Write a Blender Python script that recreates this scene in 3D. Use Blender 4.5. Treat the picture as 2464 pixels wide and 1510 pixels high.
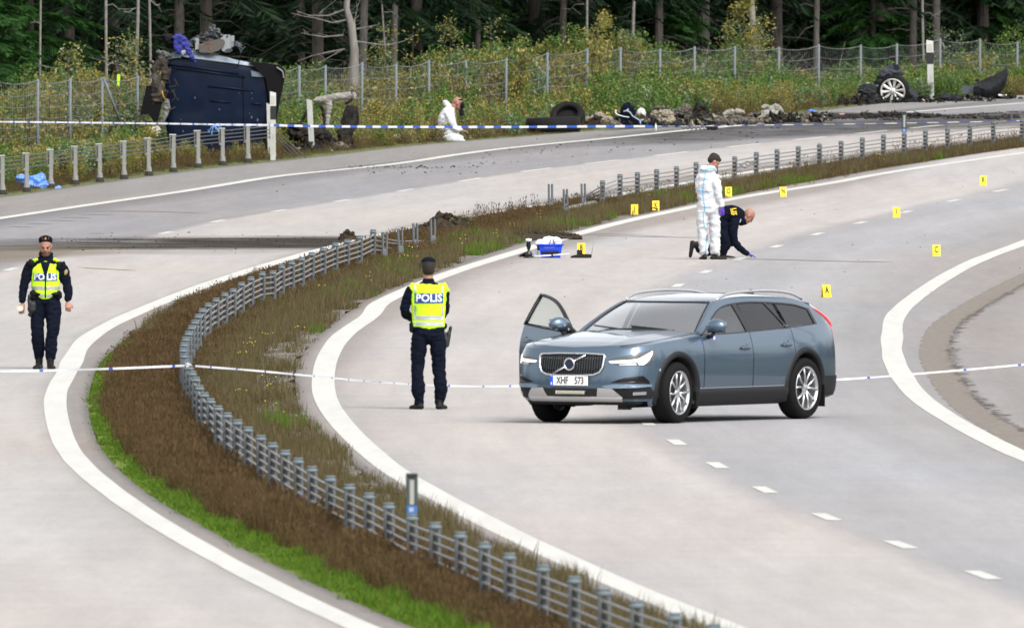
import bpy, bmesh, math, random
import numpy as np
from mathutils import Vector, Matrix, Euler, noise as mnoise

for o in list(bpy.data.objects):
    bpy.data.objects.remove(o, do_unlink=True)
S = bpy.context.scene
COL = S.collection
rad = math.radians
rng = random.Random(7)

# ------------------------------------------------------------------ camera
FPX = 56700.0                       # focal length in pixels of a 2464 px wide frame
CAMH = 6.4
PITCH = math.atan((755 + 290) / FPX)
cam = bpy.data.cameras.new('camera')
cam.sensor_width = 36.0
cam.lens = 36.0 * FPX / 2464.0
cam.clip_start = 1.0
cam.clip_end = 6000.0
cam.dof.use_dof = True
cam.dof.focus_distance = 360.0
cam.dof.aperture_fstop = 15.0
camo = bpy.data.objects.new('camera', cam)
COL.objects.link(camo)
camo.location = (0, 0, CAMH)
camo.rotation_euler = (math.pi / 2 - PITCH, 0, 0)
S.camera = camo

# ------------------------------------------------------------------ sky, sun, exposure
SUN_EL, SUN_AZ = rad(48), rad(150)   # azimuth measured from +Y towards +X
world = bpy.data.worlds.new('World')
S.world = world
world.use_nodes = True
wn = world.node_tree
wn.nodes.clear()
sky = wn.nodes.new('ShaderNodeTexSky')
sky.sky_type = 'NISHITA'
sky.sun_disc = False
sky.sun_elevation = SUN_EL
sky.sun_rotation = SUN_AZ
sky.air_density = 1.0
sky.dust_density = 3.0
hsv = wn.nodes.new('ShaderNodeHueSaturation')
hsv.inputs['Saturation'].default_value = 0.14
bg = wn.nodes.new('ShaderNodeBackground')
bg.inputs['Strength'].default_value = 0.15
wo = wn.nodes.new('ShaderNodeOutputWorld')
wn.links.new(sky.outputs[0], hsv.inputs['Color'])
wn.links.new(hsv.outputs[0], bg.inputs['Color'])
wn.links.new(bg.outputs[0], wo.inputs['Surface'])
sd = bpy.data.lights.new('sun', 'SUN')
sd.energy = 1.0
sd.angle = rad(28)
sd.color = (1.0, 0.96, 0.9)
suno = bpy.data.objects.new('sun', sd)
COL.objects.link(suno)
sdir = Vector((math.sin(SUN_AZ) * math.cos(SUN_EL), math.cos(SUN_AZ) * math.cos(SUN_EL), math.sin(SUN_EL)))
suno.rotation_euler = sdir.to_track_quat('Z', 'Y').to_euler()
suno.location = (0, 200, 60)
S.view_settings.view_transform = 'Standard'
S.view_settings.look = 'None'
S.view_settings.gamma = 1.0
S.view_settings.use_curve_mapping = False
S.view_settings.exposure = 1.14
S.render.film_transparent = False
try:
    S.cycles.max_bounces = 6
    S.cycles.transparent_max_bounces = 16
    S.cycles.diffuse_bounces = 3
    S.cycles.glossy_bounces = 3
except Exception:
    pass

# ------------------------------------------------------------------ ground profile along the road
# image row (2464 px frame) -> height of the camera above the road there; the road is gently vaulted
_VT = [(-280, 5.2), (150, 5.2), (230, 5.22), (250, 5.33), (300, 5.6), (350, 5.85), (400, 6.12), (450, 6.35), (500, 6.4),
       (1000, 6.4), (1384, 6.12), (1560, 6.0), (3000, 5.9)]
_vv = np.arange(-278, 3000, 1.0)
_hh = np.interp(_vv, [a for a, b in _VT], [b for a, b in _VT])
_k = np.ones(41) / 41
_hp = np.pad(_hh, 20, mode='edge')
_hh = np.convolve(_hp, _k, mode='valid')
_ys = FPX * _hh / (_vv + 290.0)
_o = np.argsort(_ys)
_ysS, _zsS = _ys[_o], (CAMH - _hh)[_o]
_cp, _sp = math.cos(PITCH), math.sin(PITCH)

def G(Y):
    return np.interp(Y, _ysS, _zsS)

def ray(u, v):
    x = (u - 1232.0) / FPX; y = -(v - 755.0) / FPX
    # camera axes in world: right (1,0,0), up (0,sp,cp), forward (0,cp,-sp)
    return np.array([x, _cp + y * _sp, -_sp + y * _cp])

def at(u, v, Y):
    """world point seen at pixel (u,v) of the 2464 px frame at distance Y"""
    d = ray(u, v)
    t = Y / d[1]
    return Vector((d[0] * t, Y, CAMH + d[2] * t))

def gv(v):
    """distance of the road seen in image row v"""
    d = ray(1232, v)
    s = d[2] / d[1]
    f = (CAMH + s * _ysS) - _zsS
    idx = np.where(f <= 0)[0]
    i = idx[0] if len(idx) else len(f) - 1
    if i == 0: return float(_ysS[0])
    a, b = f[i - 1], f[i]
    t = a / (a - b) if a != b else 0
    return float(_ysS[i - 1] + t * (_ysS[i] - _ysS[i - 1]))

def W(u, v, dz=0.0):
    Y = gv(v)
    p = at(u, v, Y)
    return Vector((p.x, p.y, float(G(Y)) + dz))

def ppm(Y):
    return FPX / Y

# ------------------------------------------------------------------ tagging and object helpers
def tag(o, label=None, cat=None, group=None, kind=None):
    if label: o['label'] = label
    if cat: o['category'] = cat
    if group: o['group'] = group
    if kind: o['kind'] = kind
    return o

def empty(name, loc=(0, 0, 0), rz=0.0, label=None, cat=None, group=None, rot=None, kind=None):
    o = bpy.data.objects.new(name, None)
    COL.objects.link(o)
    o.location = loc
    o.rotation_euler = rot if rot is not None else (0, 0, rz)
    o.empty_display_size = 0.2
    return tag(o, label, cat, group, kind)

def newmesh(name, V, F, mat=None, smooth=False, uv=None, mats=None, mi=None):
    me = bpy.data.meshes.new(name)
    me.from_pydata([tuple(map(float, p)) for p in V] if not isinstance(V, np.ndarray) else V.tolist(), [], F if isinstance(F, list) else F.tolist())
    if mats:
        for m in mats: me.materials.append(m)
        if mi is not None: me.polygons.foreach_set('material_index', np.asarray(mi, dtype=np.int32))
    elif mat: me.materials.append(mat)
    if smooth: me.polygons.foreach_set('use_smooth', [True] * len(me.polygons))
    if uv is not None:
        l = me.uv_layers.new(name='UVMap')
        vi = np.empty(len(me.loops), dtype=np.int32); me.loops.foreach_get('vertex_index', vi)
        l.data.foreach_set('uv', np.asarray(uv, dtype=np.float32)[vi].ravel())
    me.update()
    return me

def link(name, me, parent=None, loc=None, rot=None, scale=None):
    o = bpy.data.objects.new(name, me)
    COL.objects.link(o)
    if parent is not None: o.parent = parent
    if loc is not None: o.location = loc
    if rot is not None: o.rotation_euler = rot
    if scale is not None: o.scale = scale
    return o

def copy_tree(o, parent=None):
    c = o.copy(); COL.objects.link(c); c.parent = parent
    for ch in list(o.children): copy_tree(ch, c)
    return c

class MB:
    """collects shapes for one mesh"""
    def __init__(s): s.V = []; s.F = []; s.M = []; s.mi = 0
    def add(s, V, F):
        b = len(s.V); s.V += [tuple(p) for p in V]; s.F += [tuple(i + b for i in f) for f in F]; s.M += [s.mi] * len(F)
        return s
    def box(s, c, d, rot=None, taper=1.0):
        c = Vector(c); R = rot.to_matrix() if isinstance(rot, Euler) else (Euler(rot).to_matrix() if rot else Matrix.Identity(3))
        P = []
        for z in (-.5, .5):
            k = taper if z > 0 else 1.0
            for x, y in ((-.5, -.5), (.5, -.5), (.5, .5), (-.5, .5)):
                P.append(c + R @ Vector((x * d[0] * k, y * d[1] * k, z * d[2])))
        return s.add(P, [(3, 2, 1, 0), (4, 5, 6, 7), (0, 1, 5, 4), (1, 2, 6, 5), (2, 3, 7, 6), (3, 0, 4, 7)])
    def bbox(s, c, d, b=0.01, rot=None):
        """box with chamfered vertical and horizontal edges"""
        c = Vector(c); R = Euler(rot).to_matrix() if rot else Matrix.Identity(3)
        x, y, z = d[0] / 2, d[1] / 2, d[2] / 2
        b = min(b, x * .9, y * .9, z * .9)
        P = []; rings = []
        for zz, k in ((-z, b), (-z + b, 0), (z - b, 0), (z, b)):
            r = []
            for (sx, sy, ax) in ((1, 1, 0), (1, 1, 1), (-1, 1, 1), (-1, 1, 0), (-1, -1, 0), (-1, -1, 1), (1, -1, 1), (1, -1, 0)):
                if ax == 0: p = (sx * (x - k), sy * (y - b - k * .6), zz)
                else: p = (sx * (x - b - k * .6), sy * (y - k), zz)
                r.append(len(P)); P.append(c + R @ Vector(p))
            rings.append(r)
        F = [tuple(reversed(rings[0])), tuple(rings[3])]
        for a, q in zip(rings[:-1], rings[1:]):
            for i in range(8):
                j = (i + 1) % 8; F.append((a[i], a[j], q[j], q[i]))
        return s.add(P, F)
    def tube(s, pts, r, n=6, cap=True):
        pts = [Vector(p) for p in pts]; m = len(pts)
        rs = [r] * m if not hasattr(r, '__len__') else list(r)
        T = []
        for i in range(m):
            t = pts[min(i + 1, m - 1)] - pts[max(i - 1, 0)]
            T.append(t.normalized() if t.length > 1e-9 else Vector((0, 0, 1)))
        up = Vector((0, 0, 1)) if abs(T[0].z) < .9 else Vector((1, 0, 0))
        a = T[0].cross(up).normalized()
        P = []
        for i in range(m):
            a = (a - T[i] * a.dot(T[i])).normalized(); b = T[i].cross(a)
            rr = rs[i]; ra, rb = (rr if hasattr(rr, '__len__') else (rr, rr))
            for k in range(n):
                th = 2 * math.pi * k / n
                P.append(pts[i] + a * (math.cos(th) * ra) + b * (math.sin(th) * rb))
        F = []
        for i in range(m - 1):
            for k in range(n):
                j = (k + 1) % n
                F.append((i * n + k, i * n + j, (i + 1) * n + j, (i + 1) * n + k))
        if cap:
            F.append(tuple(reversed(range(n)))); F.append(tuple((m - 1) * n + k for k in range(n)))
        return s.add(P, F)
    def lathe(s, prof, c=(0, 0, 0), n=16, rot=None, cap=True):
        """prof: list of (radius, z)"""
        c = Vector(c); R = Euler(rot).to_matrix() if rot else Matrix.Identity(3)
        P = []
        for (r, z) in prof:
            for k in range(n):
                th = 2 * math.pi * k / n
                P.append(c + R @ Vector((r * math.cos(th), r * math.sin(th), z)))
        F = []
        for i in range(len(prof) - 1):
            for k in range(n):
                j = (k + 1) % n
                F.append((i * n + k, i * n + j, (i + 1) * n + j, (i + 1) * n + k))
        if cap:
            F.append(tuple(reversed(range(n)))); F.append(tuple((len(prof) - 1) * n + k for k in range(n)))
        return s.add(P, F)
    def prism(s, poly, h, M=None, h0=0.0):
        """poly in local xy, extruded h0..h along local z, placed by matrix M"""
        M = M or Matrix.Identity(4); n = len(poly)
        P = [M @ Vector((x, y, h0)) for x, y in poly] + [M @ Vector((x, y, h)) for x, y in poly]
        F = [tuple(reversed(range(n))), tuple(range(n, 2 * n))] + [(i, (i + 1) % n, n + (i + 1) % n, n + i) for i in range(n)]
        return s.add(P, F)
    def grid(s, P, closed=False):
        """P: rows of points -> quads"""
        m = len(P); n = len(P[0]); V = [p for r in P for p in r]; F = []
        for i in range(m - 1):
            for k in range(n if closed else n - 1):
                j = (k + 1) % n
                F.append((i * n + k, i * n + j, (i + 1) * n + j, (i + 1) * n + k))
        return s.add(V, F)
    def ell(s, c, r, n=10, m=7, rot=None):
        c = Vector(c); R = Euler(rot).to_matrix() if rot else Matrix.Identity(3)
        P = []
        for i in range(1, m):
            ph = math.pi * i / m
            for k in range(n):
                th = 2 * math.pi * k / n
                P.append(c + R @ Vector((r[0] * math.sin(ph) * math.cos(th), r[1] * math.sin(ph) * math.sin(th), r[2] * math.cos(ph))))
        t = len(P); P.append(c + R @ Vector((0, 0, r[2]))); P.append(c + R @ Vector((0, 0, -r[2])))
        F = []
        for i in range(m - 2):
            for k in range(n):
                j = (k + 1) % n; F.append((i * n + k, (i + 1) * n + k, (i + 1) * n + j, i * n + j))
        for k in range(n):
            j = (k + 1) % n; F.append((t, k, j)); F.append((t + 1, (m - 2) * n + j, (m - 2) * n + k))
        return s.add(P, F)
    def mesh(s, name, mat=None, smooth=False, mats=None):
        return newmesh(name, s.V, s.F, mat, smooth, mats=mats, mi=s.M if mats else None)
    def build(s, name, mat=None, parent=None, smooth=False, loc=None, rot=None, mats=None):
        return link(name, s.mesh(name, mat, smooth, mats), parent, loc, rot)

# ------------------------------------------------------------------ materials
def mat(name, col, rough=0.6, metal=0.0, noise=0.0, nscale=20.0, bump=0.0, bscale=60.0, spec=0.5, coat=0.0, col2=None,
        stretch=None, emit=None, es=0.0, alpha=1.0, trans=0.0, ior=1.45, sub=0.0):
    m = bpy.data.materials.new(name); m.use_nodes = True
    nt = m.node_tree; b = nt.nodes['Principled BSDF']
    b.inputs['Roughness'].default_value = rough
    b.inputs['Metallic'].default_value = metal
    b.inputs['Specular IOR Level'].default_value = spec
    b.inputs['IOR'].default_value = ior
    b.inputs['Coat Weight'].default_value = coat
    b.inputs['Coat Roughness'].default_value = 0.03
    b.inputs['Alpha'].default_value = alpha
    b.inputs['Transmission Weight'].default_value = trans
    if sub: b.inputs['Subsurface Weight'].default_value = sub; b.inputs['Subsurface Radius'].default_value = (.02, .008, .004)
    if emit: b.inputs['Emission Color'].default_value = (*emit, 1); b.inputs['Emission Strength'].default_value = es
    b.inputs['Base Color'].default_value = (*col, 1)
    if noise > 0 or bump > 0:
        tc = nt.nodes.new('ShaderNodeTexCoord'); mp = nt.nodes.new('ShaderNodeMapping')
        nt.links.new(tc.outputs['Object'], mp.inputs['Vector'])
        if stretch: mp.inputs['Scale'].default_value = stretch
    if noise > 0:
        n = nt.nodes.new('ShaderNodeTexNoise'); n.inputs['Scale'].default_value = nscale; n.inputs['Detail'].default_value = 5
        n.inputs['Roughness'].default_value = .65
        nt.links.new(mp.outputs[0], n.inputs['Vector'])
        r = nt.nodes.new('ShaderNodeValToRGB'); r.color_ramp.elements[0].position = .32; r.color_ramp.elements[1].position = .68
        c2 = col2 or tuple(min(1, c * (1 + noise)) for c in col); c1 = tuple(c * (1 - noise) for c in col) if not col2 else col
        r.color_ramp.elements[0].color = (*c1, 1); r.color_ramp.elements[1].color = (*c2, 1)
        nt.links.new(n.outputs['Fac'], r.inputs[0]); nt.links.new(r.outputs[0], b.inputs['Base Color'])
    if bump > 0:
        n2 = nt.nodes.new('ShaderNodeTexNoise'); n2.inputs['Scale'].default_value = bscale; n2.inputs['Detail'].default_value = 4
        nt.links.new(mp.outputs[0], n2.inputs['Vector'])
        bp = nt.nodes.new('ShaderNodeBump'); bp.inputs['Strength'].default_value = bump; bp.inputs['Distance'].default_value = .01
        nt.links.new(n2.outputs['Fac'], bp.inputs['Height']); nt.links.new(bp.outputs[0], b.inputs['Normal'])
    return m

def leafmat(name, cols, rough=0.5, pos=None, trans=0.25, gsize=True):
    """foliage: colour picked per leaf island; a little light passes through"""
    m = bpy.data.materials.new(name); m.use_nodes = True
    nt = m.node_tree; b = nt.nodes['Principled BSDF']; out = nt.nodes['Material Output']
    g = nt.nodes.new('ShaderNodeNewGeometry'); oi = nt.nodes.new('ShaderNodeObjectInfo')
    a = nt.nodes.new('ShaderNodeMath'); a.operation = 'ADD'
    nt.links.new(g.outputs['Random Per Island'], a.inputs[0]); nt.links.new(oi.outputs['Random'], a.inputs[1])
    f = nt.nodes.new('ShaderNodeMath'); f.operation = 'FRACT'; nt.links.new(a.outputs[0], f.inputs[0])
    r = nt.nodes.new('ShaderNodeValToRGB'); cr = r.color_ramp; cr.interpolation = 'LINEAR'
    n = len(cols)
    while len(cr.elements) < n: cr.elements.new(.5)
    for i, c in enumerate(cols):
        cr.elements[i].position = pos[i] if pos else i / max(1, n - 1); cr.elements[i].color = (*c, 1)
    nt.links.new(f.outputs[0], r.inputs[0]); nt.links.new(r.outputs[0], b.inputs['Base Color'])
    b.inputs['Roughness'].default_value = rough; b.inputs['Specular IOR Level'].default_value = .12
    tb = nt.nodes.new('ShaderNodeBsdfTranslucent'); nt.links.new(r.outputs[0], tb.inputs['Color'])
    mx = nt.nodes.new('ShaderNodeMixShader'); mx.inputs[0].default_value = trans
    nt.links.new(b.outputs[0], mx.inputs[1]); nt.links.new(tb.outputs[0], mx.inputs[2]); nt.links.new(mx.outputs[0], out.inputs['Surface'])
    return m

def glass(name, tint=(.85, .92, .92), alpha=0.35, rough=0.02):
    m = bpy.data.materials.new(name); m.use_nodes = True
    nt = m.node_tree; nt.nodes.remove(nt.nodes['Principled BSDF']); out = nt.nodes['Material Output']
    tr = nt.nodes.new('ShaderNodeBsdfTransparent'); tr.inputs[0].default_value = (*tint, 1)
    gl = nt.nodes.new('ShaderNodeBsdfGlossy'); gl.inputs['Roughness'].default_value = rough
    fr = nt.nodes.new('ShaderNodeFresnel'); fr.inputs[0].default_value = 1.5
    gb = nt.nodes.new('ShaderNodeNewGeometry'); mi = nt.nodes.new('ShaderNodeMapRange'); mi.inputs[3].default_value = 1.5; mi.inputs[4].default_value = 1 / 1.5
    nt.links.new(gb.outputs['Backfacing'], mi.inputs[0]); nt.links.new(mi.outputs[0], fr.inputs[0])
    mx = nt.nodes.new('ShaderNodeMixShader')
    mm = nt.nodes.new('ShaderNodeMath'); mm.operation = 'MULTIPLY_ADD'; mm.inputs[1].default_value = 1.0; mm.inputs[2].default_value = alpha
    nt.links.new(fr.outputs[0], mm.inputs[0]); nt.links.new(mm.outputs[0], mx.inputs[0])
    nt.links.new(tr.outputs[0], mx.inputs[1]); nt.links.new(gl.outputs[0], mx.inputs[2]); nt.links.new(mx.outputs[0], out.inputs['Surface'])
    return m

def text_mesh(txt, size, depth, mat_, sx=1.0, bold=0.0, res=3):
    """lettering as thin solid geometry; x right, y up, z towards the reader"""
    c = bpy.data.curves.new('lettering', 'FONT'); c.body = txt; c.size = size; c.align_x = 'CENTER'; c.align_y = 'CENTER'
    c.extrude = depth; c.offset = bold; c.resolution_u = res
    o = bpy.data.objects.new('lettering', c); COL.objects.link(o)
    dg = bpy.context.evaluated_depsgraph_get()
    me = bpy.data.meshes.new_from_object(o.evaluated_get(dg))
    bpy.data.objects.remove(o, do_unlink=True); bpy.data.curves.remove(c)
    for v in me.vertices: v.co.x *= sx
    me.materials.clear(); me.materials.append(mat_)
    return me

def catmull(P, n):
    """smooth a polyline of tuples, n points per span"""
    P = [np.array(p, float) for p in P]; out = []
    Q = [2 * P[0] - P[1]] + P + [2 * P[-1] - P[-2]]
    for i in range(1, len(Q) - 2):
        a, b, c, d = Q[i - 1], Q[i], Q[i + 1], Q[i + 2]
        for k in range(n):
            t = k / n
            out.append(.5 * ((2 * b) + (c - a) * t + (2 * a - 5 * b + 4 * c - d) * t * t + (3 * b - a - 3 * c + d) * t ** 3))
    out.append(P[-1]); return out
# ================================================================== SETTING
def curve_of(pts, lo=None, hi=None):
    """image points along a line on the road -> X as a function of Y (world)"""
    P = sorted([tuple(W(u, v)) for u, v in pts], key=lambda p: p[1])
    D = np.array(catmull([(p[0], p[1]) for p in P], 12))
    o = np.argsort(D[:, 1]); D = D[o]
    Yg = np.arange(D[0, 1], D[-1, 1], 0.5); Xg = np.interp(Yg, D[:, 1], D[:, 0])
    k = 15
    Xp = np.concatenate([2 * Xg[0] - Xg[k:0:-1], Xg, 2 * Xg[-1] - Xg[-2:-k - 2:-1]])
    Xg = np.convolve(Xp, np.hanning(2 * k + 1) / np.hanning(2 * k + 1).sum(), mode='valid')
    s0 = (Xg[12] - Xg[0]) / 6.0; s1 = (Xg[-1] - Xg[-13]) / 6.0
    y0, y1, x0, x1 = Yg[0], Yg[-1], Xg[0], Xg[-1]
    def f(Y):
        Y = np.asarray(Y, float); r = np.interp(Y, Yg, Xg)
        r = np.where(Y < y0, x0 + (Y - y0) * s0, r)
        return np.where(Y > y1, x1 + (Y - y1) * s1, r)
    f.y0, f.y1 = y0, y1
    return f

L_OUTLINE = curve_of([(0, 525), (250, 488), (616, 431), (923, 399), (1066, 377), (1231, 355), (1457, 334), (1632, 315), (1794, 301), (2073, 279), (2298, 261), (2464, 248)])
L_OUTEDGE = curve_of([(0, 475), (125, 457), (250, 439), (450, 411), (615, 393), (791, 375), (991, 350), (1231, 331), (1457, 312), (1650, 298), (1848, 283), (2023, 260), (2223, 240), (2464, 229)])
L_DASH = curve_of([(26, 648), (150, 612), (270, 587), (401, 560), (524, 532), (672, 507), (823, 483), (975, 458), (1128, 433), (1287, 409), (1448, 390), (1617, 370), (1790, 350)])
L_INLINE = curve_of([(1500, 470), (1260, 500), (978, 553), (766, 603), (616, 646), (500, 684), (400, 722), (325, 753), (250, 789), (196, 829), (161, 896), (140, 931), (132, 968), (143, 1031), (164, 1081), (207, 1131), (290, 1197), (380, 1257), (500, 1327), (616, 1389), (740, 1450), (866, 1507)])
R_INLINE = curve_of([(2464, 368), (2398, 377), (2250, 398), (2098, 422), (1848, 464), (1657, 500), (1482, 538), (1357, 573), (1232, 610), (1066, 663), (916, 728), (896, 756), (825, 806), (790, 856), (778, 906), (782, 956), (812, 1006), (857, 1056), (914, 1106), (948, 1133), (1016, 1172), (1116, 1226), (1232, 1285), (1482, 1400), (1732, 1502)])
R_DASH = curve_of([(2407, 459), (2293, 483), (2180, 510), (2070, 536), (1967, 563), (1868, 593), (1780, 623), (1698, 654), (1631, 687), (1560, 740), (1512, 800), (1487, 860), (1485, 915), (1506, 968), (1556, 1017), (1628, 1064), (1726, 1119), (1840, 1178), (1987, 1243), (2168, 1310), (2365, 1383)])
R_OUTLINE = curve_of([(2464, 585), (2348, 628), (2248, 683), (2160, 753), (2147, 806), (2148, 856), (2171, 906), (2212, 956), (2285, 1006), (2375, 1056), (2480, 1106)])
L_INEDGE = curve_of([(1560, 470), (1310, 500), (1020, 553), (800, 600), (648, 646), (528, 684), (450, 716), (385, 755), (325, 805), (262, 850), (232, 888), (215, 943), (212, 980), (220, 1018), (237, 1068), (288, 1132), (375, 1200), (500, 1272), (616, 1336), (791, 1420), (991, 1507)])
R_INEDGE = curve_of([(2464, 354), (2348, 370), (2123, 405), (1973, 432), (1847, 453), (1769, 470), (1657, 491), (1482, 528), (1360, 560), (1231, 592), (1116, 630), (1046, 655), (978, 685), (880, 730), (828, 756), (768, 806), (726, 856), (711, 896), (711, 931), (718, 981), (755, 1027), (866, 1126), (978, 1194), (1100, 1260), (1232, 1322), (1420, 1410), (1620, 1495)])

def lo_out(Y):
    a = L_OUTLINE(Y); yb = L_OUTLINE.y0 + 4
    w = float(L_INLINE(yb) - L_OUTLINE(yb))
    return np.where(Y < yb, L_INLINE(Y) - w, a)
def lo_edge(Y):
    a = L_OUTEDGE(Y); yb = L_OUTEDGE.y0 + 2
    w = float(lo_out(yb) - L_OUTEDGE(yb))
    return np.where(Y < yb, lo_out(Y) - w, a)
def l_dash(Y):
    yb = L_DASH.y0 + 2; w = float(L_INLINE(yb) - L_DASH(yb))
    return np.where(Y < yb, L_INLINE(Y) - w, L_DASH(Y))
def l_inline(Y):
    yb = L_INLINE.y1 - 3; w = float(L_INLINE(yb) - L_DASH(yb))
    return np.where(Y > yb, l_dash(Y) + w, L_INLINE(Y))
def l_inedge(Y):
    return np.maximum(L_INEDGE(Y), l_inline(Y) + 0.28) if True else 0
def r_outline(Y):
    y0, y1 = R_OUTLINE.y0 + 3, R_OUTLINE.y1 - 3
    w0 = float(R_OUTLINE(y0) - R_DASH(y0)); w1 = float(R_OUTLINE(y1) - R_DASH(y1))
    return np.where(Y < y0, R_DASH(Y) + w0, np.where(Y > y1, R_DASH(Y) + w1, R_OUTLINE(Y)))

YR = np.concatenate([np.arange(120, 190, 5.0), np.arange(190, 600, 1.0), np.arange(600, 900, 10.0)])

def noise2(x, y, s, seed=0.0):
    return mnoise.noise(Vector((x * s, y * s, seed)))

def roadmat(name, ramp, speck=0.10, stain=True):
    """asphalt: colour by distance from the lane line (UV.x, metres), grain, wheel tracks, mud where the stain attribute says"""
    m = bpy.data.materials.new(name); m.use_nodes = True; nt = m.node_tree; b = nt.nodes['Principled BSDF']; L = nt.links.new
    uv = nt.nodes.new('ShaderNodeUVMap'); uv.uv_map = 'UVMap'
    sx = nt.nodes.new('ShaderNodeSeparateXYZ'); L(uv.outputs[0], sx.inputs[0])
    nw = nt.nodes.new('ShaderNodeTexNoise'); nw.inputs['Scale'].default_value = .25; nw.inputs['Detail'].default_value = 4
    L(uv.outputs[0], nw.inputs['Vector'])
    ad = nt.nodes.new('ShaderNodeMath'); ad.operation = 'MULTIPLY_ADD'; ad.inputs[1].default_value = 1.0
    off = nt.nodes.new('ShaderNodeMapRange'); off.inputs[3].default_value = -.12; off.inputs[4].default_value = .12
    L(nw.outputs['Fac'], off.inputs[0]); L(sx.outputs[0], ad.inputs[0]); L(off.outputs[0], ad.inputs[2])
    mr = nt.nodes.new('ShaderNodeMapRange'); mr.inputs[1].default_value = -10; mr.inputs[2].default_value = 16
    L(ad.outputs[0], mr.inputs[0])
    cr = nt.nodes.new('ShaderNodeValToRGB'); e = cr.color_ramp.elements
    while len(e) < len(ramp): e.new(.5)
    for i, (x, c) in enumerate(ramp):
        e[i].position = (x + 10) / 26.0; e[i].color = (*c, 1)
    L(mr.outputs[0], cr.inputs[0])
    tc = nt.nodes.new('ShaderNodeTexCoord')
    def mulnoise(scale, lo, hi, src, det=6, vec=None, rough=.6):
        n = nt.nodes.new('ShaderNodeTexNoise'); n.inputs['Scale'].default_value = scale; n.inputs['Detail'].default_value = det
        n.inputs['Roughness'].default_value = rough
        L(vec or tc.outputs['Object'], n.inputs['Vector'])
        r = nt.nodes.new('ShaderNodeMapRange'); r.inputs[1].default_value = .3; r.inputs[2].default_value = .7; r.inputs[3].default_value = lo; r.inputs[4].default_value = hi
        L(n.outputs['Fac'], r.inputs[0])
        mx = nt.nodes.new('ShaderNodeMix'); mx.data_type = 'RGBA'; mx.blend_type = 'MULTIPLY'; mx.inputs[0].default_value = 1
        L(src, mx.inputs[6]); L(r.outputs[0], mx.inputs[7]); return mx.outputs[2]
    ms = nt.nodes.new('ShaderNodeMapping'); ms.inputs['Scale'].default_value = (1, .045, 1); L(tc.outputs['Object'], ms.inputs['Vector'])
    c = mulnoise(22.0, 1 - speck * .35, 1 + speck * .35, cr.outputs[0], 3, ms.outputs[0])
    c = mulnoise(1.3, 1 - .07, 1 + .05, c, 6, ms.outputs[0])
    c = mulnoise(5.0, 1 - .04, 1 + .04, c, 4, ms.outputs[0])
    c = mulnoise(.7, 1 - .03, 1 + .03, c, 4)
    mp = nt.nodes.new('ShaderNodeMapping'); mp.inputs['Scale'].default_value = (1.3, .02, 1); L(uv.outputs[0], mp.inputs['Vector'])
    c = mulnoise(1.0, .93, 1.06, c, 4, mp.outputs[0])
    mp2 = nt.nodes.new('ShaderNodeMapping'); mp2.inputs['Scale'].default_value = (.10, .035, 1); L(tc.outputs['Object'], mp2.inputs['Vector'])
    # slight warm / cool drift of the surface
    nh = nt.nodes.new('ShaderNodeTexNoise'); nh.inputs['Scale'].default_value = 1.0; nh.inputs['Detail'].default_value = 3; L(mp2.outputs[0], nh.inputs['Vector'])
    tr = nt.nodes.new('ShaderNodeValToRGB'); tr.color_ramp.elements[0].position = .35; tr.color_ramp.elements[1].position = .65
    tr.color_ramp.elements[0].color = (.97, .99, 1.02, 1); tr.color_ramp.elements[1].color = (1.03, .995, .98, 1)
    L(nh.outputs['Fac'], tr.inputs[0])
    mt = nt.nodes.new('ShaderNodeMix'); mt.data_type = 'RGBA'; mt.blend_type = 'MULTIPLY'; mt.inputs[0].default_value = 1
    L(c, mt.inputs[6]); L(tr.outputs[0], mt.inputs[7]); c = mt.outputs[2]
    rough = .92
    spn = None
    if stain:
        at_ = nt.nodes.new('ShaderNodeAttribute'); at_.attribute_name = 'stain'
        sp = nt.nodes.new('ShaderNodeSeparateColor'); L(at_.outputs['Color'], sp.inputs[0])
        for ch, scl, colr, sharp, msc in ((1, .8, (.15, .125, .095), 1.6, (.3, .6, 1)), (0, 1.5, (.019, .016, .012), 3.4, (.22, .75, 1)), (2, 2.2, (.022, .021, .020), 3.0, (.5, 2.0, 1))):
            mq = nt.nodes.new('ShaderNodeMapping'); mq.inputs['Scale'].default_value = msc; mq.inputs['Location'].default_value = (ch * 7.3, ch * 3.1, 0)
            L(tc.outputs['Object'], mq.inputs['Vector'])
            n = nt.nodes.new('ShaderNodeTexNoise'); n.inputs['Scale'].default_value = scl; n.inputs['Detail'].default_value = 9; n.inputs['Roughness'].default_value = .7
            L(mq.outputs[0], n.inputs['Vector'])
            # mask = clamp((stain*1.6 + noise*.9 - 1.0)*sharp)
            a1 = nt.nodes.new('ShaderNodeMath'); a1.operation = 'MULTIPLY_ADD'; a1.inputs[1].default_value = 1.15
            L(sp.outputs[ch], a1.inputs[0]); L(n.outputs['Fac'], a1.inputs[2])
            a2 = nt.nodes.new('ShaderNodeMath'); a2.operation = 'MULTIPLY_ADD'; a2.inputs[1].default_value = sharp; a2.inputs[2].default_value = -.92 * sharp; a2.use_clamp = True
            L(a1.outputs[0], a2.inputs[0])
            a3 = nt.nodes.new('ShaderNodeMath'); a3.operation = 'MULTIPLY'; a3.inputs[1].default_value = .93; L(a2.outputs[0], a3.inputs[0])
            mm = nt.nodes.new('ShaderNodeMix'); mm.data_type = 'RGBA'
            L(a3.outputs[0], mm.inputs[0]); L(c, mm.inputs[6]); mm.inputs[7].default_value = (*colr, 1); c = mm.outputs[2]
            iv = nt.nodes.new('ShaderNodeMath'); iv.operation = 'SUBTRACT'; iv.inputs[0].default_value = 1; L(a3.outputs[0], iv.inputs[1])
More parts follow.
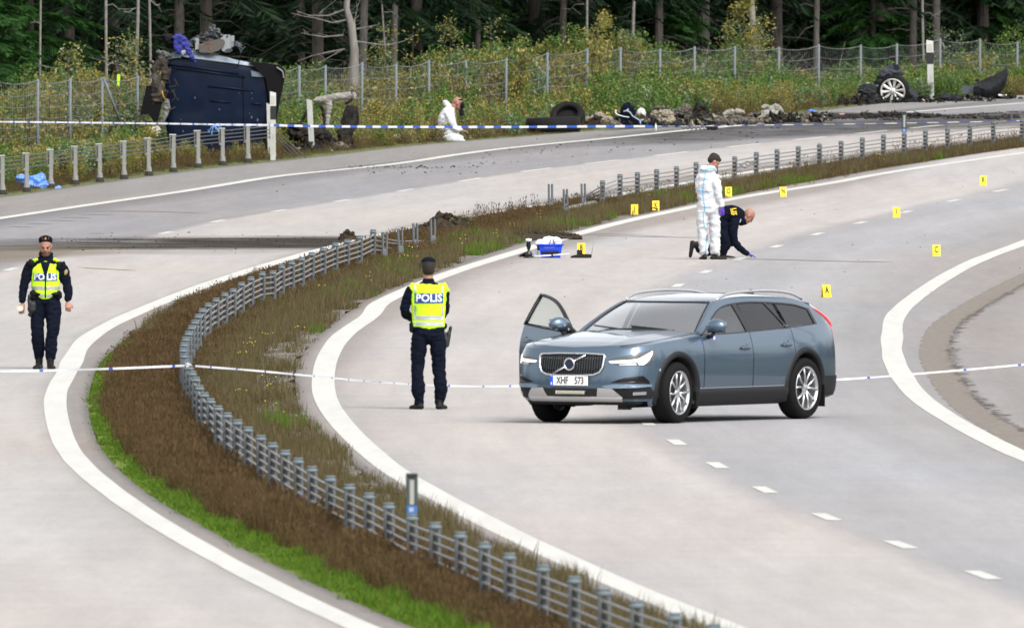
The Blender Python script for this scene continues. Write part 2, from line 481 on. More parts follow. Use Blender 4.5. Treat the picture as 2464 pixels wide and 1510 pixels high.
            ml = nt.nodes.new('ShaderNodeMath'); ml.operation = 'MULTIPLY'; L(iv.outputs[0], ml.inputs[0])
            if spn is None: ml.inputs[1].default_value = .06
            else: L(spn, ml.inputs[1])
            spn = ml.outputs[0]
    L(c, b.inputs['Base Color'])
    b.inputs['Roughness'].default_value = rough
    if spn is not None: L(spn, b.inputs['Specular IOR Level'])
    return m

def sstep(a, b, x):
    t = np.clip((x - a) / (b - a), 0, 1); return t * t * (3 - 2 * t)

def road(name, xl, xr, xd, m, ncol=40, stainf=None):
    V = []; UV = []; St = []
    rows = len(YR)
    xa, xb = xl(YR), xr(YR); d = xd(YR); z = G(YR)
    ts = np.linspace(0, 1, ncol)
    X = xa[:, None] * (1 - ts) + xb[:, None] * ts
    Y = np.repeat(YR[:, None], ncol, 1); Z = np.repeat(z[:, None], ncol, 1)
    P = np.stack([X, Y, Z], -1).reshape(-1, 3); uv = np.stack([X - d[:, None], Y], -1).reshape(-1, 2)
    i = np.arange(rows - 1)[:, None] * ncol + np.arange(ncol - 1)[None]
    F = np.stack([i, i + 1, i + 1 + ncol, i + ncol], -1).reshape(-1, 4)
    n = len(P)
    # skirts down into the ground
    sk = []
    for side in (0, ncol - 1):
        e = np.arange(rows) * ncol + side; b = len(P)
        Q = P[e].copy(); Q[:, 2] -= .25
        P = np.concatenate([P, Q]); uv = np.concatenate([uv, uv[e]])
        k = np.arange(rows - 1); sk.append(np.stack([e[k], e[k + 1], b + k + 1, b + k], -1))
    F = np.concatenate([F] + sk)
    me = newmesh(name, P, F, m, True, uv=uv)
    if stainf is not None:
        c = np.zeros((len(P), 4), np.float32); c[:, 3] = 1; c[:, :3] = stainf(P[:, 0], P[:, 1])
        a = me.color_attributes.new('stain', 'FLOAT_COLOR', 'POINT'); a.data.foreach_set('color', c.ravel())
    o = link(name, me); tag(o, kind='structure'); return o

def uv_of(X, Y):
    """image column of a world point on the road (2464 px frame)"""
    return 1232 + X * FPX / Y
def v_of(Y):
    H = CAMH - G(Y)
    return -290 + FPX * H / Y

def stain_left(X, Y):
    u, v = uv_of(X, Y), v_of(Y)
    # torn-up soil dragged over the carriageway
    cen = np.interp(u, [-300, 0, 250, 500, 880, 1000], [598, 590, 586, 585, 583, 582]); half = np.interp(u, [-300, 0, 200, 400, 880, 960], [30, 25, 23, 23, 21, 14])
    d = np.abs(v - cen) / half
    mud = (1 - sstep(.35, 1.25, d) * .9) * (d < 1.6) * np.interp(u, [-300, 0, 150, 300, 500, 800, 930, 1000], [.42, .47, .53, .60, .63, .68, .74, 0])
    thin = np.maximum(0, 1 - np.abs(v - 567) / 4) * np.interp(u, [0, 250, 300, 420, 500], [.3, .35, .5, .45, 0]) * .8
    mud = np.maximum(mud, thin)
    cen2 = np.interp(u, [-300, 0, 150, 300, 500, 900], [620, 612, 602, 596, 600, 590]); h2 = np.interp(u, [-300, 0, 300, 600, 900], [46, 34, 22, 24, 14])
    brown = (1 - sstep(.3, 1.2, np.abs(v - cen2) / h2)) * np.interp(u, [-300, 0, 300, 450, 900, 1100], [.85, .85, .72, .50, .45, 0])
    soot = (1 - sstep(.3, 1.1, np.abs(v - np.interp(u, [1100, 1500, 1900, 2464], [352, 335, 312, 285])) / 34)) * np.interp(u, [1050, 1250, 1600, 2464], [0, .30, .56, .60])
    soot = np.maximum(soot, (1 - sstep(.2, 1, np.abs(v - 404) / 5)) * np.interp(u, [850, 920, 1000, 1100, 1130], [0, .42, .40, .3, 0]))
    edge = (1 - sstep(.3, 1.1, np.abs(v - np.interp(u, [1400, 1500, 1850, 2000, 2200, 2464], [318, 306, 286, 276, 280, 285])) / 11)) * np.interp(u, [1380, 1480, 1600, 2464], [0, .6, .72, .6])
    soot = np.maximum(soot, edge)
    return np.stack([mud, brown, soot], -1)

def stain_right(X, Y):
    u, v = uv_of(X, Y), v_of(Y)
    soil = (1 - sstep(.4, 1.2, np.abs(v - 566) / 12)) * (1 - sstep(.5, 1.1, np.abs(u - 1300) / 100)) * .75
    soil = np.maximum(soil, (1 - sstep(.2, 1, np.abs(v - 570) / 4)) * (1 - sstep(.3, 1.1, np.abs(u - 1480) / 120)) * .35)
    z = np.zeros_like(soil)
    return np.stack([soil, z, z], -1)

WL = float(L_INLINE(L_DASH.y0 + 2) - L_DASH(L_DASH.y0 + 2)); WR_ = float(R_INLINE(280) - R_DASH(280))
m_left = roadmat('asphalt_far', [(-10, (.20, .19, .18)), (-4.55, (.20, .19, .18)), (-4.5, (.12, .115, .115)), (-4.0, (.155, .15, .152)), (-3.0, (.215, .208, .21)), (-1.2, (.205, .20, .205)), (-.1, (.22, .213, .215)), (.1, (.315, .300, .288)), (2.2, (.335, .318, .302)), (WL - .3, (.320, .302, .286)), (WL + .16, (.20, .182, .168)), (16, (.20, .182, .168))])
m_right = roadmat('asphalt_near', [(-10, (.225, .205, .19)), (WR_ - .16, (.225, .205, .19)), (WR_ + .2, (.29, .272, .258)), (-3.0, (.330, .311, .297)), (-.5, (.340, .321, .307)), (-.12, (.27, .262, .262)), (.12, (.255, .255, .262)), (2.0, (.275, .275, .282)), (3.0, (.25, .245, .245)), (3.9, (.235, .225, .222)), (5.2, (.22, .205, .195)), (16, (.27, .25, .232))])
g_left = road('road_left', lo_edge, l_inedge, l_dash, m_left, 90, stain_left)
R_INE = lambda Y: np.minimum(R_INEDGE(Y), R_INLINE(Y) - .3)
g_right = road('road_right', R_INE, lambda Y: r_outline(Y) + 4.2, R_DASH, m_right, 60, stain_right)

white = mat('road_paint', (.42, .415, .39), .85, noise=.1, nscale=.9, stretch=(4, .25, 1), spec=.05, col2=(.475, .47, .445))
def strip(name, f, w, y0, y1, parent, dz=.004, m=white, step=1.0, wf=None):
    Y = np.arange(y0, y1, step); X = f(Y); dx = np.gradient(X, Y); n = np.sqrt(1 + dx * dx)
    nx, ny = 1 / n, -dx / n
    ww = np.array([w if wf is None else wf(y) for y in Y]) / 2
    a = np.stack([X - nx * ww, Y - ny * ww, G(Y) + dz], -1); b = np.stack([X + nx * ww, Y + ny * ww, G(Y) + dz], -1)
    P = np.stack([a, b], 1).reshape(-1, 3); k = np.arange(len(Y) - 1) * 2
    F = np.stack([k, k + 1, k + 3, k + 2], -1)
    return tag(link(name, newmesh(name, P, F, m), parent), kind=None if parent else 'structure')
strip('edge_line', lo_out, .28, 130, 700, g_left)
strip('edge_line', l_inline, .32, 130, 700, g_left, wf=lambda y: .275 + .035 * mnoise.noise(Vector((y * .12, 3, 0))))
strip('edge_line', R_INLINE, .32, 130, 700, g_right, wf=lambda y: .29 + .02 * mnoise.noise(Vector((y * .12, 9, 0))))
strip('edge_line', r_outline, .32, 130, 560, g_right, wf=lambda y: .295 + .035 * mnoise.noise(Vector((y * .12, 5, 0))))

def dashes(f, marks, parent, dz=.0045):
    for (u, v) in marks:
        Y0 = gv(v); sl = float(f(Y0 + 1.5) - f(Y0 - 1.5)) / 3
        n = math.hypot(1, sl); P = []
        for sy, t in ((-1, -1), (-1, 1), (1, 1), (1, -1)):
            y = Y0 + sy * 1.5; x = float(f(Y0)) + sl * (y - Y0)
            P.append((x + t * .075, y - t * .075 * sl, float(G(y)) + dz))
        b = MB(); b.add(P, [(0, 1, 2, 3)]); b.build('lane_dash', white, parent)
dashes(L_DASH, [(26, 648), (401, 560), (524, 532), (672, 507), (823, 483), (975, 458), (1128, 433), (1287, 409), (1448, 390), (1617, 370), (1790, 350), (1960, 333), (2130, 318), (2290, 305)], g_left)
dashes(R_DASH, [(2407, 459), (2293, 483), (2180, 510), (2070, 536), (1967, 563), (1868, 593), (1780, 623), (1698, 654), (1631, 687), (1560, 727), (1512, 771), (1487, 818), (1485, 866), (1506, 968), (1556, 1017), (1628, 1064), (1726, 1119), (1840, 1178), (1987, 1243), (2168, 1310), (2365, 1383)], g_right)

# milled rumble band beyond the right-hand edge line: shallow bars across it
RB0 = curve_of([(2464, 655), (2380, 695), (2300, 740), (2235, 785), (2215, 830), (2212, 860), (2225, 890), (2262, 950), (2330, 1010), (2464, 1085)])
m_rb = mat('milled_asphalt', (.135, .120, .105), .95, spec=.05, noise=.35, nscale=9, bump=.5, bscale=30, col2=(.225, .20, .178))
RB1 = curve_of([(2464, 735), (2400, 765), (2330, 800), (2300, 835), (2296, 860), (2305, 900), (2330, 945), (2385, 1000), (2464, 1050)])
Yb = np.arange(215, 420, .5)
P = []
for y in Yb:
    a = float(RB0(y)) + .05 * mnoise.noise(Vector((y * .8, 0, 4))); w = .42 + .10 * mnoise.noise(Vector((y * 1.3, 7, 0)))
    P.append([(a, y, float(G(y)) + .003), (a + w * .5, y, float(G(y)) + .003), (a + w, y, float(G(y)) + .003)])
rb = MB().grid(P).build('rumble_band', m_rb, g_right)
m_rbd = mat('rubber_dark', (.11, .10, .09), .95, spec=.05)
rr = random.Random(11); b = MB(); y = 225.0
while y < 400:
    a = float(RB0(y)) + .40 + .05 * rr.random(); L_ = rr.uniform(.04, .17)
    z = float(G(y)) + .006
    h = rr.uniform(.05, .28)
    b.add([(a - L_ * rr.random(), y, z), (a + L_, y, z), (a + L_ * rr.random(), y + h, z), (a - L_ * .3, y + h, z)], [(0, 1, 2, 3)])
    y += rr.uniform(.2, .8)
tag(b.build('rumble_marks', m_rbd, g_right), kind='stuff')

# dark tyre and scrape marks across the carriageways
m_scr = mat('scrape_mark', (.13, .12, .118), .95, noise=.3, nscale=30)
def scrape(pts, w, parent, name='tyre_mark', m=m_scr):
    pp = catmull([tuple(W(u, v)) for u, v in pts], 10); b = MB(); rows = []
    for i, p in enumerate(pp):
        k = min(1, i / 4, (len(pp) - 1 - i) / 4) ; ww = w * (.3 + .7 * k) * (1 + .5 * mnoise.noise(Vector((i * .7, w, 0))))
        rows.append([(p[0], p[1] - ww / 2, float(G(p[1])) + .005), (p[0], p[1] + ww / 2, float(G(p[1])) + .005)])
    return b.grid(rows).build(name, m, parent)
m_s2 = mat('faint_tyre_mark', (.20, .19, .185), .95)
scrape([(1700, 622), (1850, 624), (2000, 628), (2150, 631)], .45, g_right, m=mat('tyre_film', (.195, .182, .176), .95))
scrape([(1250, 560), (1400, 565), (1560, 570), (1720, 572)], .35, g_right, m=m_s2)
scrape([(1380, 562), (1500, 564), (1640, 572)], .3, g_right, m=m_s2)
scrape([(205, 509), (300, 508), (400, 510), (490, 513)], .35, g_left, m=mat('tyre_film_b', (.14, .135, .133), .95))
for (a, c, v) in ((190, 270, 517), (140, 220, 524), (105, 180, 531), (60, 125, 539), (20, 80, 546), (210, 250, 562)):
    scrape([(a, v), ((a + c) / 2, v - .5), (c, v + .5)], .35, g_left, m=mat('tyre_film_c', (.15, .145, .14), .95))
scrape([(185, 643), (250, 647), (330, 651)], .35, g_left, m=m_s2)

# ------------------------------------------------------------------ ground sheet
def terrain(X, Y):
    X = np.asarray(X, float); Y = np.asarray(Y, float)
    dl = lo_edge(Y) - X
    drop = np.interp(Y, [400, 500, 540, 600], [.35, .4, .6, 1.0]) * sstep(.9, 3.2, dl)
    rise = sstep(30, 90, np.maximum(dl, 0)) * .8
    dr = X - (r_outline(Y) + 4.2)
    return G(Y) - .05 - drop + rise - .5 * sstep(1, 6, dr)
gx = np.concatenate([[-2500, -1000, -400, -200, -120, -80], np.arange(-60, 61, 1.0), [80, 120, 200, 400, 1000, 2500]])
gy = np.concatenate([[-1500, -600, -200, -50, 0, 60, 110], np.arange(130, 720, 2.0), [740, 780, 850, 1000, 1400, 2200, 4000]])
XX, YY = np.meshgrid(gx, gy)
ZZ = terrain(XX, YY)
P = np.stack([XX, YY, ZZ], -1).reshape(-1, 3); nc = len(gx)
i = np.arange(len(gy) - 1)[:, None] * nc + np.arange(nc - 1)[None]
m_ground = mat('ground_soil', (.045, .040, .022), .95, noise=.4, nscale=.9, col2=(.075, .085, .028), bump=.3, bscale=8)
tag(link('ground', newmesh('ground', P, np.stack([i, i + 1, i + 1 + nc, i + nc], -1).reshape(-1, 4), m_ground, True)), kind='structure')

# soil, gravel and short green edging between the carriageways
def band(name, fa, fb, y0, y1, m, dz, parent=None, step=1.0, wob=0.0, n=6, hump=0.0):
    rows = []
    for y in np.arange(y0, y1, step):
        a, b_ = float(fa(y)), float(fb(y))
        a += wob * mnoise.noise(Vector((y * .35, 1.7, 0))); b_ += wob * mnoise.noise(Vector((y * .45, 9.1, 0)))
        rows.append([(a + (b_ - a) * k / (n - 1), y, float(G(y)) + dz + hump * math.sin(math.pi * k / (n - 1))) for k in range(n)])
    return tag(MB().grid(rows).build(name, m, parent, True), kind='structure')
m_verge = mat('verge_moss', (.085, .125, .015), .95, noise=.4, nscale=5, col2=(.16, .19, .025), bump=.4, bscale=20)
band('median_turf', lambda y: l_inedge(y) + .0, lambda y: float(l_inedge(y)) + .65, 130, 345, m_verge, -.02, wob=.06)
m_gravel = mat('verge_gravel', (.10, .09, .078), .95, spec=.05, noise=.35, nscale=14, col2=(.20, .185, .165), bump=.6, bscale=25)
band('median_gravel', lambda y: float(R_INE(y)) - float(np.interp(y, [230, 275, 330, 360], [.25, .75, .7, .35])), lambda y: float(R_INE(y)) - .02, 215, 480, m_gravel, -.015, wob=.22)

# ------------------------------------------------------------------ scattering with geometry nodes (uncountable growth only)
SRC = {}
def scatter(name, pts, scl, rot, variants, label=None, tilt=None, zs=None):
    pts = np.asarray(pts, np.float32); n = len(pts)
    me = bpy.data.meshes.new(name); me.vertices.add(n); me.vertices.foreach_set('co', pts.ravel())
    def attr(nm, t, arr):
        a = me.attributes.new(nm, t, 'POINT'); a.data.foreach_set('vector' if t == 'FLOAT_VECTOR' else 'value', np.asarray(arr).ravel())
    sc = np.asarray(scl, np.float32)
    if sc.ndim == 1: sc = np.stack([sc, sc, sc if zs is None else np.asarray(zs, np.float32)], -1)
    attr('scl', 'FLOAT_VECTOR', sc.astype(np.float32))
    r = np.zeros((n, 3), np.float32); r[:, 2] = rot
    if tilt is not None: r[:, :2] = tilt
    attr('rotv', 'FLOAT_VECTOR', r)
    attr('var', 'INT', np.asarray([rng.randrange(len(variants)) for _ in range(n)], np.int32))
    key = name + '_kinds'
    c = bpy.data.collections.new(key)
    for k, vm in enumerate(variants):
        o = bpy.data.objects.new('%s_%02d' % (name, k), vm); c.objects.link(o)
    ng = bpy.data.node_groups.new(name + '_scatter', 'GeometryNodeTree')
    ng.interface.new_socket('Geometry', in_out='INPUT', socket_type='NodeSocketGeometry'); ng.interface.new_socket('Geometry', in_out='OUTPUT', socket_type='NodeSocketGeometry')
    N = ng.nodes.new; L = ng.links.new
    gi, go = N('NodeGroupInput'), N('NodeGroupOutput'); ci = N('GeometryNodeCollectionInfo'); ci.inputs['Collection'].default_value = c
    ci.inputs['Separate Children'].default_value = True; ci.inputs['Reset Children'].default_value = True
    mp = N('GeometryNodeMeshToPoints'); ip = N('GeometryNodeInstanceOnPoints'); ip.inputs['Pick Instance'].default_value = True
    def named(nm, t):
        q = N('GeometryNodeInputNamedAttribute'); q.data_type = t; q.inputs[0].default_value = nm; return q.outputs[0]
    L(gi.outputs[0], mp.inputs[0]); L(mp.outputs[0], ip.inputs['Points']); L(ci.outputs[0], ip.inputs['Instance'])
    L(named('var', 'INT'), ip.inputs['Instance Index']); L(named('scl', 'FLOAT_VECTOR'), ip.inputs['Scale'])
    er = N('FunctionNodeEulerToRotation'); L(named('rotv', 'FLOAT_VECTOR'), er.inputs[0]); L(er.outputs[0], ip.inputs['Rotation'])
    L(ip.outputs[0], go.inputs[0])
    o = link(name, me); md = o.modifiers.new('scatter', 'NODES'); md.node_group = ng
    return tag(o, label=label, kind='stuff')

def tuft(n, h, w, spread, lean, mat_, seed, head=0, hm=None):
    """grass tuft: n bent blades; head>0 adds seed heads"""
    r = random.Random(seed); V = []; F = []; mi = []
    for i in range(n):
        a = r.uniform(0, 6.283); d = spread * math.sqrt(r.random()); x, y = d * math.cos(a), d * math.sin(a)
        hh = h * r.uniform(.45, 1.0); la = r.uniform(0, 6.283); lx, ly = math.cos(la) * lean * hh * r.random(), math.sin(la) * lean * hh * r.random()
        wa = r.uniform(0, 3.14); wx, wy = math.cos(wa) * w / 2, math.sin(wa) * w / 2
        b = len(V)
        V += [(x - wx, y - wy, 0), (x + wx, y + wy, 0), (x + lx * .4 + wx * .8, y + ly * .4 + wy * .8, hh * .55), (x + lx * .4 - wx * .8, y + ly * .4 - wy * .8, hh * .55), (x + lx, y + ly, hh)]
        F += [(b, b + 1, b + 2, b + 3), (b + 3, b + 2, b + 4)]; mi += [0, 0]
        if head and r.random() < head:
            b = len(V); q = w * 1.6; x2, y2 = x + lx, y + ly
            V += [(x2, y2, hh * .86), (x2 + q, y2, hh * .93), (x2, y2 + q * .3, hh * 1.04), (x2 - q, y2, hh * .93)]
            F += [(b, b + 1, b + 2, b + 3)]; mi += [1]
    return newmesh('tuft', V, F, mats=[mat_, hm or mat_], mi=mi)

g_brown = leafmat('dry_grass', [(.058, .036, .015), (.085, .052, .022), (.050, .044, .014), (.120, .082, .040), (.068, .042, .019)], .85, trans=.15)
g_rust = leafmat('sorrel_heads', [(.066, .040, .018), (.100, .064, .030), (.055, .036, .017)], .8, trans=.15)
g_olive = leafmat('olive_grass', [(.075, .060, .024), (.105, .082, .038), (.15, .118, .065), (.050, .056, .018)], .7, trans=.25)
g_green = leafmat('green_grass', [(.050, .105, .010), (.09, .17, .014), (.065, .13, .013), (.15, .20, .025)], .6, trans=.3)
g_yel = mat('yellow_petals', (.62, .48, .03), .6)
brown_t = [tuft(30, .40, .008, .18, .4, g_brown, 100 + i, .35, g_rust) for i in range(5)]
olive_t = [tuft(26, .24, .010, .15, .5, g_olive, 200 + i) for i in range(4)]
green_t = [tuft(34, .13, .012, .14, .8, g_green, 300 + i) for i in range(4)]
def flower(seed):
    r = random.Random(seed); b = MB()
    for i in range(4):
        x, y, h = r.uniform(-.12, .12), r.uniform(-.12, .12), r.uniform(.22, .4)
        b.mi = 0; b.tube([(x, y, 0), (x, y, h)], .003, 3, False); b.mi = 1; b.ell((x, y, h), (.010, .010, .007), 6, 4)
    return b.mesh('flower', mats=[g_olive, g_yel])

# where the median is: left = left carriageway edge, right = right carriageway edge
nr = np.random.RandomState(5)
def med_points(n, y0, y1, fa, fb, power=1.0):
    Y = y0 + (y1 - y0) * nr.rand(n) ** power; t = nr.rand(n)
    a, b_ = fa(Y), fb(Y); keep = b_ > a
    X = a + (b_ - a) * t
    return X[keep], Y[keep], t[keep]
def barrier_x(Y): return np.interp(Y, BY, BX)

# ------------------------------------------------------------------ cable barrier in the median
CAPS = [(2715, 255), (2650, 262), (2585, 270), (2522, 278), (2460, 287), (2390, 292), (2334, 300), (2280, 308), (2227, 314), (2176, 320), (2126, 325), (2075, 332), (2024, 340), (1972, 347), (1921, 353), (1870, 360), (1820, 367), (1768, 377), (1722, 384), (1675, 391), (1628, 401), (1580, 408), (1534, 415), (1492, 420), (1450, 435)]
CAPS2 = [(898, 553), (866, 568), (835, 577), (807, 585), (778, 597), (750, 608), (726, 620), (702, 629), (678, 638), (657, 652), (631, 655), (604, 667), (581, 680), (561, 695), (541, 705), (520, 718), (501, 730), (487, 743), (477, 757), (469, 771), (461, 784), (454, 798), (447, 812), (443, 825), (441, 838), (443, 852), (448, 866), (455, 880), (463, 894), (471, 908), (480, 928), (492, 945), (507, 960), (525, 977), (547, 994), (571, 1011), (597, 1028), (628, 1048), (656, 1066), (686, 1084), (718, 1103), (751, 1123), (795, 1146), (841, 1166), (888, 1187), (936, 1211), (991, 1238), (1047, 1258), (1108, 1281), (1166, 1306), (1226, 1332), (1307, 1360), (1382, 1388), (1454, 1417), (1532, 1446), (1624, 1476), (1717, 1503), (1815, 1532), (1920, 1562)]
BROKEN = [(1405, 437), (1362, 450), (1325, 438), (1042, 522), (1000, 532), (965, 545), (925, 553)]
PH = .55
def cap_world(u, v):
    """post whose top shows at (u,v): search the distance at which a post of height PH stands there"""
    lo, hi = 150.0, 620.0
    for _ in range(50):
        mid = (lo + hi) / 2
        z = float(at(u, v, mid).z) - float(G(mid))
        if z > PH: lo = mid
        else: hi = mid
    Y = (lo + hi) / 2; p = at(u, v, Y)
    return Vector((p.x, Y, float(G(Y)) - .05))
posts_far = [cap_world(u, v) for u, v in CAPS]; posts_near = [cap_world(u, v) for u, v in CAPS2]
brk = [cap_world(u, v + 2) for u, v in BROKEN]
_all = sorted([(p.y, p.x) for p in posts_far + posts_near + brk])
BY = np.array([a for a, b_ in _all]); BX = np.array([b_ for a, b_ in _all])

galv = mat('galvanised_steel', (.105, .118, .127), .6, .2, noise=.18, nscale=12)
capm = mat('grey_plastic_cap', (.105, .132, .145), .6)
blackp = mat('black_spacer', (.02, .02, .022), .6)
cablem = mat('steel_cable', (.20, .195, .19), .6, .1)
def post_mesh(broken=False):
    b = MB(); H = PH
    for s in (-1, 1):
        b.bbox((s * .033, 0, .05 + (H - .02) * .5 + .12), (.032, .06, H - .02 - .24), .008)
    b.bbox((0, 0, .10), (.098, .058, .40), .012)
    return b.mesh('post', galv)
def cap_mesh():
    b = MB(); b.bbox((0, 0, PH + .015), (.114, .08, .055), .02); b.bbox((0, 0, PH + .05), (.10, .055, .02), .008); return b.mesh('cap', capm, True)
def spacer_mesh():
    b = MB()
    for z in (.23, .31, .39, .47): b.bbox((0, -.002, z), (.040, .074, .045), .008)
    return b.mesh('spacer', blackp)
ME_post, ME_cap, ME_sp = post_mesh(), cap_mesh(), spacer_mesh()
def cable_run(b, pts, sag=0):
    for z in (.27, .35, .43, .51):
        b.tube([(p.x, p.y, p.z + z) for p in pts], .013, 5, False)
median_barrier = empty('cable_barrier', posts_near[0], 0, 'long grey four-cable barrier on capped posts curving along the grassy median', 'road barrier')
MBI = Vector(posts_near[0])
def place_post(parent, p, org, ang, capped=True, tilt=(0, 0)):
    o = link('post', ME_post, parent, Vector(p) - org, (tilt[0], tilt[1], ang))
    if capped:
        link('cap', ME_cap, o); link('spacer', ME_sp, o)
    return o
def run_posts(parent, org, P):
    for i, p in enumerate(P):
        a = P[max(0, i - 1)]; c = P[min(len(P) - 1, i + 1)]
        ang = math.atan2(c.y - a.y, c.x - a.x) - math.pi / 2
        place_post(parent, p, org, ang)
run_posts(median_barrier, MBI, posts_far); run_posts(median_barrier, MBI, posts_near)
for i, p in enumerate(brk):
    o = place_post(median_barrier, p, MBI, .25, False, (rng.uniform(-.04, .04), rng.uniform(-.03, .03)))
    o['label'] = 'capless slotted post left standing where the cables were torn away'
b = MB(); cable_run(b, posts_far); cable_run(b, posts_near)
# slack cables at the broken gap
e = posts_near[0]
for k, (z, (u, v)) in enumerate(zip((.27, .35, .43, .51), ((1000, 602), (1000, 600), (1055, 588), (1050, 586)))):
    q = W(u, v, .02); b.tube(catmull([(e.x, e.y, e.z + z), tuple(e.lerp(q, .35) + Vector((0, 0, z * .55))), tuple(e.lerp(q, .7) + Vector((0, 0, z * .28))), tuple(q)], 5), .0105, 5)
e = posts_far[-1]
for k, z in enumerate((.27, .35, .43, .51)):
    q = W(1392 - k * 3, 498 + k, .05); b.tube(catmull([(e.x, e.y, e.z + z), tuple(e.lerp(q, .5) + Vector((0, 0, z * .45 + .05))), tuple(q)], 5), .0105, 5)
c_ = b.build('cable', cablem, median_barrier, False, -MBI)
# thing for each torn, twisted length of cable between two posts near the white suit
b = MB(); a, c = posts_far[17], posts_far[16]
for k in range(3):
    b.tube([tuple(a.lerp(c, t) + Vector((0, 0, .39 - .04 * math.sin(t * 3.14) * (k - 1) + .03 * math.sin(t * 14 + k * 2)))) for t in np.linspace(0, 1, 12)], .012, 5)
b.build('twisted_cable', cablem, median_barrier, False, -MBI)

# roadside barrier on the far left
SB = [(5, 465), (63, 459), (121, 450), (180, 441), (239, 435), (297, 428), (357, 420), (416, 411), (476, 401), (535, 395), (596, 389), (657, 382)]
sbp = [W(u, v, -.03) for u, v in SB]
sbp = [sbp[0] * 2 - sbp[1]] + sbp
side_barrier = empty('cable_barrier', sbp[1], 0, 'shorter four-cable barrier on the far roadside ending in front of the overturned dark van', 'road barrier')
concrete = mat('weathered_concrete', (.30, .30, .27), .9, noise=.25, nscale=9)
soil_d = mat('dark_soil', (.016, .013, .011), .95, noise=.4, nscale=25, col2=(.04, .034, .028), bump=.6, bscale=40)
lgalv = mat('weathered_light_steel', (.21, .215, .20), .7, .1, noise=.15, nscale=10)
def spost():
    b = MB(); H = .78
    b.bbox((.010, 0, H / 2), (.085, .055, H), .01); b.bbox((-.064, 0, H - .14), (.025, .05, .26), .006)
    b.bbox((-.02, 0, H - .31), (.11, .05, .06), .006)
    P = [(.048, .0), (.05, .10), (.06, .03)]
    b.lathe([(.085, 0), (.075, .05), (.058, .14), (.05, .2)], (.012, 0, 0), 10)
    return b.mesh('post', lgalv)
ME_sp2 = spost()
def scap():
    b = MB(); b.bbox((-.012, 0, .79), (.16, .075, .035), .012); return b.mesh('cap', mat('pale_cap', (.28, .29, .27), .7))
ME_scap = scap()
b0 = MB(); b0.lathe([(.098, -.02), (.088, .05), (.07, .10)], (.012, 0, 0), 10); ME_foot = b0.mesh('foot', soil_d)
bs = MB()
for z in (.52, .60, .68): bs.bbox((-.045, 0, z), (.02, .06, .05), .004)
ME_ssp = bs.mesh('spacer', blackp)
for i, p in enumerate(sbp):
    o = link('post', ME_sp2, side_barrier, p - sbp[1], (0, rng.uniform(-.01, .01), .05)); link('cap', ME_scap, o); link('foot', ME_foot, o); link('spacer', ME_ssp, o)
b = MB()
for z in (.50, .58, .66, .74): b.tube([(p.x - .045, p.y - .01, p.z + z) for p in sbp], .010, 5, False)
e = sbp[-1]
for k, z in enumerate((.50, .58, .66, .74)):
    q = W(700 + 12 * k, 377 + .8 * k, .0); b.tube([(e.x - .045, e.y, e.z + z), tuple(q)], .012, 5)
b.build('cable', mat('old_cable', (.12, .115, .11), .6, .4), side_barrier, False, -sbp[1])
# ------------------------------------------------------------------ median growth
def mix_scatter(name, n, y0, y1, fa, fb, variants, s0, s1, dz=-.04, power=1.0, keep=None, label=None, zmul=None):
    X, Y, t = med_points(n, y0, y1, fa, fb, power)
    if keep is not None:
        k = keep(X, Y, t); X, Y, t = X[k], Y[k], t[k]
    Z = G(Y) + dz; s = nr.uniform(s0, s1, len(X)); zs = s * nr.uniform(.8, 1.25, len(X))
    if zmul is not None: zs = zs * zmul(X, Y, t)
    return scatter(name, np.stack([X, Y, Z], -1), s, nr.uniform(0, 6.28, len(X)), variants, label, zs=zs)
me_l = lambda Y: l_inedge(Y) + .04
me_r = lambda Y: R_INE(Y) - .05
def nz(X, Y, s, seed): return np.array([mnoise.noise(Vector((x * s, y * s * .35, seed))) for x, y in zip(X, Y)])
def keep_brown(X, Y, t):
    b_ = barrier_x(Y); d = X - b_; rgt = me_r(Y) - X; lft = X - me_l(Y)
    n = nz(X, Y, .9, 3)
    wg = np.interp(Y, [190, 215, 250, 285, 310, 330], [.56, .48, .38, .26, .27, .05]) + .10 * n
    p = np.where(lft < wg, 0, 1.0)
    p = p * np.where(rgt < .35, .04, np.where(rgt < .9, .35, 1.0))
    p = p * np.where((d > 0.1) & (Y < 400), np.clip(.72 + 1.2 * n, .12, 1), 1)
    # soil torn bare
    u, v = uv_of(X, Y), v_of(Y)
    p = np.where((np.abs(u - 1078) < 62) & (v > 548) & (v < 592), .10, p)
    p = np.where((np.abs(u - 1375) < 62) & (v > 505) & (v < 535), .18, p)
    p = np.where((rgt < np.interp(Y, [230, 275, 330, 360], [.1, .6, .55, .1])) & (n < .25), .04, p)
    p = np.where((np.abs(u - 1300) < 80) & (np.abs(v - 566) < 9), 0, p)
    return nr.rand(len(X)) < p
mix_scatter('dry_grass', 100000, 182, 600, me_l, me_r, brown_t, .75, 1.15, keep=keep_brown, zmul=lambda X, Y, t: np.clip(.85 + .5 * nz(X, Y, .7, 8), .4, 1.3) * np.where(X > barrier_x(Y) + .25, .6, 1.0) * np.interp(Y, [190, 230, 285, 315, 350, 420], [.62, .60, .56, .54, .50, .48]) * np.interp(barrier_x(Y) - X, [.15, .55], [1.0, 1.45]) * np.where(Y > 300, np.clip(.28 + .75 * (X - me_l(Y)), .25, 1), np.clip(.55 + 1.1 * (X - me_l(Y)), .5, 1)) * np.where(me_r(Y) - X < .9, .6, 1) )
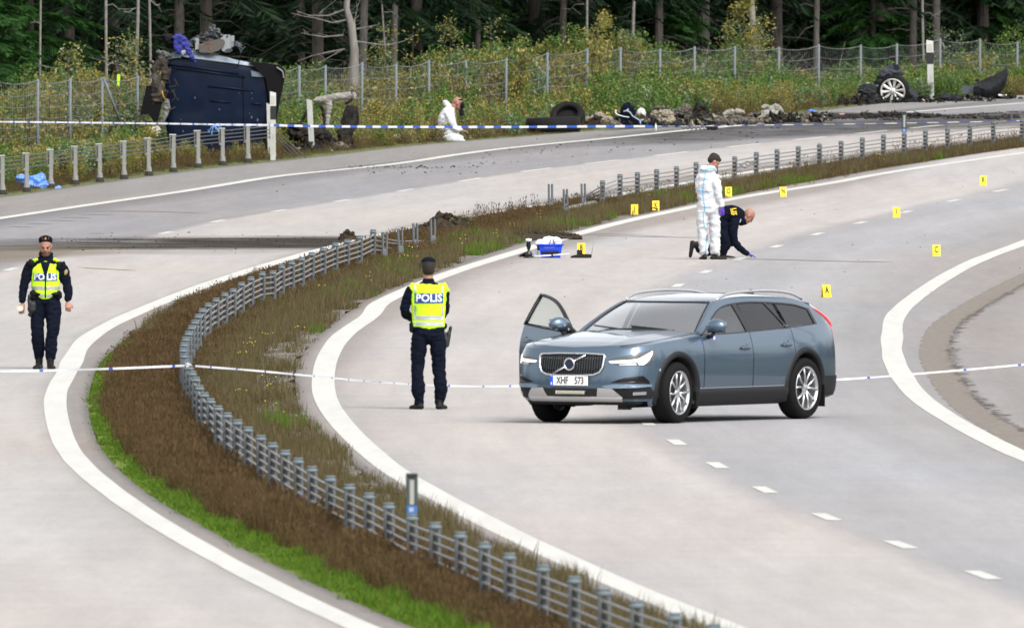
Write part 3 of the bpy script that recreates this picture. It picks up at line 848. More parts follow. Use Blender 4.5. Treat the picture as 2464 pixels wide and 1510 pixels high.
def keep_olive(X, Y, t):
    b_ = barrier_x(Y); rgt = me_r(Y) - X; lft = X - me_l(Y); n = nz(X, Y, .8, 21)
    p = np.where(X > b_, .95, .10) * np.clip(.75 + n, .2, 1.3) + np.where(rgt < 1.3, .3, 0)
    p = p * np.where(rgt < .42, np.clip(.25 + n, 0.03, .6), 1) * np.where((lft < .7) & (Y < 330), .0, 1)
    u, v = uv_of(X, Y), v_of(Y)
    p = np.where((np.abs(u - 1300) < 75) & (np.abs(v - 566) < 8), 0, p)
    p = np.where((np.abs(u - 1078) < 62) & (v > 548) & (v < 592), .15, p)
    p = np.where((rgt < np.interp(Y, [230, 275, 330, 360], [.1, .6, .55, .1])) & (n < .15), .06, p)
    return nr.rand(len(X)) < p
mix_scatter('olive_grass', 42000, 182, 600, me_l, me_r, olive_t, .6, 1.05, keep=keep_olive)
def keep_green(X, Y, t):
    lft = X - me_l(Y); rgt = me_r(Y) - X; n = nz(X, Y, .6, 40)
    w = np.interp(Y, [190, 215, 250, 285, 310, 332, 345], [.60, .53, .43, .34, .33, .14, .0]) + .10 * n
    p = np.where(lft < w, 1.0, 0)
    p = np.maximum(p, np.where((Y > 380) & (rgt < 1.4), np.clip(-.05 + .5 * n, 0, .35), 0))
    p = np.maximum(p, np.where((X > barrier_x(Y)) & (n > .5), .12, 0) * (Y < 400))
    return nr.rand(len(X)) < p
mix_scatter('green_grass', 60000, 182, 600, me_l, me_r, green_t, .7, 1.2, keep=keep_green, zmul=lambda X, Y, t: np.clip((X - me_l(Y)) * 1.2 + .35, .3, 1.5) * np.clip(1 + nz(X, Y, 1.3, 12), .6, 1.7))
mix_scatter('yellow_flowers', 26, 260, 520, barrier_x, me_r, [flower(i) for i in range(4)], .7, 1.1)
# tall seed stalks standing up along the far rim
tall_t = [tuft(9, .62, .010, .14, .25, g_brown, 400 + i, .9, g_rust) for i in range(4)]
mix_scatter('seed_stalks', 1500, 432, 600, me_l, lambda Y: me_l(Y) + 1.6, tall_t, .35, .62, keep=lambda X, Y, t: nr.rand(len(X)) < np.clip(.5 + 1.2 * nz(X, Y, .5, 77), .1, 1))

# ------------------------------------------------------------------ wildlife fence
FEN = [(-8, 192), (90, 190), (168, 188), (245, 186), (330, 182), (415, 178), (500, 172), (580, 168), (650, 163), (719, 158), (782, 157), (870, 150), (952, 153), (1031, 145), (1120, 144), (1217, 140), (1316, 126), (1412, 117), (1492, 114), (1587, 117), (1670, 112), (1767, 111), (1873, 113), (1969, 107), (2070, 108), (2157, 105), (2261, 92), (2357, 94), (2447, 100), (2540, 96)]
def fz(u): return np.interp(u, [0, 90, 718, 2447, 2600], [502, 505, 532, 600, 606])
fp = []
for u, v in FEN:
    Y = float(fz(u)); p = at(u, v, Y); fp.append(p)
fence = empty('wildlife_fence', (fp[0].x, fp[0].y, fp[0].z - 2.05), 0, 'tall galvanised wire game fence with thin posts in front of the forest', 'fence')
FO = Vector(fence.location)
m_fp = mat('fence_post_steel', (.135, .155, .165), .7, .0, spec=.2)
m_wire = mat('fence_wire', (.20, .21, .21), .6, .4)
for p in fp:
    b = MB(); b.tube([(0, 0, -2.15), (.012, 0, 0)], .03, 8); b.build('post', m_fp, fence, True, p - FO)
b = MB()
for k, h in enumerate((0.0, .27, .52, .76, .98, 1.2, 1.4, 1.6)):
    pts = []
    for i in range(len(fp) - 1):
        for t in (0, .25, .5, .75):
            q = fp[i].lerp(fp[i + 1], t); s = -.07 * (1 - h / 3) * 4 * t * (1 - t)
            pts.append((q.x, q.y, q.z - .04 - h + s))
    b.tube(pts, .0065 if k else .009, 3, False)
tag(b.build('line_wires', m_wire, fence, False, -FO), kind='stuff')
b = MB()
for i in range(len(fp) - 1):
    n = max(4, int((fp[i + 1] - fp[i]).length / .17))
    for k in range(n):
        t = k / n; q = fp[i].lerp(fp[i + 1], t); s = -.07 * 4 * t * (1 - t)
        b.tube([(q.x, q.y, q.z - .04 + s), (q.x, q.y, q.z - 1.7)], .0032, 3, False)
tag(b.build('stay_wires', m_wire, fence, False, -FO), kind='stuff')
for (u0, v0, u1, v1) in ((249, 188, 291, 298),):
    Y = float(fz(u0)) - .2; a, c = at(u0, v0, Y), at(u1, v1, Y + .4)
    MB().tube([a - FO, c - FO], .028, 8).build('brace', m_fp, fence, True)

# ------------------------------------------------------------------ foliage builders
def leafV(V, F, c, s, r, ax=None):
    """one leaf: two triangles folded along its midrib"""
    a = Vector((r.gauss(0, 1), r.gauss(0, 1), r.gauss(0, .6))).normalized(); b_ = Vector((r.gauss(0, 1), r.gauss(0, 1), r.gauss(0, 1)))
    b_ = (b_ - a * b_.dot(a)).normalized(); n = a.cross(b_) * .2
    k = len(V); V += [tuple(c - a * s * .5), tuple(c + b_ * s * .32 + n * s), tuple(c + a * s * .5), tuple(c - b_ * s * .32 + n * s)]
    F += [(k, k + 1, k + 2), (k, k + 2, k + 3)]
def bush(seed, R, H, n, leaf, mats_, stems=7, top=.5, loose=.5):
    r = random.Random(seed); V = []; F = []; mi = []
    lobes = []
    for i in range(stems):
        a = r.uniform(0, 6.283); d = R * .75 * math.sqrt(r.random()); h = H * r.uniform(.55, 1.0)
        lobes.append((Vector((math.cos(a) * d, math.sin(a) * d, h)), h))
    b = MB()
    for p, h in lobes:
        b.tube([(p.x * .15, p.y * .15, 0), (p.x * .6, p.y * .6, h * .5), tuple(p)], [.012, .009, .004], 4, False)
    V = list(b.V); F = list(b.F); mi = [1] * len(F)
    for i in range(n):
        p, h = r.choice(lobes); t = r.random() ** .7
        q = Vector((p.x * (.15 + .85 * t), p.y * (.15 + .85 * t), h * t))
        w = R * loose * (1 - .55 * t)
        q += Vector((r.gauss(0, w * .5), r.gauss(0, w * .5), r.gauss(0, w * .3)))
        if q.z < .02: q.z = .02 + r.random() * .1
        k = len(F); leafV(V, F, q, leaf * r.uniform(.6, 1.3), r); mi += [0] * (len(F) - k)
    return newmesh('bush', V, F, mats=mats_, mi=mi)
lf_green = leafmat('leaf_green', [(.040, .095, .015), (.075, .15, .025), (.055, .115, .022), (.15, .22, .06), (.055, .12, .02), (.28, .28, .09)], .5, trans=.3)
lf_willow = leafmat('leaf_willow', [(.045, .095, .028), (.095, .155, .06), (.065, .13, .032), (.26, .32, .19), (.07, .13, .035), (.40, .44, .32)], .5, trans=.3)
lf_autumn = leafmat('leaf_autumn', [(.065, .11, .022), (.16, .17, .035), (.28, .23, .05), (.11, .10, .035), (.42, .35, .13), (.09, .13, .028)], .55, trans=.3)
lf_ochre = leafmat('leaf_ochre', [(.13, .10, .033), (.20, .165, .055), (.075, .075, .025), (.36, .30, .14), (.11, .12, .033)], .6, trans=.3)
bark_d = mat('dark_bark', (.050, .040, .032), .9, noise=.4, nscale=6, stretch=(1, 1, .3), bump=.6, bscale=30)
twig = mat('twig_bark', (.055, .045, .03), .85)
V1 = [bush(500 + i, .55, .95, 900, .062, [lf_green, twig]) for i in range(3)] + [bush(510 + i, .55, .85, 900, .065, [lf_willow, twig]) for i in range(2)]
V2 = [bush(520 + i, .5, .85, 800, .055, [lf_autumn, twig], loose=.6) for i in range(3)] + [bush(530 + i, .5, .7, 800, .05, [lf_ochre, twig], loose=.6) for i in range(2)]
# growth between the far carriageway and the forest
TOPU = [-100, 0, 60, 150, 200, 300, 340, 500, 690, 760, 880, 960, 1040, 1100, 1180, 1300, 1350, 1400, 1470, 1530, 1600, 1700, 1760, 1850, 1900, 2000, 2100, 2160, 2250, 2320, 2464, 2600]
TOPV = [215, 208, 180, 150, 160, 178, 190, 180, 165, 170, 165, 160, 150, 130, 120, 110, 95, 88, 75, 100, 135, 150, 130, 150, 172, 178, 170, 165, 160, 130, 115, 115]
FRU = [-100, 60, 200, 300, 340, 700, 1030, 1120, 1217, 1316, 1412, 1492, 1670, 1767, 1873, 2070, 2157, 2261, 2357, 2500]
FRV = [350, 350, 320, 300, 290, 245, 230, 228, 250, 220, 205, 178, 178, 200, 188, 198, 165, 155, 178, 160]
pA, sA, pB, sB, pC, sC = [], [], [], [], [], []
rv = random.Random(99)
for k in range(5200):
    u = rv.uniform(-90, 2560)
    Xr = (u - 1232) / FPX
    # distance of the road edge in this column
    ye = float(np.interp(u, [-100, 0, 615, 1231, 1848, 2223, 2464, 2600], [478, 482, 507, 526, 543, 561, 568, 573]))
    f = rv.random()
    Y = ye + 2.2 + f * 62
    X = Xr * Y; z = float(terrain(X, Y)); dl = float(lo_edge(Y)) - X
    if dl < .55: continue
    vb = -290 + FPX * (CAMH - z) / Y; vt = float(np.interp(u, TOPU, TOPV)) + rv.gauss(0, 12)
    H = (vb - vt) / ppm(Y)
    hmax = .45 + (Y - ye) * .06
    if 330 < u < 1000: hmax *= .75
    H = min(H, hmax * rv.uniform(.8, 1.35))
    if Y < fz(u) + .6:
        H = min(H, (vb - float(np.interp(u, FRU, FRV)) + rv.gauss(0, 8)) / ppm(Y))
    if H < .15: continue
    # keep the wrecks clear
    if 335 < u < 700 and Y < 516: continue
    if 690 < u < 880 and Y < 520 and dl < 4.3: continue
    if 2000 < u < 2220 and Y < ye + 9: continue
    if 1250 < u < 1760 and Y < ye + 10: continue
    if 1760 < u < 1900 and Y < ye + 6: continue
    if H > 2.5: H = 2.5 * rv.uniform(.85, 1.1)
    s = H / .9
    n = mnoise.noise(Vector((u * .004, Y * .05, 2))) + rv.gauss(0, .22) - .12 * (1 if u < 1200 else -1) + (.0 if Y - ye < 14 else -.12)
    (pA if n > 0 else pB).append((X, Y, z - .05)); (sA if n > 0 else sB).append((max(.6, min(1.5, s * .8)), max(.6, min(1.5, s * .8)), s))
rot = lambda n: nr.uniform(0, 6.28, n)
scatter('undergrowth_green', pA, np.array(sA), rot(len(pA)), V1)
scatter('undergrowth_autumn', pB, np.array(sB), rot(len(pB)), V2)
X, Y, t = med_points(15000, 180, 560, lambda Y: r_outline(Y) + 4.3, lambda Y: r_outline(Y) + 13)
scatter('right_verge_grass', np.stack([X, Y, terrain(X, Y) - .01], -1), nr.uniform(.8, 1.5, len(X)), rot(len(X)), olive_t + green_t + brown_t[:2])
# low herbs and moss on the far verge
X, Y, t = med_points(16000, 478, 620, lambda Y: lo_edge(Y) - 2.6, lambda Y: lo_edge(Y) - .1)
k = (nr.rand(len(X)) < np.where(lo_edge(Y) - X < .5, .55, 1))
X, Y = X[k], Y[k]
sc = nr.uniform(.5, 1.0, len(X)) * np.clip((lo_edge(Y) - X) * .8, .25, 1.5)
scatter('verge_grass', np.stack([X, Y, terrain(X, Y) - .01], -1), sc, rot(len(X)), green_t + olive_t + brown_t[:2])
band('verge_moss', lambda y: float(lo_edge(y)) - 1.0, lambda y: float(lo_edge(y)) - .0, 460, 620, mat('moss', (.055, .060, .018), .95, noise=.5, nscale=7, col2=(.10, .12, .03)), -.025, wob=.05)

# ------------------------------------------------------------------ trees
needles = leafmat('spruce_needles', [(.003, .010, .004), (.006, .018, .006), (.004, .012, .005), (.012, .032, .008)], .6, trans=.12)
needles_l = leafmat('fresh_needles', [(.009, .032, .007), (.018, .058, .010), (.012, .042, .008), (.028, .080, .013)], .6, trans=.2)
bark = mat('spruce_bark', (.026, .021, .018), .9, noise=.45, nscale=14, stretch=(1, 1, .35), bump=.8, bscale=25, col2=(.065, .055, .048))
bark_g = mat('grey_bark', (.048, .044, .041), .9, noise=.45, nscale=14, stretch=(1, 1, .35), bump=.8, bscale=25, col2=(.10, .092, .085))
birchm = mat('birch_bark', (.22, .21, .19), .8, noise=.5, nscale=6, stretch=(1, 1, 2.5), col2=(.12, .11, .10))
deadm = mat('dead_wood', (.11, .10, .09), .9, noise=.35, nscale=10, stretch=(1, 1, .2), bump=.7, bscale=20, col2=(.22, .205, .185))
def spray(V, F, p0, d, L_, r, wid=.5, droop=.35, tw=.03, dens=30):
    """one drooping branch with hanging needle twigs"""
    side = d.cross(Vector((0, 0, 1))).normalized()
    for i in range(dens):
        t = .12 + .88 * (i + r.random()) / dens
        q = p0 + d * (L_ * t) + Vector((0, 0, -droop * L_ * t * t))
        for s in (-1, 1):
            w = wid * L_ * (1 - t * .75) * r.uniform(.5, 1.1)
            e = q + side * (s * w * .6) + d * (w * .45) + Vector((0, 0, -w * r.uniform(.15, .6)))
            k = len(V); n = Vector((r.gauss(0, tw * .5), r.gauss(0, tw * .5), tw * r.uniform(.7, 1.3)))
            m_ = (q + e) * .5
            V += [tuple(q - n * .3), tuple(m_ + n * .6), tuple(e), tuple(m_ - n * .9)]; F += [(k, k + 1, k + 2, k + 3)]
def spruce_mesh(seed, H=13.0, base=1.2, R=2.2, dens=22, step=.30, nb=7):
    r = random.Random(seed); V = []; F = []
    h = base
    while h < H - .3:
        t = (h - base) / (H - base); L0 = R * (1 - t) ** .8 + .25
        for k in range(nb):
            if r.random() < .12: continue
            a = r.uniform(0, 6.283); L_ = L0 * r.uniform(.6, 1.15)
            d = Vector((math.cos(a), math.sin(a), r.uniform(-.15, .2) + .25 * t)).normalized()
            spray(V, F, Vector((0, 0, h + r.uniform(-.15, .15))), d, L_, r, dens=max(8, int(dens * 1.7 * L_ / R)), tw=.032)
        h += step * (1 if h < 6 else 1.8)
    return V, F
def trunk_mesh(seed, H, r0, r1, bend=.1, n=9, mat_=bark, stubs=0, stubL=.8):
    r = random.Random(seed); ph = r.uniform(0, 6.28); b = MB()
    pts = [(bend * math.sin(i / 9 * 2.2 + ph) * i / 9 * (1 if H > 6 else .6), bend * math.cos(i / 9 * 1.7 + ph) * i / 9, H * i / 9) for i in range(10)]
    rs = [r0 * 1.18] + [r0 + (r1 - r0) * i / 9 for i in range(1, 10)]
    b.tube(pts, rs, n)
    for i in range(stubs):
        z = r.uniform(.8, min(H, 6)); a = r.uniform(0, 6.28); L_ = stubL * r.uniform(.4, 1.2)
        c = Vector((0, 0, z)); d = Vector((math.cos(a), math.sin(a), r.uniform(-.25, .25)))
        m1 = c + d * L_ * .5 + Vector((0, 0, .06 * r.gauss(0, 1))); e = c + d * L_ + Vector((0, 0, -.15 * L_))
        b.tube([c, m1, e], [.014, .010, .004], 4, False)
        for q in range(3):
            s = m1.lerp(e, r.random()); b.tube([s, s + Vector((r.gauss(0, .2), r.gauss(0, .2), r.gauss(0, .12)))], [.006, .003], 3, False)
    return b.mesh('trunk', mat_, True)
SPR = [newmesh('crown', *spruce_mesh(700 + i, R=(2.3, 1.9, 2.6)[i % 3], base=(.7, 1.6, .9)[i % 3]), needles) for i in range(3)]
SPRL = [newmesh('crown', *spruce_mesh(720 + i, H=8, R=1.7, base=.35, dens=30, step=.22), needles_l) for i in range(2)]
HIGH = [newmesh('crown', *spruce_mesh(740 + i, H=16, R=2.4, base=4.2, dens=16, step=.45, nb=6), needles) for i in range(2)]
TR = [trunk_mesh(760 + i, 13, .15, .03, mat_=bark, stubs=14) for i in range(3)]
TRB = [trunk_mesh(770 + i, 16, .15, .05, mat_=bark, stubs=34, stubL=1.5) for i in range(3)]
TRG = [trunk_mesh(780 + i, 16, .15, .05, mat_=bark_g, stubs=16, stubL=1.0) for i in range(2)]
def joined_tree(crown, trunk_):
    b = MB(); me = bpy.data.meshes.new('tree_mass')
    V = [tuple(v.co) for v in crown.vertices] + [tuple(v.co) for v in trunk_.vertices]; n = len(crown.vertices)
    F = [tuple(p.vertices) for p in crown.polygons] + [tuple(i + n for i in p.vertices) for p in trunk_.polygons]
    mi = [0] * len(crown.polygons) + [1] * len(trunk_.polygons)
    return newmesh('tree_mass', V, F, mats=[crown.materials[0], trunk_.materials[0]], mi=mi)
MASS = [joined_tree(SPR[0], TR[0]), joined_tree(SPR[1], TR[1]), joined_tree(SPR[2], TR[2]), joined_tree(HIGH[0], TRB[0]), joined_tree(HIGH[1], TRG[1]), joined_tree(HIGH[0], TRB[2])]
pts, scs = [], []
rt = random.Random(31)
for i in range(1250):
    u = rt.uniform(-2600, 5200); Y = rt.uniform(570, 720)
    X = (u - 1232) / FPX * Y
    if Y < fz(min(max(u, 0), 2600)) + 16: continue
    pts.append((X, Y, float(terrain(X, Y)) - .1)); scs.append(rt.uniform(.8, 1.25))
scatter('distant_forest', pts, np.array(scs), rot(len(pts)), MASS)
# the wood that lines the road on both sides, seen only in reflections and as shade
pts, scs = [], []
for i in range(420):
    Y = rt.uniform(60, 560); s = rt.choice((-1, 1, 1))
    X = (float(lo_edge(Y)) - 30 - rt.uniform(0, 45)) if s < 0 else (float(r_outline(Y)) + 34 + rt.uniform(0, 50))
    if abs((X / Y) * FPX) < 1900: continue
    pts.append((X, Y, float(terrain(X, Y)) - .1)); scs.append(rt.uniform(.9, 1.4))
scatter('roadside_forest', pts, np.array(scs), rot(len(pts)), MASS)

def tree(name, u, dY, crown, trunk_, label, cat='tree', s=1.0, group=None, rz=None, lean=(0, 0), st=None, sx=1.0):
    Y = float(fz(u)) + dY; X = (u - 1232) / FPX * Y
    o = empty(name, (X, Y, float(terrain(X, Y)) - .1), rng.uniform(0, 6.28) if rz is None else rz, label, cat, group)
    o.rotation_euler[0] = lean[0]; o.rotation_euler[1] = lean[1]
    if trunk_ is not None: link('trunk', trunk_, o, scale=(sx * s, sx * s, s))
    if crown is not None: link('crown', crown, o, scale=(s, s, s))
    return o
# spruces with low green crowns at the edge of the wood
for i, (u, dY, k, s, kind, lab) in enumerate([
    (-40, 14, 0, 1.0, 'l', 'bright green spruce at the left picture edge behind the fence'),
    (75, 18, 1, 1.05, 'l', 'bright green spruce with low boughs, second from the left picture edge'),
    (165, 24, 2, 1.0, 'd', 'dark spruce just right of the two bright spruces on the far left'),
    (620, 26, 0, 1.0, 'd', 'dark spruce rising directly behind the overturned dark van'),
    (720, 20, 1, 1.0, 'd', 'dark spruce left of the broken dead tree'),
    (1000, 24, 2, 1.1, 'd', 'dark spruce above the kneeling person in white'),
    (1120, 22, 0, .9, 'l', 'spruce with one bright green bough right of the tall grey trunk'),
    (1230, 26, 1, 1.0, 'd', 'dark spruce behind the shrubs, left of the birch stems'),
    (1500, 22, 1, 1.0, 'l', 'bright green spruce with hanging boughs in the middle of the wood'),
    (1585, 19, 0, .95, 'l', 'broad bright green spruce right of the middle, over the fence'),
    (1930, 30, 2, 1.0, 'd', 'dark spruce left of the bare grey trunk on the right'),
    (2100, 17, 1, 1.0, 'l', 'fresh green spruce directly above the wrecked car wheel'),
    (2060, 28, 0, 1.0, 'd', 'dark spruce behind the fresh green one above the wheel'),
    (2390, 18, 0, .95, 'l', 'green spruce above the torn black bumper at the right'),
    (2470, 15, 1, .9, 'l', 'green spruce at the right picture edge behind the fence')]):
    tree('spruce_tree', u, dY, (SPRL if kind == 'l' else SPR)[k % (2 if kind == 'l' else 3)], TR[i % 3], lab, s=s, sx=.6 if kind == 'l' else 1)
# bare trunks one can tell apart
for i, (u, dY, w, kind, lean, lab) in enumerate([
    (497, 15, .165, 'b', (0, .01), 'thick brown pine trunk right behind the top of the overturned van'),
    (868, 7, .105, 'g', (0, -.03), 'straight grey spruce trunk touching the broken dead tree on its right'),
    (283, 20, .13, 'b', (0, .02), 'dim brown trunk between the two pale birches on the left'),
    (1350, 13, .09, 'b', (0, -.02), 'dark trunk at the left flank of the tallest yellow-green shrub'),
    (1690, 17, .19, 'b', (0, 0), 'thickest dark trunk, in deep shade right of the bright spruce'),
    (1645, 26, .11, 'b', (0, 0), 'slim dark trunk in the shade left of the thickest trunk'),
    (1960, 12, .085, 'g', (0, .015), 'slim grey trunk with dead twigs between the snag and the wheel'),
    (2195, 12, .11, 'b', (0, .01), 'brown trunk left of the white marker post at the right'),
    (2250, 14, .12, 'g', (0, .005), 'grey trunk just right of the white marker post'),
    (1150, 20, .08, 'b', (0, .01), 'thin dim trunk behind the left yellow sapling'),
    (1575, 24, .12, 'g', (0, 0), 'grey trunk half hidden by the broad bright green spruce'),
    (945, 16, .08, 'g', (0, -.02), 'thin grey trunk right of the straight grey spruce trunk'),
    (766, 14, .15, 'b', (0, .0), 'mottled brown trunk left of the broken dead tree'),
    (2330, 26, .13, 'b', (0, 0), 'dark trunk deep in the wood between marker post and torn bumper')]):
    tk = (TRG if kind == 'g' else TRB)[i % (2 if kind == 'g' else 3)]
    tree('pine_tree' if kind == 'b' else 'spruce_tree', u, dY, HIGH[i % 2], tk, lab, sx=w / .15, lean=lean)
# pale birch stems
for i, (u, dY, w, lean, lab) in enumerate([
    (362, 10, .035, (0, .01), 'thin white birch stem close to the left end of the overturned van'),
    (320, 14, .045, (0, .015), 'greyish birch stem second left of the overturned van'),
    (262, 9, .04, (0, .04), 'leaning pale birch stem left of the two slim birches'),
    (98, 12, .03, (0, -.02), 'short pale stem in front of the bright spruces on the left'),
    (1415, 9, .035, (0, .03), 'white birch stem above the tallest yellow-green shrub'),
    (1520, 9, .05, (0, 0), 'pale stem between the shrub top and the bright spruces'),
    (2228, 8, .04, (0, -.03), 'crooked pale birch stem left of the marker post'),
    (938, 8, .025, (0, -.05), 'thin leaning pale sapling right of the tall grey trunk')]):
    tree('birch_tree', u, dY, None, trunk_mesh(800 + i, 7.5, w, w * .6, .16, 7, birchm, 6, .5), lab, lean=lean)

# broken dead tree and the leafy snag
def dead_tree():
    u = 848; Y = float(fz(u)) + 3; X = (u - 1232) / FPX * Y; z = float(terrain(X, Y))
    o = empty('dead_tree', (X, Y, z), 0, 'split silver-grey dead tree with bare drooping branches behind the fence', 'tree')
    def L(u_, v_, dy=0): return at(u_, v_, Y + dy) - Vector((X, Y, z))
    b = MB(); b.tube([L(848, 330), L(850, 200), L(853, 120), L(845, 60), L(834, 20), L(838, -30)], [.14, .13, .10, .085, .07, .06], 9)
    b.tube([L(856, 300), L(855, 160), L(853, 100), L(853, 46)], [.11, .085, .055, .01], 7)
    b.build('trunk', deadm, o, True)
    for pts, r0 in (([(833, 22), (790, 38), (745, 38), (713, 26)], .022), ([(838, 47), (800, 55), (760, 44), (735, 40), (700, 32)], .02), ([(826, 85), (780, 89), (745, 84), (725, 79)], .02),
                    ([(830, 118), (790, 125), (750, 135), (715, 148)], .016), ([(858, 70), (880, 66), (912, 60)], .018), ([(857, 100), (895, 105), (930, 110), (970, 100), (995, 88)], .02), ([(840, 0), (815, -5), (770, 30)], .012), ([(825, 120), (770, 150), (740, 175)], .012), ([(850, 60), (858, 30), (862, 10)], .01)):
        b = MB(); P_ = [L(*p) for p in pts]; b.tube(P_, [r0 * (1 - .75 * i / (len(P_) - 1)) for i in range(len(P_))], 5)
        for q in range(7):
            i = rng.randrange(len(P_) - 1); s = P_[i].lerp(P_[i + 1], rng.random()); b.tube([s, s + Vector((rng.gauss(-.05, .12), rng.gauss(0, .1), rng.gauss(.0, .10)))], [.006, .003], 3, False)
        b.build('branch', deadm, o)
dead_tree()
# dead twiggy brush under the trees
def brush(seed, n=60, R=.9, H=1.2):
    r = random.Random(seed); b = MB()
    for i in range(n):
        a = r.uniform(0, 6.28); p = Vector((r.gauss(0, R * .4), r.gauss(0, R * .4), r.uniform(0, H * .5))); d = Vector((math.cos(a), math.sin(a), r.uniform(.1, 1.4)))
        L_ = r.uniform(.3, 1.0) * H; b.tube([p, p + d * L_ * .5, p + d * L_ + Vector((0, 0, -.2 * L_))], [.008, .006, .003], 3, False)
    return b.mesh('brush', mat('dead_twigs%d' % seed, (.14, .12, .10), .9))
pts = []
for i in range(200):
    u = rv.choice([rv.uniform(1800, 2080), rv.uniform(1600, 1760), rv.uniform(700, 860), rv.uniform(0, 2464), rv.uniform(0, 2464)]); Y = float(fz(u)) + rv.uniform(2, 16); X = (u - 1232) / FPX * Y
    pts.append((X, Y, float(terrain(X, Y))))
scatter('dead_brush', pts, nr.uniform(.6, 1.3, len(pts)), rot(len(pts)), [brush(i) for i in range(4)])

# young broadleaf trees one can pick out
def sapling(u, vt, dY, R, n, mt, lab, leaf=.075, wid=1.0, name='sapling'):
    Y = float(fz(u)) + dY; X = (u - 1232) / FPX * Y; z = float(terrain(X, Y)) - .05
    H = at(u, vt, Y).z - z
    r = random.Random(int(u)); o = empty(name, (X, Y, z), 0, lab, 'young tree')
    b = MB(); tips = []
    b.tube([(0, 0, 0), (.03, 0, H * .5), (r.uniform(-.06, .06), 0, H)], [.028, .018, .005], 6, False)
    for i in range(16):
        h = H * r.uniform(.25, .97); a = r.uniform(0, 6.28); L_ = R * (1.15 - h / H) * r.uniform(.6, 1.3) + .12
        e = Vector((math.cos(a) * L_, math.sin(a) * L_, h + L_ * .6)); b.tube([(0, 0, h), tuple(e)], [.008, .003], 4, False); tips.append((Vector((0, 0, h)), e))
    b.build('trunk', twig, o)
    V = []; F = []
    for i in range(n):
        p, e = r.choice(tips); q = p.lerp(e, r.random() ** .5) + Vector((r.gauss(0, .09), r.gauss(0, .09), r.gauss(0, .09)))
        leafV(V, F, q, leaf * r.uniform(.6, 1.25), r)
    link('crown', newmesh('crown', V, F, mt), o)
lf_birch = leafmat('leaf_birch', [(.05, .10, .025), (.10, .15, .05), (.22, .24, .12), (.30, .22, .04), (.07, .12, .03), (.35, .37, .26)], .45, trans=.3)
lf_yel = leafmat('leaf_yellowing', [(.10, .14, .03), (.22, .20, .04), (.38, .29, .06), (.14, .17, .06), (.30, .31, .18)], .5, trans=.3)
for a in [(1080, 42, 6, .42, 620, lf_birch, 'slender sapling with white and yellow leaves, left of the middle shrubs'),
          (1180, 52, 5, .38, 460, lf_birch, 'second sapling with pale leaves, just right of the first'),
          (925, 62, 3, .30, 330, lf_birch, 'dark leafed sapling between the dead tree and the yellow saplings'),
          (990, 66, 5, .3, 260, lf_yel, 'small yellow-topped sapling on a thin branch right of the dark sapling'),
          (1020, 130, 4, .3, 350, lf_birch, 'low pale-leafed sapling left of the slender yellow-white sapling'),
          (1255, 80, 4, .35, 520, lf_green, 'bright green sapling at the fence left of the big shrub'),
          (1460, 22, 5, .5, 1100, lf_yel, 'tallest yellow-green birch bush in the middle of the fence line'),
          (1385, 68, 4, .55, 1000, lf_green, 'green left shoulder of the big middle bush'),
          (1535, 88, 3, .4, 500, lf_willow, 'low grey-green bush on the right flank of the big middle bush'),
          (1785, -12, 4, .42, 1300, lf_yel, 'tall yellowing sapling wound round a grey snag'),
          (1745, 30, 5, .4, 700, lf_birch, 'pale leafed sapling left of the snag'),
          (1835, 40, 5, .35, 500, lf_yel, 'yellowing sapling right of the snag'),
          (310, 62, 5, .45, 480, lf_birch, 'sparse pale-leafed sapling between the birch stems on the left'),
          (335, 105, 3, .3, 360, lf_birch, 'pale sapling close to the left edge of the van'),
          (280, 85, 3, .3, 200, lf_birch, 'thin leafed sapling left of the sparse pale one'),
          (2262, 62, 2, .42, 420, lf_willow, 'grey-green willow sapling around the marker post'),
          (2300, 80, 4, .35, 260, lf_willow, 'sparse willow sapling right of the marker post'),
          (2420, 92, 2, .5, 600, lf_green, 'bright green broadleaf bush above the torn bumper'),
          (165, 115, 2, .5, 700, lf_birch, 'round pale-leafed bush behind the left fence posts'),
          (60, 160, 2, .5, 500, lf_green, 'low green bush behind the leftmost fence post'),
          (225, 150, 3, .6, 800, lf_yel, 'yellowish bush behind the fence brace on the left'),
          (745, 150, 3, .5, 600, lf_green, 'dark green bush between the van and the dead tree'),
          (905, 128, 4, .6, 800, lf_birch, 'pale-leafed bush right of the tall grey trunk, over the fence'),
          (1125, 108, 3, .6, 900, lf_birch, 'dense bush with pale leaves between the two yellow-white saplings'),
          (1225, 100, 4, .55, 800, lf_yel, 'yellowing bush left of the bright green sapling'),
          (1330, 96, 4, .7, 1200, lf_green, 'broad green bush at the left foot of the big middle bush'),
          (1430, 60, 4, .7, 1500, lf_yel, 'dense yellow-green core of the big middle bush'),
          (1500, 70, 3, .6, 1100, lf_birch, 'pale right half of the big middle bush'),
          (1600, 128, 4, .6, 700, lf_green, 'low green bush under the broad bright spruce'),
          (1815, 60, 4, .6, 1200, lf_birch, 'leafy skirt of the tall yellowing sapling, lower right'),
          (1760, 95, 3, .5, 900, lf_green, 'green skirt of the tall yellowing sapling, lower left'),
          (2450, 60, 6, .6, 900, lf_green, 'tall green broadleaf at the right picture edge')]:
    sapling(*a)
# grey snag inside the tall sapling
Y = float(fz(1805)) + 5; X = (1805 - 1232) / FPX * Y; z = float(terrain(X, Y))
o = empty('snag', (X, Y, z), 0, 'grey leaning snag inside the tall yellowing sapling', 'tree')
MB().tube([(.2, 0, 0), (.12, 0, 1.5), (.02, 0, 3.4), (-.1, 0, 6)], [.10, .09, .07, .03], 8).build('trunk', deadm, o, True)
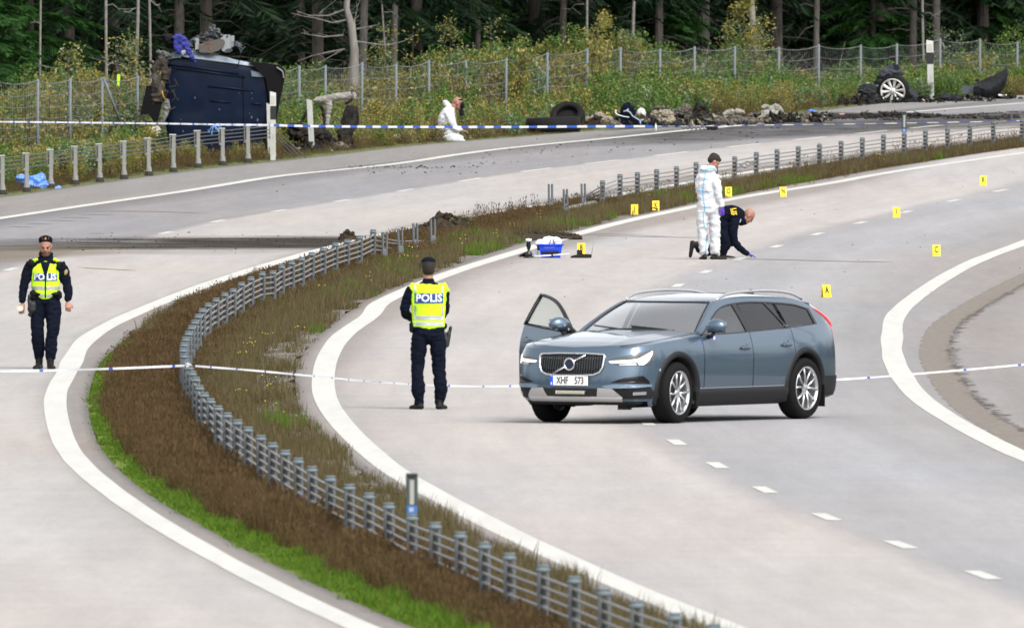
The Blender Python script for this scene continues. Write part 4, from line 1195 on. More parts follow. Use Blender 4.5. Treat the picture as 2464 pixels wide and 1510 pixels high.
# lime marker ribbon on a stick behind the left fence
p = at(285, 207, float(fz(285)) + .6); zt = float(terrain(p.x, p.y))
o = empty('marker_stake', (p.x, p.y, zt), 0, 'small lime green marker stake in the bushes left of the van', 'stake')
MB().tube([(0, 0, 0), (0, 0, p.z - zt)], .012, 6).build('stake', twig, o)
MB().box((0, 0, p.z - zt + .12), (.065, .012, .26), rot=(0, .06, 0)).build('flag', mat('lime_flag', (.45, .75, .03), .5), o)
# ================================================================== THE ESTATE CAR
paint = mat('slate_blue_paint', (.078, .122, .172), .33, .6, coat=1.0)
clad = mat('charcoal_cladding', (.013, .013, .0145), .6, spec=.3)
gblack = mat('gloss_black_trim', (.006, .006, .007), .15, spec=.6)
rubber = mat('tyre_rubber', (.0055, .0055, .0058), .8, spec=.2)
alloy = mat('alloy_silver', (.55, .56, .57), .28, .85)
chrome = mat('bright_trim', (.75, .76, .78), .18, 1.0)
skid = mat('silver_skid_plate', (.50, .50, .51), .4, .5)
lampw = mat('daylight_lamp', (.9, .9, .9), .3, emit=(1, .98, .93), es=.9)
lampglass = mat('lamp_housing', (.045, .05, .055), .12, coat=1.0)
redl = mat('tail_lamp_red', (.55, .012, .010), .18, emit=(1, .05, .04), es=.3, coat=1.0)
gl_clear = glass('windscreen_glass', (.80, .88, .87), .52)
gl_front = glass('front_side_glass', (.62, .74, .71), .16)
gl_dark = glass('privacy_glass', (.05, .05, .055), .05)
cabin = mat('cabin_trim', (.020, .020, .022), .7)
leather = mat('seat_leather', (.10, .095, .09), .6)

TH = rad(60.5)
CARX, CARY = 0, 0
def CPL(lst, x):
    lst = sorted(lst); return float(np.interp(x, [a for a, b_ in lst], [b_ for a, b_ in lst]))
def spl(lst, n=10):
    D = np.array(catmull(sorted(lst), n)); return lambda x: float(np.interp(x, D[:, 0], D[:, 1]))
# plan outline of the lower body (half), front centre -> rear centre
PLAN = np.array(catmull([(2.54, 0), (2.53, .24), (2.505, .47), (2.45, .66), (2.34, .80), (2.15, .885), (1.87, .925), (1.5, .937), (1.0, .938), (.3, .94), (-.5, .94), (-1.2, .935), (-1.7, .915), (-2.08, .87), (-2.27, .78), (-2.38, .62), (-2.43, .40), (-2.45, .2), (-2.455, 0)], 12))
_s = np.concatenate([[0], np.cumsum(np.linalg.norm(np.diff(PLAN, axis=0), axis=1))]); _s /= _s[-1]
# how far the skin stands in (sideways) and back (nose, tail) at each height
SIDE_IN = spl([(.18, .085), (.26, .045), (.34, .022), (.45, .012), (.60, .004), (.74, .0), (.84, .008), (.90, .018), (.96, .034), (1.02, .052), (1.08, .075), (1.16, .11)])
NOSE_IN = spl([(.20, .16), (.28, .09), (.36, .03), (.45, .0), (.58, .005), (.70, .025), (.80, .045), (.87, .085), (.93, .15), (1.0, .3), (1.2, .5)])
TAIL_IN = spl([(.18, .12), (.30, .03), (.45, .0), (.62, .01), (.75, .022), (.9, .03), (1.0, .045), (1.15, .08)])
def body(t, z, off=0.0, side=1):
    """point on the lower body skin: t in 0..1 round the half plan, z height, off = proud of the skin"""
    x = float(np.interp(t, _s, PLAN[:, 0])); y = float(np.interp(t, _s, PLAN[:, 1]))
    x2 = float(np.interp(min(1, t + .004), _s, PLAN[:, 0])); y2 = float(np.interp(min(1, t + .004), _s, PLAN[:, 1]))
    x1 = float(np.interp(max(0, t - .004), _s, PLAN[:, 0])); y1 = float(np.interp(max(0, t - .004), _s, PLAN[:, 1]))
    tx, ty = x2 - x1, y2 - y1; L_ = math.hypot(tx, ty) or 1; nx, ny = ty / L_, -tx / L_
    if t < 1e-6: nx, ny = 1, 0
    if t > 1 - 1e-6: nx, ny = -1, 0
    c = abs(nx)
    ins = SIDE_IN(z) * (1 - c) + (NOSE_IN(z) if nx > 0 else TAIL_IN(z)) * c
    ins = ins - off
    return Vector((x - nx * ins, (y - ny * ins) * side, z))
def t_of_x(x):
    return float(np.interp(-x, -PLAN[:, 0], _s))
def t_of_y(y, rear=False):
    n = len(PLAN) // 2
    if not rear: return float(np.interp(y, PLAN[:80, 1], _s[:80]))
    q = PLAN[-60:][::-1]; return float(np.interp(y, q[:, 1], _s[-60:][::-1]))
AX_F, AX_R, WR, AR = 1.60, -1.34, .362, .43
ZTOP = spl([(2.54, .872), (2.44, .888), (2.3, .908), (2.05, .94), (1.8, .968), (1.4, 1.0), (1.0, 1.022), (.5, 1.03), (0, 1.042), (-.8, 1.07), (-1.5, 1.10), (-2.0, 1.12), (-2.3, 1.08), (-2.46, 1.05)])
def arch_z(x, r=AR):
    z = .21
    for a in (AX_F, AX_R):
        d = abs(x - a)
        if d < r: z = max(z, WR + math.sqrt(max(0, r * r - d * d)))
    return z
def skin_patch(ts, z0f, z1f, nz, off=0.0, side=1):
    rows = []
    for t in ts:
        x = float(np.interp(t, _s, PLAN[:, 0])); a, b_ = z0f(x), z1f(x)
        rows.append([body(t, a + (b_ - a) * k / nz, off, side) for k in range(nz + 1)])
    if side < 0: rows = rows[::-1]
    return rows

car = empty('estate_car', (0, 0, 0), 0, 'slate blue estate car with lit headlights and its far front door standing open', 'car')
def cb(b, name, m, parent=None, smooth=True): return b.build(name, m, parent or car, smooth)

# body shell: nose+fenders (to the front door), rear quarters + tail; doors are separate
X_FD0, X_FD1, X_RD1 = 1.02, -.10, -1.08     # front door front, B line, rear door end (at belt)
tF = t_of_x(X_FD0)
def dense(a, b_, n): return list(np.linspace(a, b_, n))
shell = MB()
for s in (1, -1):
    ts = dense(0, t_of_x(2.12), 26) + [t_of_x(x) for x in np.linspace(2.10, 1.14, 48)] + [t_of_x(x) for x in (1.1, 1.06, X_FD0 + .004)]
    shell.grid(skin_patch(ts, lambda x: arch_z(x) if x < 2.13 else .27, ZTOP, 14, 0, s))
    # rear quarter from the rear door back, including the arch
    ts = [t_of_x(x) for x in np.linspace(X_RD1 - .004, -1.86, 34)] + dense(t_of_x(-1.88), 1.0, 24)
    shell.grid(skin_patch(ts, lambda x: arch_z(x) if x > -1.9 else .26, ZTOP, 14, 0, s))
    # sill below the doors
    ts = [t_of_x(x) for x in np.linspace(1.14, -.95, 20)]
    shell.grid(skin_patch(ts, lambda x: .215, lambda x: .36, 3, -.004, s))
cb(shell, 'body_shell', paint)
# underbody and wheel wells so nothing shows through
ub = MB(); ub.bbox((.0, 0, .34), (4.3, 1.2, .22), .05); ub.bbox((.13, 0, .27), (1.9, 1.70, .12), .03)
ub.bbox((AX_F, 0, .62), (.95, 1.15, .5), .05); ub.bbox((AX_R, 0, .62), (1.0, 1.15, .5), .05)
for a in (AX_F, AX_R):
    for s in (1, -1):
        rows = []
        for k in range(15):
            th = math.pi * k / 14; rows.append([(a + math.cos(th) * (AR - .01), s * .905, WR - .05 + math.sin(th) * (AR + .04)), (a + math.cos(th) * (AR - .01), s * .50, WR - .05 + math.sin(th) * (AR + .04))])
        ub.grid(rows)
        ub.box((a, s * .52, .5), (.86, .02, .62))
cb(ub, 'underbody', cabin, smooth=False)

# doors (left pair closed, right rear closed, right front open)
def door_lower(x0, x1, side, rearcut=None):
    b = MB(); n = 30; rows = []
    for k in range(n + 1):
        x = x0 + (x1 - x0) * k / n; t = t_of_x(x); z1 = ZTOP(x)
        z0 = .345 if rearcut is None else max(.345, arch_z(x, AR + .012) if x < -.9 else .345)
        rows.append([body(t, z0 + (z1 - z0) * j / 14, 0, side) for j in range(15)])
    if side < 0: rows = rows[::-1]
    b.grid(rows); return b
def greenhouse_y(x, z):
    """half width of the cabin above the belt"""
    zb = ZTOP(x); yb = CPL([(-2.4, .60), (-2.3, .685), (-2.2, .74), (-2.1, .775), (-2.0, .797), (-1.0, .862), (0, .868), (.9, .845), (1.1, .82)], x)
    yt = CPL([(-2.2, .55), (-1.7, .60), (-.5, .625), (.3, .62), (.6, .61), (1.1, .60)], x); zt = 1.44
    k = (z - zb) / (zt - zb); return yb + (yt - yb) * (k * .85 + .15 * k * k)
# upper edge of the side glass and of the cabin side (drip rail), as z over x
A_X0, A_X1 = 1.02, .30            # foot and head of the A pillar at the side
ZRAIL = spl([(1.12, 1.03), (1.02, 1.055), (.85, 1.145), (.65, 1.25), (.45, 1.345), (.25, 1.412), (0, 1.447), (-.4, 1.462), (-.9, 1.455), (-1.4, 1.432), (-1.65, 1.395), (-1.82, 1.345), (-1.96, 1.275), (-2.10, 1.20), (-2.24, 1.12), (-2.34, 1.07), (-2.4, 1.06)])
def upper(x, z, off=0, side=1): return Vector((x, (greenhouse_y(x, z) + off) * side, z))
def dlo_top(x): return ZRAIL(x) - CPL([(1.1, .03), (.85, .075), (.3, .07), (-.5, .062), (-1.4, .07), (-1.9, .075)], x)
def dlo_bot(x): return ZTOP(x) + .012
def region(xs, zlo, zhi, off, side, n=6):
    rows = []
    for x in xs:
        a, b_ = zlo(x), zhi(x); b_ = max(b_, a + .001)
        rows.append([upper(x, a + (b_ - a) * k / n, off, side) for k in range(n + 1)])
    if side < 0: rows = rows[::-1]
    return MB().grid(rows)
def add_region(b, *a, **k):
    q = region(*a, **k); b.add(q.V, q.F)

def frame_ring(xs, side, b, off=.003, wdt=.02):
    pass
def pane(name, x0, x1, m, side, parent, back=None):
    xs = list(np.linspace(x0, x1, 16)); top = dlo_top
    if back is not None: top = lambda x: min(dlo_top(x), back(x))
    q = region(xs, dlo_bot, lambda x: top(x) - .012, -.006, side); return cb(q, name, m, parent)
for side in (1, -1):
    # painted upper structure: roof rail strip above the glass, D pillar
    b = MB(); xs = np.linspace(1.1, -2.31, 60)
    add_region(b, xs, lambda x: max(ZTOP(x) - .01, dlo_top(x)), ZRAIL, 0, side, n=3)
    xs = np.linspace(-1.76, -2.31, 14); add_region(b, xs, lambda x: ZTOP(x) - .01, dlo_top, 0, side, n=5)
    cb(b, 'side_rail', paint)
    # black surround of the glass band, and pillars
    if side > 0 or True:
        b = MB()
        for x0, x1 in (((.93, -1.78)),) if side > 0 else (((-.12, -1.78)),):
            xs = np.linspace(x0, x1, 40)
            add_region(b, xs, lambda x: dlo_top(x) - .014, lambda x: dlo_top(x) + .003, .003, side, n=1)
            add_region(b, xs, lambda x: ZTOP(x) - .004, lambda x: ZTOP(x) + .012, .004, side, n=1)
        for x0, x1, sl in (((-.06, -.17, -.03)), ((-.99, -1.04, -.22)), ((-1.72, -1.78, 0))):
            rows = []
            for k in range(7):
                z0_, z1_ = ZTOP(x0), dlo_top(x0); z = z0_ + (z1_ - z0_) * k / 6; d = sl * -(k / 6) * .0
                sh = (-sl) * (k / 6)
                rows.append([upper(x0 + sh, z, .004, side), upper(x1 + sh, z, .004, side)])
            if side > 0: rows = rows[::-1]
            b.grid(rows)
        cb(b, 'window_surround', gblack, smooth=False)

def closed_door(name, x0, x1, side, cut=None, gm=gl_dark, glass_x=None):
    d = empty(name, (0, 0, 0)); d.parent = car
    q = door_lower(x0 - .004, x1 + .004, side, cut); link('door_panel', q.mesh('door_panel', paint, True), d)
    return d
fd = closed_door('front_door', X_FD0, X_FD1, 1)
fd.name = 'front_door'
pane('window_glass', .92, -.06, gl_front, 1, fd)
rd = closed_door('rear_door', X_FD1, X_RD1, 1, True); pane('window_glass', -.17, -.97, gl_dark, 1, rd)
rd2 = closed_door('rear_door', X_FD1, X_RD1, -1, True); pane('window_glass', -.17, -.97, gl_dark, -1, rd2)
for s in (1, -1): pane('quarter_glass', -1.05, -1.74, gl_dark, s, car, lambda x: dlo_bot(x) + max(0, (x + 1.77)) * 3.0 + .03)
# door handles
def handle(x, z, side, parent):
    b = MB(); t = t_of_x(x); p = body(t, z, .02, side)
    b.bbox(p, (.20, .028, .032), .012); q = body(t, z, .001, side); b.ell(q, (.075, .012, .035), 10, 6); b.ell(body(t_of_x(x - .06), z + .045, .002, side), (.018, .01, .012), 8, 5)
    b.build('handle', mat('handle_paint', (.05, .09, .14), .3, .4, coat=1), parent, True)
handle(.08, .865, 1, fd); handle(-.88, .885, 1, rd); handle(-.88, .885, -1, rd2)
# shut lines between panels
b = MB()
for s in (1, -1):
    for xl_, zb in ((X_FD0, .36), (X_FD1, .36), (X_RD1, .72)):
        pts = [body(t_of_x(xl_), z, .0015, s) for z in np.linspace(zb, ZTOP(xl_), 10)]
        b.tube(pts, .0045, 4)
cb(b, 'shut_lines', gblack, smooth=False)

# bonnet
XC = lambda y: 1.10 - .10 * (y / .75) ** 2      # cowl line
def hood_z(x, y):
    zc = CPL([(.95, 1.10), (1.1, 1.093), (1.5, 1.057), (1.9, 1.012), (2.2, .965), (2.38, .925), (2.54, .876)], x)
    w = float(np.interp(-x, -PLAN[:, 0], PLAN[:, 1])); w = max(.05, w - SIDE_IN(ZTOP(x)))
    e = ZTOP(x); k = min(1, abs(y) / w)
    crease = .012 * math.exp(-((abs(y) - .46 - .05 * (2.3 - x)) / .05) ** 2)
    return e + (zc - e) * (1 - k ** 3.2) + crease * (1 - k)
rows = []
ts = dense(0, t_of_x(2.15), 18) + [t_of_x(x) for x in np.linspace(2.1, 1.03, 22)]
for s in (1, -1):
    rows = []
    for i, t in enumerate(ts):
        x = float(np.interp(t, _s, PLAN[:, 0])); B = body(t, ZTOP(x), 0, 1)
        g_ = i / (len(ts) - 1); sx_ = 2.45 + (1.10 - 2.45) * g_
        row = []
        for k in range(13):
            q = k / 12; px, py = B.x + (sx_ - B.x) * q, B.y * (1 - q)
            row.append(Vector((px, py * s, hood_z(px, py))) if q > 0 else Vector((B.x, B.y * s, B.z)))
        rows.append(row)
    if s < 0: rows = rows[::-1]
    cb(MB().grid(rows), 'bonnet' if s > 0 else 'bonnet_half', paint)
# bonnet shut line (from the corner of the lamp back to the screen)
b = MB()
for s in (1, -1):
    pts = [Vector((x, s * (y), hood_z(x, y) + .001)) for x, y in ((2.36, .58), (2.22, .70), (2.0, .775), (1.6, .80), (1.25, .80), (1.05, .78))]
    b.tube(catmull(pts, 5), .004, 4)
cb(b, 'bonnet_gap', gblack, smooth=False)

# windscreen, roof, tailgate
def roof_z(x, y):
    zc = CPL([(.45, 1.405), (.25, 1.447), (0, 1.475), (-.4, 1.492), (-.9, 1.49), (-1.4, 1.468), (-1.7, 1.435), (-1.95, 1.385), (-2.2, 1.30)], x)
    w = greenhouse_y(x, ZRAIL(x)); e = ZRAIL(x); k = min(1, abs(y) / w); return e + (zc - e) * (1 - k ** 2.6)
xh = lambda y: .46 - .16 * (y / .62) ** 2         # header of the screen
rows = []
for k in range(21):
    v = -1 + 2 * k / 20; row = []
    for j in range(15):
        q = j / 14; x0 = XC(v * .76); x1 = xh(v * .6) if True else 0
        zb = hood_z(1.10, 0) - .005 - .055 * v * v
        zt = roof_z(x1, v * .585) - .002
        y = v * (.775 + (.575 - .775) * q)
        x = x0 + (x1 - x0) * q; z = zb + (zt - zb) * q + .045 * math.sin(math.pi * q) * (1 - .5 * v * v)
        row.append((x, y, z))
    rows.append(row)
ws = MB().grid(rows[::-1]); cb(ws, 'windscreen', gl_clear)
# A pillars: strip between the screen edge and the side rail
for s in (1, -1):
    R0 = [Vector(p) for p in (rows[-1] if s > 0 else rows[0])]; pr = []
    for j, p in enumerate(R0):
        q = j / 14; x = 1.10 + (.26 - 1.10) * q; e = upper(x, ZRAIL(x), 0, s); pr.append([p, p.lerp(e, .5) + Vector((.01, .012 * s, .012)), e])
    if s < 0: pr = pr[::-1]
    b = MB().grid(pr); cb(b, 'windscreen_pillar', paint)
    b = MB(); b.tube([p + Vector((.004, 0, .004)) for p in R0], .010, 5); cb(b, 'screen_seal', gblack)
b = MB(); b.tube([Vector(r[0]) + Vector((.012, 0, .004)) for r in rows], .014, 5); b.tube([Vector(r[-1]) + Vector((0, 0, .003)) for r in rows], .010, 5); cb(b, 'screen_seal', gblack)
# wipers
for y0, y1 in ((.55, -.05), (-.05, -.6)):
    b = MB(); b.tube([(XC(y0) + .03, y0, 1.08), (XC(y1) - .04, y1, 1.13)], .010, 4); cb(b, 'wiper', gblack)
# cowl closing piece
b = MB(); b.grid([[(1.12 - .02 * abs(y), y, 1.075 - .05 * (y / .8) ** 2), (.98, y, 1.03)] for y in np.linspace(-.80, .80, 12)]); cb(b, 'cowl', gblack)
rr_ = []
xs = np.linspace(1, 0, 26)
for i in range(27):
    g_ = i / 26; row = []
    for k in range(21):
        v = -1 + 2 * k / 20; x = (.26 + (-1.93 - .26) * g_); 
        if g_ < .15: x = x + (xh(v * .6) - .26) * (1 - g_ / .15)
        w = greenhouse_y(x, ZRAIL(x)); y = v * w; row.append((x, y, roof_z(x, y)))
    rr_.append(row)
cb(MB().grid(rr_), 'roof', paint)
# tailgate glass, tailgate panel and the tall corner lamps
TG = [(-1.90, 1.375, .54), (-2.02, 1.30, .57), (-2.15, 1.215, .60), (-2.28, 1.13, .63), (-2.36, 1.075, .64)]
rows = [[(x - .035 * (1 - v * v), v * w, z + .012 * (1 - v * v)) for x, z, w in TG] for v in np.linspace(-1, 1, 13)]
cb(MB().grid(rows), 'tailgate_glass', gl_dark)
rows = [[(-2.36 - .035 * (1 - v * v) - .05 * q, v * (.64 + .02 * q), 1.075 - .20 * q) for q in np.linspace(0, 1, 4)] for v in np.linspace(-1, 1, 11)]
cb(MB().grid(rows), 'tailgate', paint)
for s in (1, -1):
    L0 = [upper(x, ZRAIL(x), 0, s) for x in np.linspace(-1.86, -2.33, 8)]
    Q = np.array(catmull([(x, w * s, z) for x, z, w in TG], 6)); L1 = [Vector(Q[int(k * (len(Q) - 1) / 7)]) for k in range(8)]
    pr = [[a, a.lerp(c, .5) + Vector((-.02, .02 * s, .01)), c] for a, c in zip(L0, L1)]
    cb(MB().grid(pr if s < 0 else pr[::-1]), 'tailgate_corner', paint)
    b = MB(); pts = [upper(x, ZRAIL(x) - .008, .004, s) for x in (-1.90, -2.0, -2.1, -2.2, -2.28)] + [body(t_of_x(-2.36), 1.03, .006, s), body(t_of_x(-2.35), .88, .010, s)]
    b.tube(catmull(pts, 4), [(.007 + .022 * min(1, k / 22), .007 + .016 * min(1, k / 22)) for k in range(25)], 7)
    rows = [[body(t_of_x(x), z, .012, s) for z in np.linspace(.86, 1.05, 6)] for x in (-2.29, -2.32, -2.35, -2.38, -2.40)]
    b.grid(rows if s > 0 else rows[::-1])
    cb(b, 'tail_lamp', redl)
# roof rails
for s in (1, -1):
    pts = [(.22, s * .62, 1.425), (.12, s * .625, 1.468), (-.1, s * .63, 1.50), (-.6, s * .635, 1.520), (-1.1, s * .63, 1.512), (-1.5, s * .615, 1.478), (-1.78, s * .60, 1.41)]
    b = MB(); b.tube(catmull(pts, 5), [(.012, .017)] * (len(pts) * 5 - 4), 7); cb(b, 'roof_rail', chrome)
b = MB(); b.add([(-1.42, -.03, 1.455), (-1.42, .03, 1.455), (-1.66, .03, 1.435), (-1.66, -.03, 1.435), (-1.64, 0, 1.525), (-1.58, 0, 1.52)], [(0, 1, 5), (0, 5, 4, 3), (1, 2, 4, 5), (2, 3, 4), (0, 3, 2, 1)]); cb(b, 'antenna_fin', gblack, smooth=False)

# wheel arches and sill cladding
for s in (1, -1):
    for a in (AX_F, AX_R):
        rows = []
        for k in range(27):
            th = math.radians(-22 + (224) * k / 26); o_ = .052 if True else 0
            row = []
            for (r_, off) in ((AR - .012, -.03), (AR - .004, .012), (AR + .03, .018), (AR + .052, .014), (AR + .060, -.002)):
                x = a + math.cos(th) * r_; z = WR + math.sin(th) * r_; z = max(z, .225)
                row.append(body(t_of_x(x), z, off, s))
            rows.append(row)
        cb(MB().grid(rows if s > 0 else rows[::-1]), 'arch_trim', clad)
    ts = [t_of_x(x) for x in np.linspace(1.16, -.90, 22)]; rows = []
    for t in ts: rows.append([body(t, z, o_, s) for z, o_ in ((.19, -.06), (.21, .0), (.235, .018), (.30, .016), (.335, .022), (.385, .018), (.40, .002))])
    cb(MB().grid(rows if s > 0 else rows[::-1]), 'sill_cladding', clad)
    b = MB(); b.tube([body(t, .405, .004, s) for t in ts], .006, 4); cb(b, 'sill_strip', chrome)
    # mud flaps
    b = MB(); b.box((AX_R - AR + .01, s * .82, .27), (.02, .22, .26)); b.box((AX_F - AR + .01, s * .84, .27), (.02, .16, .2)); cb(b, 'mud_flap', rubber, smooth=False)
    # rear bumper cladding
    ts = dense(t_of_x(-1.80), 1.0, 16); rows = [[body(t, z, .010 if z > .25 else -.05, s) for z in (.24, .27, .33, .40, .47, .5)] for t in ts]
    for r_ in rows:
        pass
    cb(MB().grid(rows if s > 0 else rows[::-1]), 'rear_bumper_trim', clad)

# wheels
def make_wheel(side):
    w = empty('wheel', (0, 0, 0)); w.parent = car
    b = MB(); tw = .245
    prof = [(.245, -tw / 2 + .01), (.30, -tw / 2), (.345, -tw / 2 + .012), (WR, -tw / 2 + .045), (WR + .001, 0), (WR, tw / 2 - .045), (.345, tw / 2 - .012), (.30, tw / 2), (.245, tw / 2 - .01)]
    b.lathe(prof, (0, 0, 0), 40, (math.pi / 2, 0, 0), cap=False); link('tyre', b.mesh('tyre', rubber, True), w)
    b = MB(); s = -1  # outer face towards -y in the lathe frame handled by mirroring below
    yo = .118
    b.lathe([(.255, -.10), (.262, .09), (.258, yo), (.246, yo), (.236, .08), (.228, -.10)], (0, 0, 0), 40, (-math.pi / 2, 0, 0), cap=False)
    # five double spokes
    for k in range(5):
        for ds in (-1, 1):
            a0 = 2 * math.pi * k / 5 + ds * .10; a1 = 2 * math.pi * k / 5 + ds * .27
            p0 = Vector((math.cos(a0) * .045, yo - .035, math.sin(a0) * .045)); p1 = Vector((math.cos(a1) * .15, yo - .018, math.sin(a1) * .15)); p2 = Vector((math.cos(a1 + ds * .06) * .236, yo - .012, math.sin(a1 + ds * .06) * .236))
            b.tube([p0, p1, p2], [(.020, .016), (.014, .013), (.017, .012)], 6)
    b.lathe([(.0, 0), (.055, 0), (.062, .02), (.045, .035), (0.001, .037)], (0, yo - .055, 0), 18, (-math.pi / 2, 0, 0), cap=False)
    link('rim', b.mesh('rim', alloy, True), w)
    b = MB(); b.lathe([(.0, 0), (.165, 0), (.165, .02), (0, .02)], (0, .02, 0), 24, (-math.pi / 2, 0, 0), cap=False); b.lathe([(.228, -.09), (0.001, -.09)], (0, 0, 0), 24, (-math.pi / 2, 0, 0), cap=False)
    link('brake_disc', b.mesh('brake_disc', mat('dark_brake', (.05, .05, .05), .5, .5)), w)
    return w
steer = rad(4)
for a, s in ((AX_F, 1), (AX_F, -1), (AX_R, 1), (AX_R, -1)):
    w = make_wheel(s); w.location = (a, s * .822, WR)
    w.rotation_euler = (0, rad(20 if a > 0 else 50), (0 if s > 0 else math.pi) + (steer if a > 0 else 0))

# mirrors
def mirror(side, parent, M=None):
    b = MB(); b.ell((.0, 0, 0), (.085, .14, .09), 14, 10); 
    V = [Vector((max(p[0], -.055) if True else p[0], p[1], p[2] if p[2] > -.06 else -.06)) for p in b.V]; b.V = [tuple(v) for v in V]
    m_ = empty('door_mirror', (.88, side * 1.01, 1.13)); m_.parent = parent
    link('mirror_cap', b.mesh('mirror_cap', paint, True), m_)
    q = MB(); q.bbox((.0, -.0 * side, -.062), (.11, .20, .022), .008); q.tube([(0, -.03 * side, -.06), (.0, -.05 * side, -.11), (0, -.12 * side, -.13)], [(.025, .02)] * 3, 6); link('mirror_foot', q.mesh('mirror_foot', gblack, True), m_)
    g_ = MB(); g_.bbox((-.058, 0, .005), (.006, .20, .12), .003); link('mirror_glass', g_.mesh('mirror_glass', chrome), m_)
    return m_
mr_ = mirror(1, fd)
b = MB(); b.ell((0, 0, 0), (.014, .012, .022), 6, 5)
pl = b.build('puddle_lamp', mat('blue_led', (.1, .1, .9), .3, emit=(.2, .2, 1), es=2), mr_, True, (.01, -.02, -.135))

# open front door on the far side: same shapes, swung about its front edge
od = empty('open_front_door', (0, 0, 0)); od.parent = car; od['label'] = 'front door swung open, its window frame standing alone'
HX, HY = X_FD0, -.90
OPEN = rad(63)
R = Matrix.Rotation(OPEN, 3, 'Z') @ Matrix.Rotation(rad(3.6), 3, 'Y')
def swing(p): p = Vector(p); q = R @ (p - Vector((HX, HY, .7))); return q + Vector((HX, HY, .7))
def swung(b): b.V = [tuple(swing(p)) for p in b.V]; return b
q = door_lower(X_FD0 - .004, X_FD1 + .004, -1); cb(swung(q), 'door_panel', paint, od)
q = MB(); 
rows = []
for k in range(13):
    x = X_FD0 - .03 + (X_FD1 + .04 - X_FD0) * k / 12; t = t_of_x(x); rows.append([body(t, .40 + (ZTOP(x) - .43) * j / 4, -.075, -1) for j in range(5)])
q.grid(rows); cb(swung(q), 'door_lining', cabin, od)
q = MB()
fr = [upper(x, dlo_top(x) + .015, .0, -1) for x in np.linspace(.98, -.10, 18)]; fr = [upper(1.0, ZTOP(1.0), 0, -1)] + fr + [upper(-.10, z, 0, -1) for z in np.linspace(dlo_top(-.1) - .05, ZTOP(-.1), 6)]
q.tube(fr, [(.030, .022)] * len(fr), 6); cb(swung(q), 'window_frame', gblack, od)
q = MB(); a0 = upper(.97, ZTOP(.97), 0, -1); q.tube([upper(.98, ZTOP(1) + .01, 0, -1), upper(-.1, ZTOP(-.1) + .01, 0, -1)], [(.02, .02)] * 2, 6); cb(swung(q), 'waist_seal', gblack, od)
q = region(list(np.linspace(.94, -.09, 16)), dlo_bot, lambda x: dlo_top(x), -.004, -1); cb(swung(q), 'window_glass', glass('open_door_glass', (.80, .87, .83), .08), od)
q = MB(); q.add([tuple(upper(.99, ZTOP(.99), .004, -1)), tuple(upper(.84, ZTOP(.84), .004, -1)), tuple(upper(.84, dlo_top(.84), .004, -1))], [(0, 1, 2), (2, 1, 0)]); cb(swung(q), 'mirror_sail', gblack, od)
m2 = mirror(-1, od); m2.location = swing((.88, -1.0, 1.13)); m2.rotation_euler = (0, 0, OPEN)
hb = MB(); t = t_of_x(.08); p = body(t, .865, .02, -1); hb.bbox(p, (.20, .028, .032), .012); hb.ell(body(t, .865, .001, -1), (.075, .012, .035), 10, 6); hb.ell(body(t_of_x(.02), .91, .002, -1), (.018, .01, .012), 8, 5); cb(swung(hb), 'handle', mat('handle_paint_b', (.05, .09, .14), .3, .4, coat=1), od)

# nose: grille, emblem, lamps, plate, lower intakes, skid plate
def front_pt(y, z, off=0.0):
    return body(t_of_y(abs(y)), z, off, 1 if y >= 0 else -1)
def nose_poly(pts, off, name, m, parent=None, th=.012, sub=6):
    """closed outline in (y,z) laid on the nose skin, proud by off"""
    cy = sum(p[0] for p in pts) / len(pts); cz = sum(p[1] for p in pts) / len(pts)
    D = []
    for i in range(len(pts)):
        a, c = pts[i], pts[(i + 1) % len(pts)]
        for k in range(sub): D.append((a[0] + (c[0] - a[0]) * k / sub, a[1] + (c[1] - a[1]) * k / sub))
    rings = []
    for sc in (1, .75, .5, .25, .02): rings.append([front_pt(cy + (y - cy) * sc, cz + (z - cz) * sc, off) for y, z in D])
    b = MB(); b.grid(rings, closed=True)
    b.grid([[front_pt(y, z, off - th) for y, z in D], [front_pt(y, z, off) for y, z in D]], closed=True)
    return cb(b, name, m, parent)
GR = [(-.43, .822), (-.20, .832), (.20, .832), (.43, .822), (.445, .80), (.43, .67), (.395, .615), (.32, .585), (.15, .575), (-.15, .575), (-.32, .585), (-.395, .615), (-.43, .67), (-.445, .80)]
grille = nose_poly(GR, .006, 'grille', gblack)
b = MB(); fr = []
for i in range(len(GR)):
    a, c = GR[i], GR[(i + 1) % len(GR)]
    for k in range(4): fr.append(front_pt(a[0] + (c[0] - a[0]) * k / 4, a[1] + (c[1] - a[1]) * k / 4, .014))
fr.append(fr[0]); b.tube(fr, [(.013, .013)] * len(fr), 6, False); b.build('grille_frame', chrome, grille, True)
b = MB()
for k in range(25):
    y = -.40 + .80 * k / 24; zt, zb_ = .815, CPL([(0, .59), (.15, .59), (.32, .60), (.395, .63), (.43, .68)], abs(y))
    b.tube([front_pt(y, z, .016) for z in np.linspace(zb_, zt, 5)], [(.0055, .009)] * 5, 4)
b.build('grille_bars', mat('dark_chrome', (.06, .065, .07), .25, .8), grille, True)
b = MB(); pc = front_pt(0, .705, .03)
b.lathe([(.070, -.006), (.078, .012), (.066, .022), (.056, .012), (.054, -.006)], (pc.x, 0, .705), 28, (0, math.pi / 2, 0), cap=False)
b.tube([front_pt(-.22, .60, .026), front_pt(-.055, .675, .034)], [(.009, .013)] * 2, 5); b.tube([front_pt(.055, .74, .034), front_pt(.20, .812, .026)], [(.009, .013)] * 2, 5)
b.build('emblem', chrome, grille, True)
